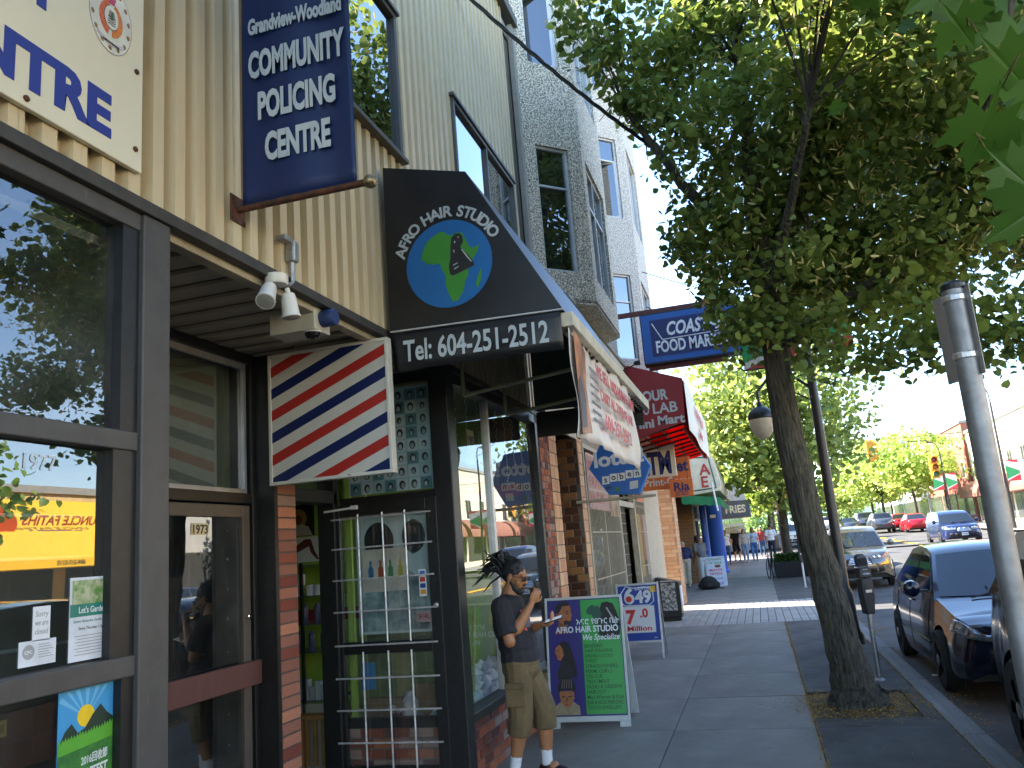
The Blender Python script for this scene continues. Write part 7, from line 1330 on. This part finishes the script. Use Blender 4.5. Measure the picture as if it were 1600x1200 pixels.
for (x, y), w_, lb, sk, tp, bt, hr_, sh, sl2, lg, hs, s in walk:
    k = dict(wrR=(-.1, .28, 1.2), elR=(-.24, .08, 1.1)) if 'sleeveless' in lb or 'pale blue' in lb else {}
    f, A2, g2, _ = figure(lb, (x, y, gz(y)), math.pi if 'away' in lb else rnd.uniform(-.15, .15), pose(w_, **k), sk, tp, bt, hr_, sh, voxel=.018, sleeve=sl2, legs=lg, hairstyle=hs, s=s)
    if 'woman' in lb: q = MB(); q.cbox(A2(.034, .1, .004), (.05, .012, .03)); q.cbox(A2(-.034, .1, .004), (.05, .012, .03)); q.cbox(A2(0, .1, .014), (.03, .01, .006)); q.build('sunglasses', BLACK, f)
# ------------------------------------------------------------------ street furniture and small things
# hair studio sandwich board
def rot_about(p, ax, a): return Matrix.Translation(p) @ Matrix.Rotation(a, 4, ax) @ Matrix.Translation(-Vector(p))
AB = thing('sandwich_board', 'green and purple AFRO HAIR STUDIO sandwich board beside the man', 'sign', (-1.76, 8.1, 0))
PLW = mat('sign frame plastic', C('#c3c6c2'), .5, var=.06, scale=9); overlay(PLW, C('#7d7f7c'), 16, (1, 1, 1), .6, .75)
Ma = rot_about((-1.76, 7.98, 0), 'X', RAD(-9)) @ rot_about((-1.76, 7.98, 0), 'Z', RAD(3))
def ab(m, nm, *bx, par=AB, bev=.004): return MB(Ma).box(*bx).build(nm, m, par, bevel=bev)
ax0, ax1 = -2.14, -1.37
ab(PLW, 'frame_bar', ax0, ax0+.022, 7.97, 8.0, .02, 1.2); ab(PLW, 'frame_bar', ax1-.022, ax1, 7.97, 8.0, .02, 1.2); ab(PLW, 'frame_bar', ax0+.022, ax1-.022, 7.97, 8.0, 1.175, 1.2); ab(PLW, 'frame_bar', ax0+.022, ax1-.022, 7.97, 8.0, .05, .1)
for a, b_ in ((ax0, ax0+.1), (ax1-.1, ax1)): ab(PLW, 'foot', a, b_, 7.965, 8.005, -.01, .05)
face = ab(mat('board purple', C('#2b1f6e'), .4, var=.05), 'face', ax0+.022, ax1-.022, 7.98, 7.99, .1, 1.175, bev=0)
GB = mat('board green', C('#2f9a3f'), .4, var=.06); ab(GB, 'green_panel', -1.78, ax1-.03, 7.976, 7.98, .115, 1.165, bev=0)
MS = lambda d=0: Ma @ SIDE(0, 7.9755-d, 0)
shape([(-1.72+.11*(a+.62), 1.02+.11*b_) for a, b_ in afr], MS(), mat('board dark green', C('#0f4a30'), .4), AB, 'africa_map', .0008)
shape([(-1.62, .93), (-1.60, 1.0), (-1.57, 1.02), (-1.59, 1.07), (-1.57, 1.13), (-1.52, 1.14), (-1.46, 1.12), (-1.43, 1.05), (-1.41, .98), (-1.4, .93), (-1.405, .86), (-1.42, .8), (-1.56, .8), (-1.62, .84)], MS(), INK, AB, 'figure', .0008)
for k in range(7): shape([(-1.53+.012*k, 1.08-.02*k), (-1.515+.012*k, 1.085-.02*k), (-1.5+.012*k, 1.03-.025*k)], MS(.001), mat('figure grey', .4), AB, 'figure_line', .0006)
text('አፍሮ የፀጉር ቤት', .07, LTX, MS(.0012) @ Matrix.Translation((-1.62, .935, 0)), AB, bold=.012, fit=.42, thick=.0006); text('AFRO HAIR STUDIO', .08, LTX, MS(.0012) @ Matrix.Translation((-1.73, .862, 0)), AB, bold=.03, fit=.62, thick=.0006); text('We Specialize', .075, LTX, MS(.0012) @ Matrix.Translation((-1.6, .785, 0)), AB, bold=.015, shear=.25, fit=.36, thick=.0006)
DG = mat('board text green black', C('#123a1c'), .5)
for k, (s, fw) in enumerate((('BRAIDING', .19), ('HAIR WEAVING', .29), ('DREAD LOCKS', .28), ('TWIST', .12), ('STRAIGHTENERS', .33), ('PERM( CURL )', .27), ('COLOUR', .17), ('TREATMENT', .24), ('FADES & DESIGNS', .36), ('HAIR CUT -', .22), ('Men Women & Kids', .37), ('EAR & NOSE PIERCING', .36), ('TOOTH JEWELLERY', .35))):
    o = text(s, .046, DG, MS() @ Matrix.Translation((-1.765, .715-k*.0465, 0)), AB, bold=.004, align='LEFT', fit=fw*.93, thick=.0006)
def portrait(cx, cz, s, skin, hairc, kind, topc):
    sk = mat('print skin '+skin, C(skin), .45, var=.18, scale=40); sk2 = mat('print shade '+skin, [q*.55 for q in C(skin)], .45); hr_ = mat('print hair '+hairc, C(hairc), .5, var=.4, scale=80); tp = mat('print top '+topc, C(topc), .5, var=.2, scale=30); q = lambda P: [(cx+a*s, cz+b_*s) for a, b_ in P]
    if kind == 'man':
        shape(q([(-.1, -.34), (.16, -.3), (.1, -.1), (-.1, -.12)]), MS(.0002), sk2, AB, 'print_neck', .0006); shape(q([(-.16, .1), (-.12, .26), (.02, .34), (.17, .32), (.24, .22), (.24, .1), (.27, .0), (.24, -.02), (.24, -.1), (.2, -.2), (.06, -.24), (-.06, -.14), (-.14, -.06)]), MS(.0008), sk, AB, 'print_face', .0006)
        shape(q([(-.18, .08), (-.16, .24), (-.04, .36), (.1, .38), (.2, .33), (.2, .26), (.02, .25), (-.04, .14), (-.1, .06)]), MS(.0014), hr_, AB, 'print_hair', .0006); shape(q([(.04, -.22), (.2, -.21), (.24, -.12), (.16, -.13), (.1, -.1), (.04, -.14)]), MS(.0014), hr_, AB, 'print_beard', .0006); shape(q([(.1, .12), (.18, .13), (.18, .11), (.1, .095)]), MS(.0014), hr_, AB, 'print_brow', .0006); shape(q([(.11, .075), (.17, .08), (.17, .055), (.12, .055)]), MS(.0014), INK, AB, 'print_eye', .0006)
        shape(q([(-.2, -.45), (.2, -.42), (.16, -.32), (.0, -.26), (-.12, -.28)]), MS(.0001), tp, AB, 'print_shirt', .0006); shape(circ(cx-.12*s, cz+.02*s, .025*s, .05*s, 12), MS(.0014), sk2, AB, 'print_ear', .0006)
    elif kind == 'long':
        shape(q([(-.12, .28), (.0, .4), (.14, .36), (.22, .15), (.3, -.2), (.3, -.4), (-.05, -.4), (-.06, -.1), (-.04, .1)]), MS(.0004), hr_, AB, 'print_hair', .0006); shape(q([(-.16, .26), (-.06, .32), (.0, .22), (.02, .08), (-.06, -.04), (-.14, -.0), (-.15, .1), (-.19, .13)]), MS(.001), sk, AB, 'print_face', .0006); shape(q([(-.12, -.46), (.2, -.46), (.22, -.2), (.02, -.02), (-.05, -.1), (-.15, -.3)]), MS(.0008), tp, AB, 'print_dress', .0006); shape(q([(-.14, .2), (-.09, .21), (-.09, .19), (-.14, .18)]), MS(.0014), INK, AB, 'print_eye', .0006); shape(q([(-.15, .04), (-.1, .05), (-.1, .03)]), MS(.0014), mat('print lips', C('#8a3030'), .5), AB, 'print_lips', .0006)
    else:
        shape(q([(-.32, -.42), (.32, -.42), (.3, -.22), (.16, -.12), (-.16, -.12), (-.28, -.22)]), MS(.0002), tp, AB, 'print_top', .0006); shape(q([(-.17, .12), (.18, .12), (.19, -.05), (.1, -.22), (.02, -.27), (-.08, -.22), (-.16, -.06)]), MS(.0008), sk, AB, 'print_face', .0006)
        shape(q([(-.2, .08), (-.2, .25), (-.1, .4), (.06, .43), (.2, .34), (.24, .16), (.2, .08), (.1, .15), (-.1, .14)]), MS(.0014), hr_, AB, 'print_hair', .0006)
        for sg in (-.08, .08): shape(q([(sg-.05, .0), (sg+.05, .01), (sg+.04, -.015), (sg-.04, -.02)]), MS(.0014), INK, AB, 'print_eye', .0006)
        shape(q([(-.05, -.17), (.05, -.17), (.0, -.2)]), MS(.0014), mat('print lips', C('#8a3030'), .5), AB, 'print_lips', .0006); shape(q([(-.015, -.02), (.02, -.02), (.035, -.1), (-.02, -.1)]), MS(.0014), sk2, AB, 'print_nose', .0006)
        for k in range(5): shape(q([(-.12+.06*k, .18), (-.1+.06*k, .18), (-.06+.05*k, .38), (-.075+.05*k, .38)]), MS(.002), mat('print parting', C('#7a6a60'), .5), AB, 'print_parting', .0006)
portrait(-1.97, 1.02, .38, '#a5643f', '#1c1a1c', 'man', '#8a3a3a'); portrait(-1.98, .62, .42, '#a9683f', '#141214', 'long', '#231d20'); portrait(-1.965, .28, .4, '#a3693f', '#17151a', 'braids', '#9a8a6a')
Mb = rot_about((-1.76, 8.25, 1.18), 'X', RAD(17)); lg = MB(Mb)
for a, b_ in ((ax0, ax0+.08), (ax1-.08, ax1)): MB(Mb).box(a, b_, 8.18, 8.2, -.02, 1.17).build('back_leg', PLW, AB, bevel=.004)
MB(Mb).box(ax0+.08, ax1-.08, 8.182, 8.196, .1, 1.17).build('back_panel', PLW, AB); MB(Ma).tube([(ax0+.1, 8.0, 1.19), (ax0+.1, 8.2, 1.17)], .008, 6).build('hinge', STEEL, AB)

# lottery sandwich board
LS = thing('lottery_board', 'blue LOTTO 6/49 sandwich board showing 7.0 Million', 'sign', (-1.85, 12.4, 0)); Ml = rot_about((-1.85, 12.4, 0), 'X', RAD(-8))
def lb_(nm, m, *bx, bev=.003): return MB(Ml).box(*bx).build(nm, m, LS, bevel=bev)
for a in (-2.17, -1.56): lb_('leg', ALU, a, a+.025, 12.39, 12.42, -.01, 1.07)
lb_('frame_bar', ALU, -2.145, -1.56, 12.39, 12.42, 1.04, 1.07); lb_('frame_bar', ALU, -2.145, -1.56, 12.39, 12.42, .22, .25); lb_('face', mat('lottery blue', C('#22409a'), .4, var=.04), -2.145, -1.56, 12.395, 12.405, .25, 1.04); lb_('white_panel', PAPER, -2.08, -1.62, 12.39, 12.395, .36, .74)
MSl = Ml @ SIDE(0, 12.3945, 0); text('6', .3, LTX, MSl @ Matrix.Translation((-1.98, .79, 0)), LS, bold=.05); text('49', .24, LTX, MSl @ Matrix.Translation((-1.77, .79, 0)), LS, bold=.04); text('LOTTO', .07, LTX, MSl @ Matrix.Translation((-1.77, .97, 0)), LS, bold=.02); shape(circ(-1.985, .845, .045), MSl @ Matrix.Translation((0, 0, .002)), mat('lottery red', C('#c9302a'), .4), LS, 'red_dot')
ring = [(-2.1, .8), (-2.05, .75), (-1.68, .75), (-1.62, .8), (-1.62, .95), (-1.68, 1.0), (-1.9, 1.0), (-2.02, 1.03), (-2.1, .93)]; MB(MSl).tube([(a, b_, .001) for a, b_ in ring+ring[:1]], .008, 4).build('logo_outline', LTX, LS)
LR = mat('lottery red'); MS2 = Ml @ SIDE(0, 12.3895, 0); text('7', .26, LR, MS2 @ Matrix.Translation((-1.98, .5, 0)), LS, bold=.05); text('.0', .17, LR, MS2 @ Matrix.Translation((-1.78, .58, 0)), LS, bold=.04); text('Million', .095, LR, MS2 @ Matrix.Translation((-1.86, .39, 0)), LS, bold=.03, fit=.36); shape([(-1.66, .93), (-1.58, .93), (-1.58, 1.02), (-1.66, 1.02)], MSl @ Matrix.Translation((0, 0, .003)), mat('lottery yellow', C('#d9b02a'), .5), LS, 'ticket_mark'); text('19+', .04, LTX, MSl @ Matrix.Translation((-1.63, .27, 0)), LS)
Mq = rot_about((-1.85, 12.5, 1.06), 'X', RAD(16)) @ Matrix.Translation((0, .1, -.02))
for a in (-2.17, -1.56): MB(Mq).box(a, a+.025, 12.48, 12.5, -.05, 1.06).build('back_leg', ALU, LS)
MB(Mq).box(-2.1, -1.6, 12.48, 12.485, .3, 1.0).build('back_panel', mat('lottery back grey', C('#8d9296'), .5), LS)
# newspaper box
NB = thing('newspaper_box', 'black newspaper box with a white poster in front of the buff column', 'newspaper box', (-1.95, 17.8, 0)); MB().prism([(-2.2, 17.6, .08), (-1.72, 17.6, .08), (-1.72, 17.6, .78), (-2.2, 17.6, .9)], (0, .45, 0)).build('cabinet', mat('black enamel', .015, .35), NB, bevel=.012)
MB().box(-2.1, -1.8, 17.585, 17.598, .22, .78).build('poster', mat('newsprint', C('#b5b5b0'), .7, c2=C('#4a4a4a'), scale=18, ramp=(.42, .58)), NB); MB().box(-2.16, -1.76, 17.7, 17.9, 0, .08).build('base', BLACK, NB); MB().box(-1.72, -1.7, 17.62, 18.0, .3, .7).build('side_card', PAPER, NB); MB().box(-2.1, -1.82, 17.575, 17.585, .8, .83).build('handle', STEEL, NB)
# parking meters
def meter(x, y, rz, label, c, ct=1.0, post=None):
    t = thing('parking_meter', label, 'parking meter', (x, y, 0), rz, 'parking meters', local=True); MB().lathe([(.06, 0), (.06, .01), (.035, .03)], n=14).build('base_flange', STEEL, t); MB().tube([(0, 0, 0), (0, 0, .72)], .027, 12).build('post', post or STEEL, t, smooth=True); m_ = mat('meter grey', C('#3a3c40'), .45, .4)
    MB().prism([(-.045, -.06, .7), (.045, -.06, .7), (.065, -.075, .9), (.065, -.075, 1.08), (-.065, -.075, 1.08), (-.065, -.075, .9)], (0, .13, 0)).build('vault', m_, t, bevel=.012); MB().prism([(-.07, -.07, 1.085), (.07, -.07, 1.085), (.07, -.07, 1.2), (-.07, -.07, 1.2)], (0, .12, 0)).build('mechanism', m_, t, bevel=.015); MB().prism([(-.06, -.05, 1.205), (.06, -.05, 1.205), (.06, -.03, 1.31), (.03, -.02, 1.345), (-.03, -.02, 1.345), (-.06, -.03, 1.31)], (0, .075, 0)).build('dome', m_, t, bevel=.012)
    MB().box(-.045, .045, -.056, -.05, 1.225, 1.3).build('display', mat('meter window', .03, .08), t); MB().box(-.04, .04, -.079, -.0755, 1.12, 1.14).build('coin_slot', CHROME, t); MB().box(-.035, .035, -.0795, -.0755, .93, .96).build('label_plate', ALU, t); text('METER', .018, LTX, SIDE(0, -.0716, 1.17), t, local=True); return t
meter(1.04, 9.95, RAD(20), 'near grey parking meter just behind the leaning tree', 0); meter(1.08, 25.3, RAD(10), 'far parking meter with pale post near the planter', 0, post=WHITE)
# planter by the second tree
PT = thing('planter', 'dark slatted planter of clipped green shrubs round the second tree', 'planter', (1.0, 31.4, 0)); 
for k in range(13): MB().box(.42+k*.09, .5+k*.09, 30.9, 30.93, .02, .55).build('slat', mat('planter timber', C('#2c2a2a'), .7), PT)
for k in range(12): MB().box(.4, .43, 30.94+k*.08, 31.01+k*.08, .02, .55).build('slat', mat('planter timber'), PT)
MB().box(.43, 1.58, 30.93, 31.85, 0, .5).build('soil_box', SOIL, PT); g_ = np.random.default_rng(3); cloud('shrub', PT, np.array([(x, y, z) for x, y, z in zip(g_.uniform(.42, 1.58, 2600), g_.uniform(30.95, 31.85, 2600), .5+.32*g_.uniform(0, 1, 2600))]), .07, leafmat('box leaf', C('#24401c'), C('#4c6e2c'), .2), HEART, 4)
# bicycle leaning on the planter
BKE = thing('bicycle', 'black bicycle propped against the planter', 'bicycle', (.25, 31.3, 0), RAD(80), local=True)
for x in (-.5, .5):
    w_ = MB(); P = [(x+.33*math.cos(a), 0, .34+.33*math.sin(a)) for a in [2*math.pi*k/28 for k in range(29)]]; w_ = w_.tube(P, .018, 6).build('wheel', RUBBER, BKE)
    for k in range(10): a = 2*math.pi*k/10; MB().tube([(x, 0, .34), (x+.32*math.cos(a), 0, .34+.32*math.sin(a))], .002, 3).build('spoke', STEEL, w_)
fp = [(-.5, .34), (-.12, .3), (-.28, .8), (.36, .78), (.5, .34)]
for a, b_ in ((0, 1), (0, 2), (1, 2), (1, 3), (2, 3), (3, 4)): MB().tube([(fp[a][0], 0, fp[a][1]), (fp[b_][0], 0, fp[b_][1])], .016, 6).build('frame_tube', BLACK, BKE)
MB().tube([(-.28, 0, .8), (-.3, 0, .92)], .013, 6).build('seat_post', STEEL, BKE); MB().cbox((-.3, 0, .94), (.24, .1, .05)).build('saddle', BLACK, BKE, bevel=.02); MB().tube([(.36, 0, .78), (.33, 0, .98)], .013, 6).build('stem', STEEL, BKE); MB().tube([(.36, -.27, .98), (.33, 0, .98), (.36, .27, .98)], .012, 6).build('handlebar', BLACK, BKE)
# backpack and fruit-stall board by the recess
BP = thing('backpack', 'black backpack slumped on the pavement at the recess', 'backpack', (-1.72, 27.2, 0), local=True); b = MB(); ball(b, (0, 0, .2), (.28, .2, .22)); ball(b, (.16, -.05, .12), (.2, .16, .12)); ball(b, (-.15, .02, .12), (.2, .18, .13)); solid(b, 'bag', BKC, BP, .02, 4); MB().tube([(.2, -.1, .3), (.34, -.12, .18), (.32, -.1, .04), (.46, -.1, .02)], .018, 6).build('strap', BLACK, BP, smooth=True); b = MB(); ball(b, (.0, -.17, .14), (.16, .06, .1)); solid(b, 'pocket', BKC, BP, .02, 3)
WBd = thing('sandwich_board', 'small white and blue sandwich board with red lettering beyond the backpack', 'sign', (-1.5, 28.4, 0)); Mw = rot_about((-1.5, 28.4, 0), 'X', RAD(-8)); MB(Mw).box(-1.83, -1.2, 28.38, 28.41, 0, .98).build('panel', mat('board pale', C('#ccd8e8'), .5), WBd, bevel=.01); Mx = Mw @ SIDE(0, 28.379, 0)
for s, z, c, h in (('OPENING', .85, '#3a8a6a', .1), ('UP SALE', .74, '#3a9a4a', .1), ("MAN'S", .5, '#c9303a', .11), ('TAR FOOD', .38, '#c9303a', .11), ('fresh daily', .24, '#4a6ab0', .06), ('LOVES!', .06, '#a04ac0', .1)): text(s, h, mat('board ink '+c, C(c), .5), Mx @ Matrix.Translation((-1.52, z, 0)), WBd, bold=.02, fit=.42)
shape(circ(-1.45, .66, .1, .05, 16), Mx, mat('printed fruit', C('#7a4a3a'), .5), WBd, 'printed_picture'); MB(rot_about((-1.5, 28.5, .95), 'X', RAD(17))).box(-1.83, -1.2, 28.49, 28.51, 0, .95).build('back_panel', mat('board pale'), WBd)
o = tag(MB().box(1.72, 1.8, 10.9, 10.97, -.126, -.118).build('litter', PAPER, loc=(1.75, 10.9, -.126)), 'scrap of white litter in the gutter by the sedan', 'litter')
bpy.data.scenes.remove(tmp)
for o in list(col.objects):
    if '_local' in o: del o['_local']
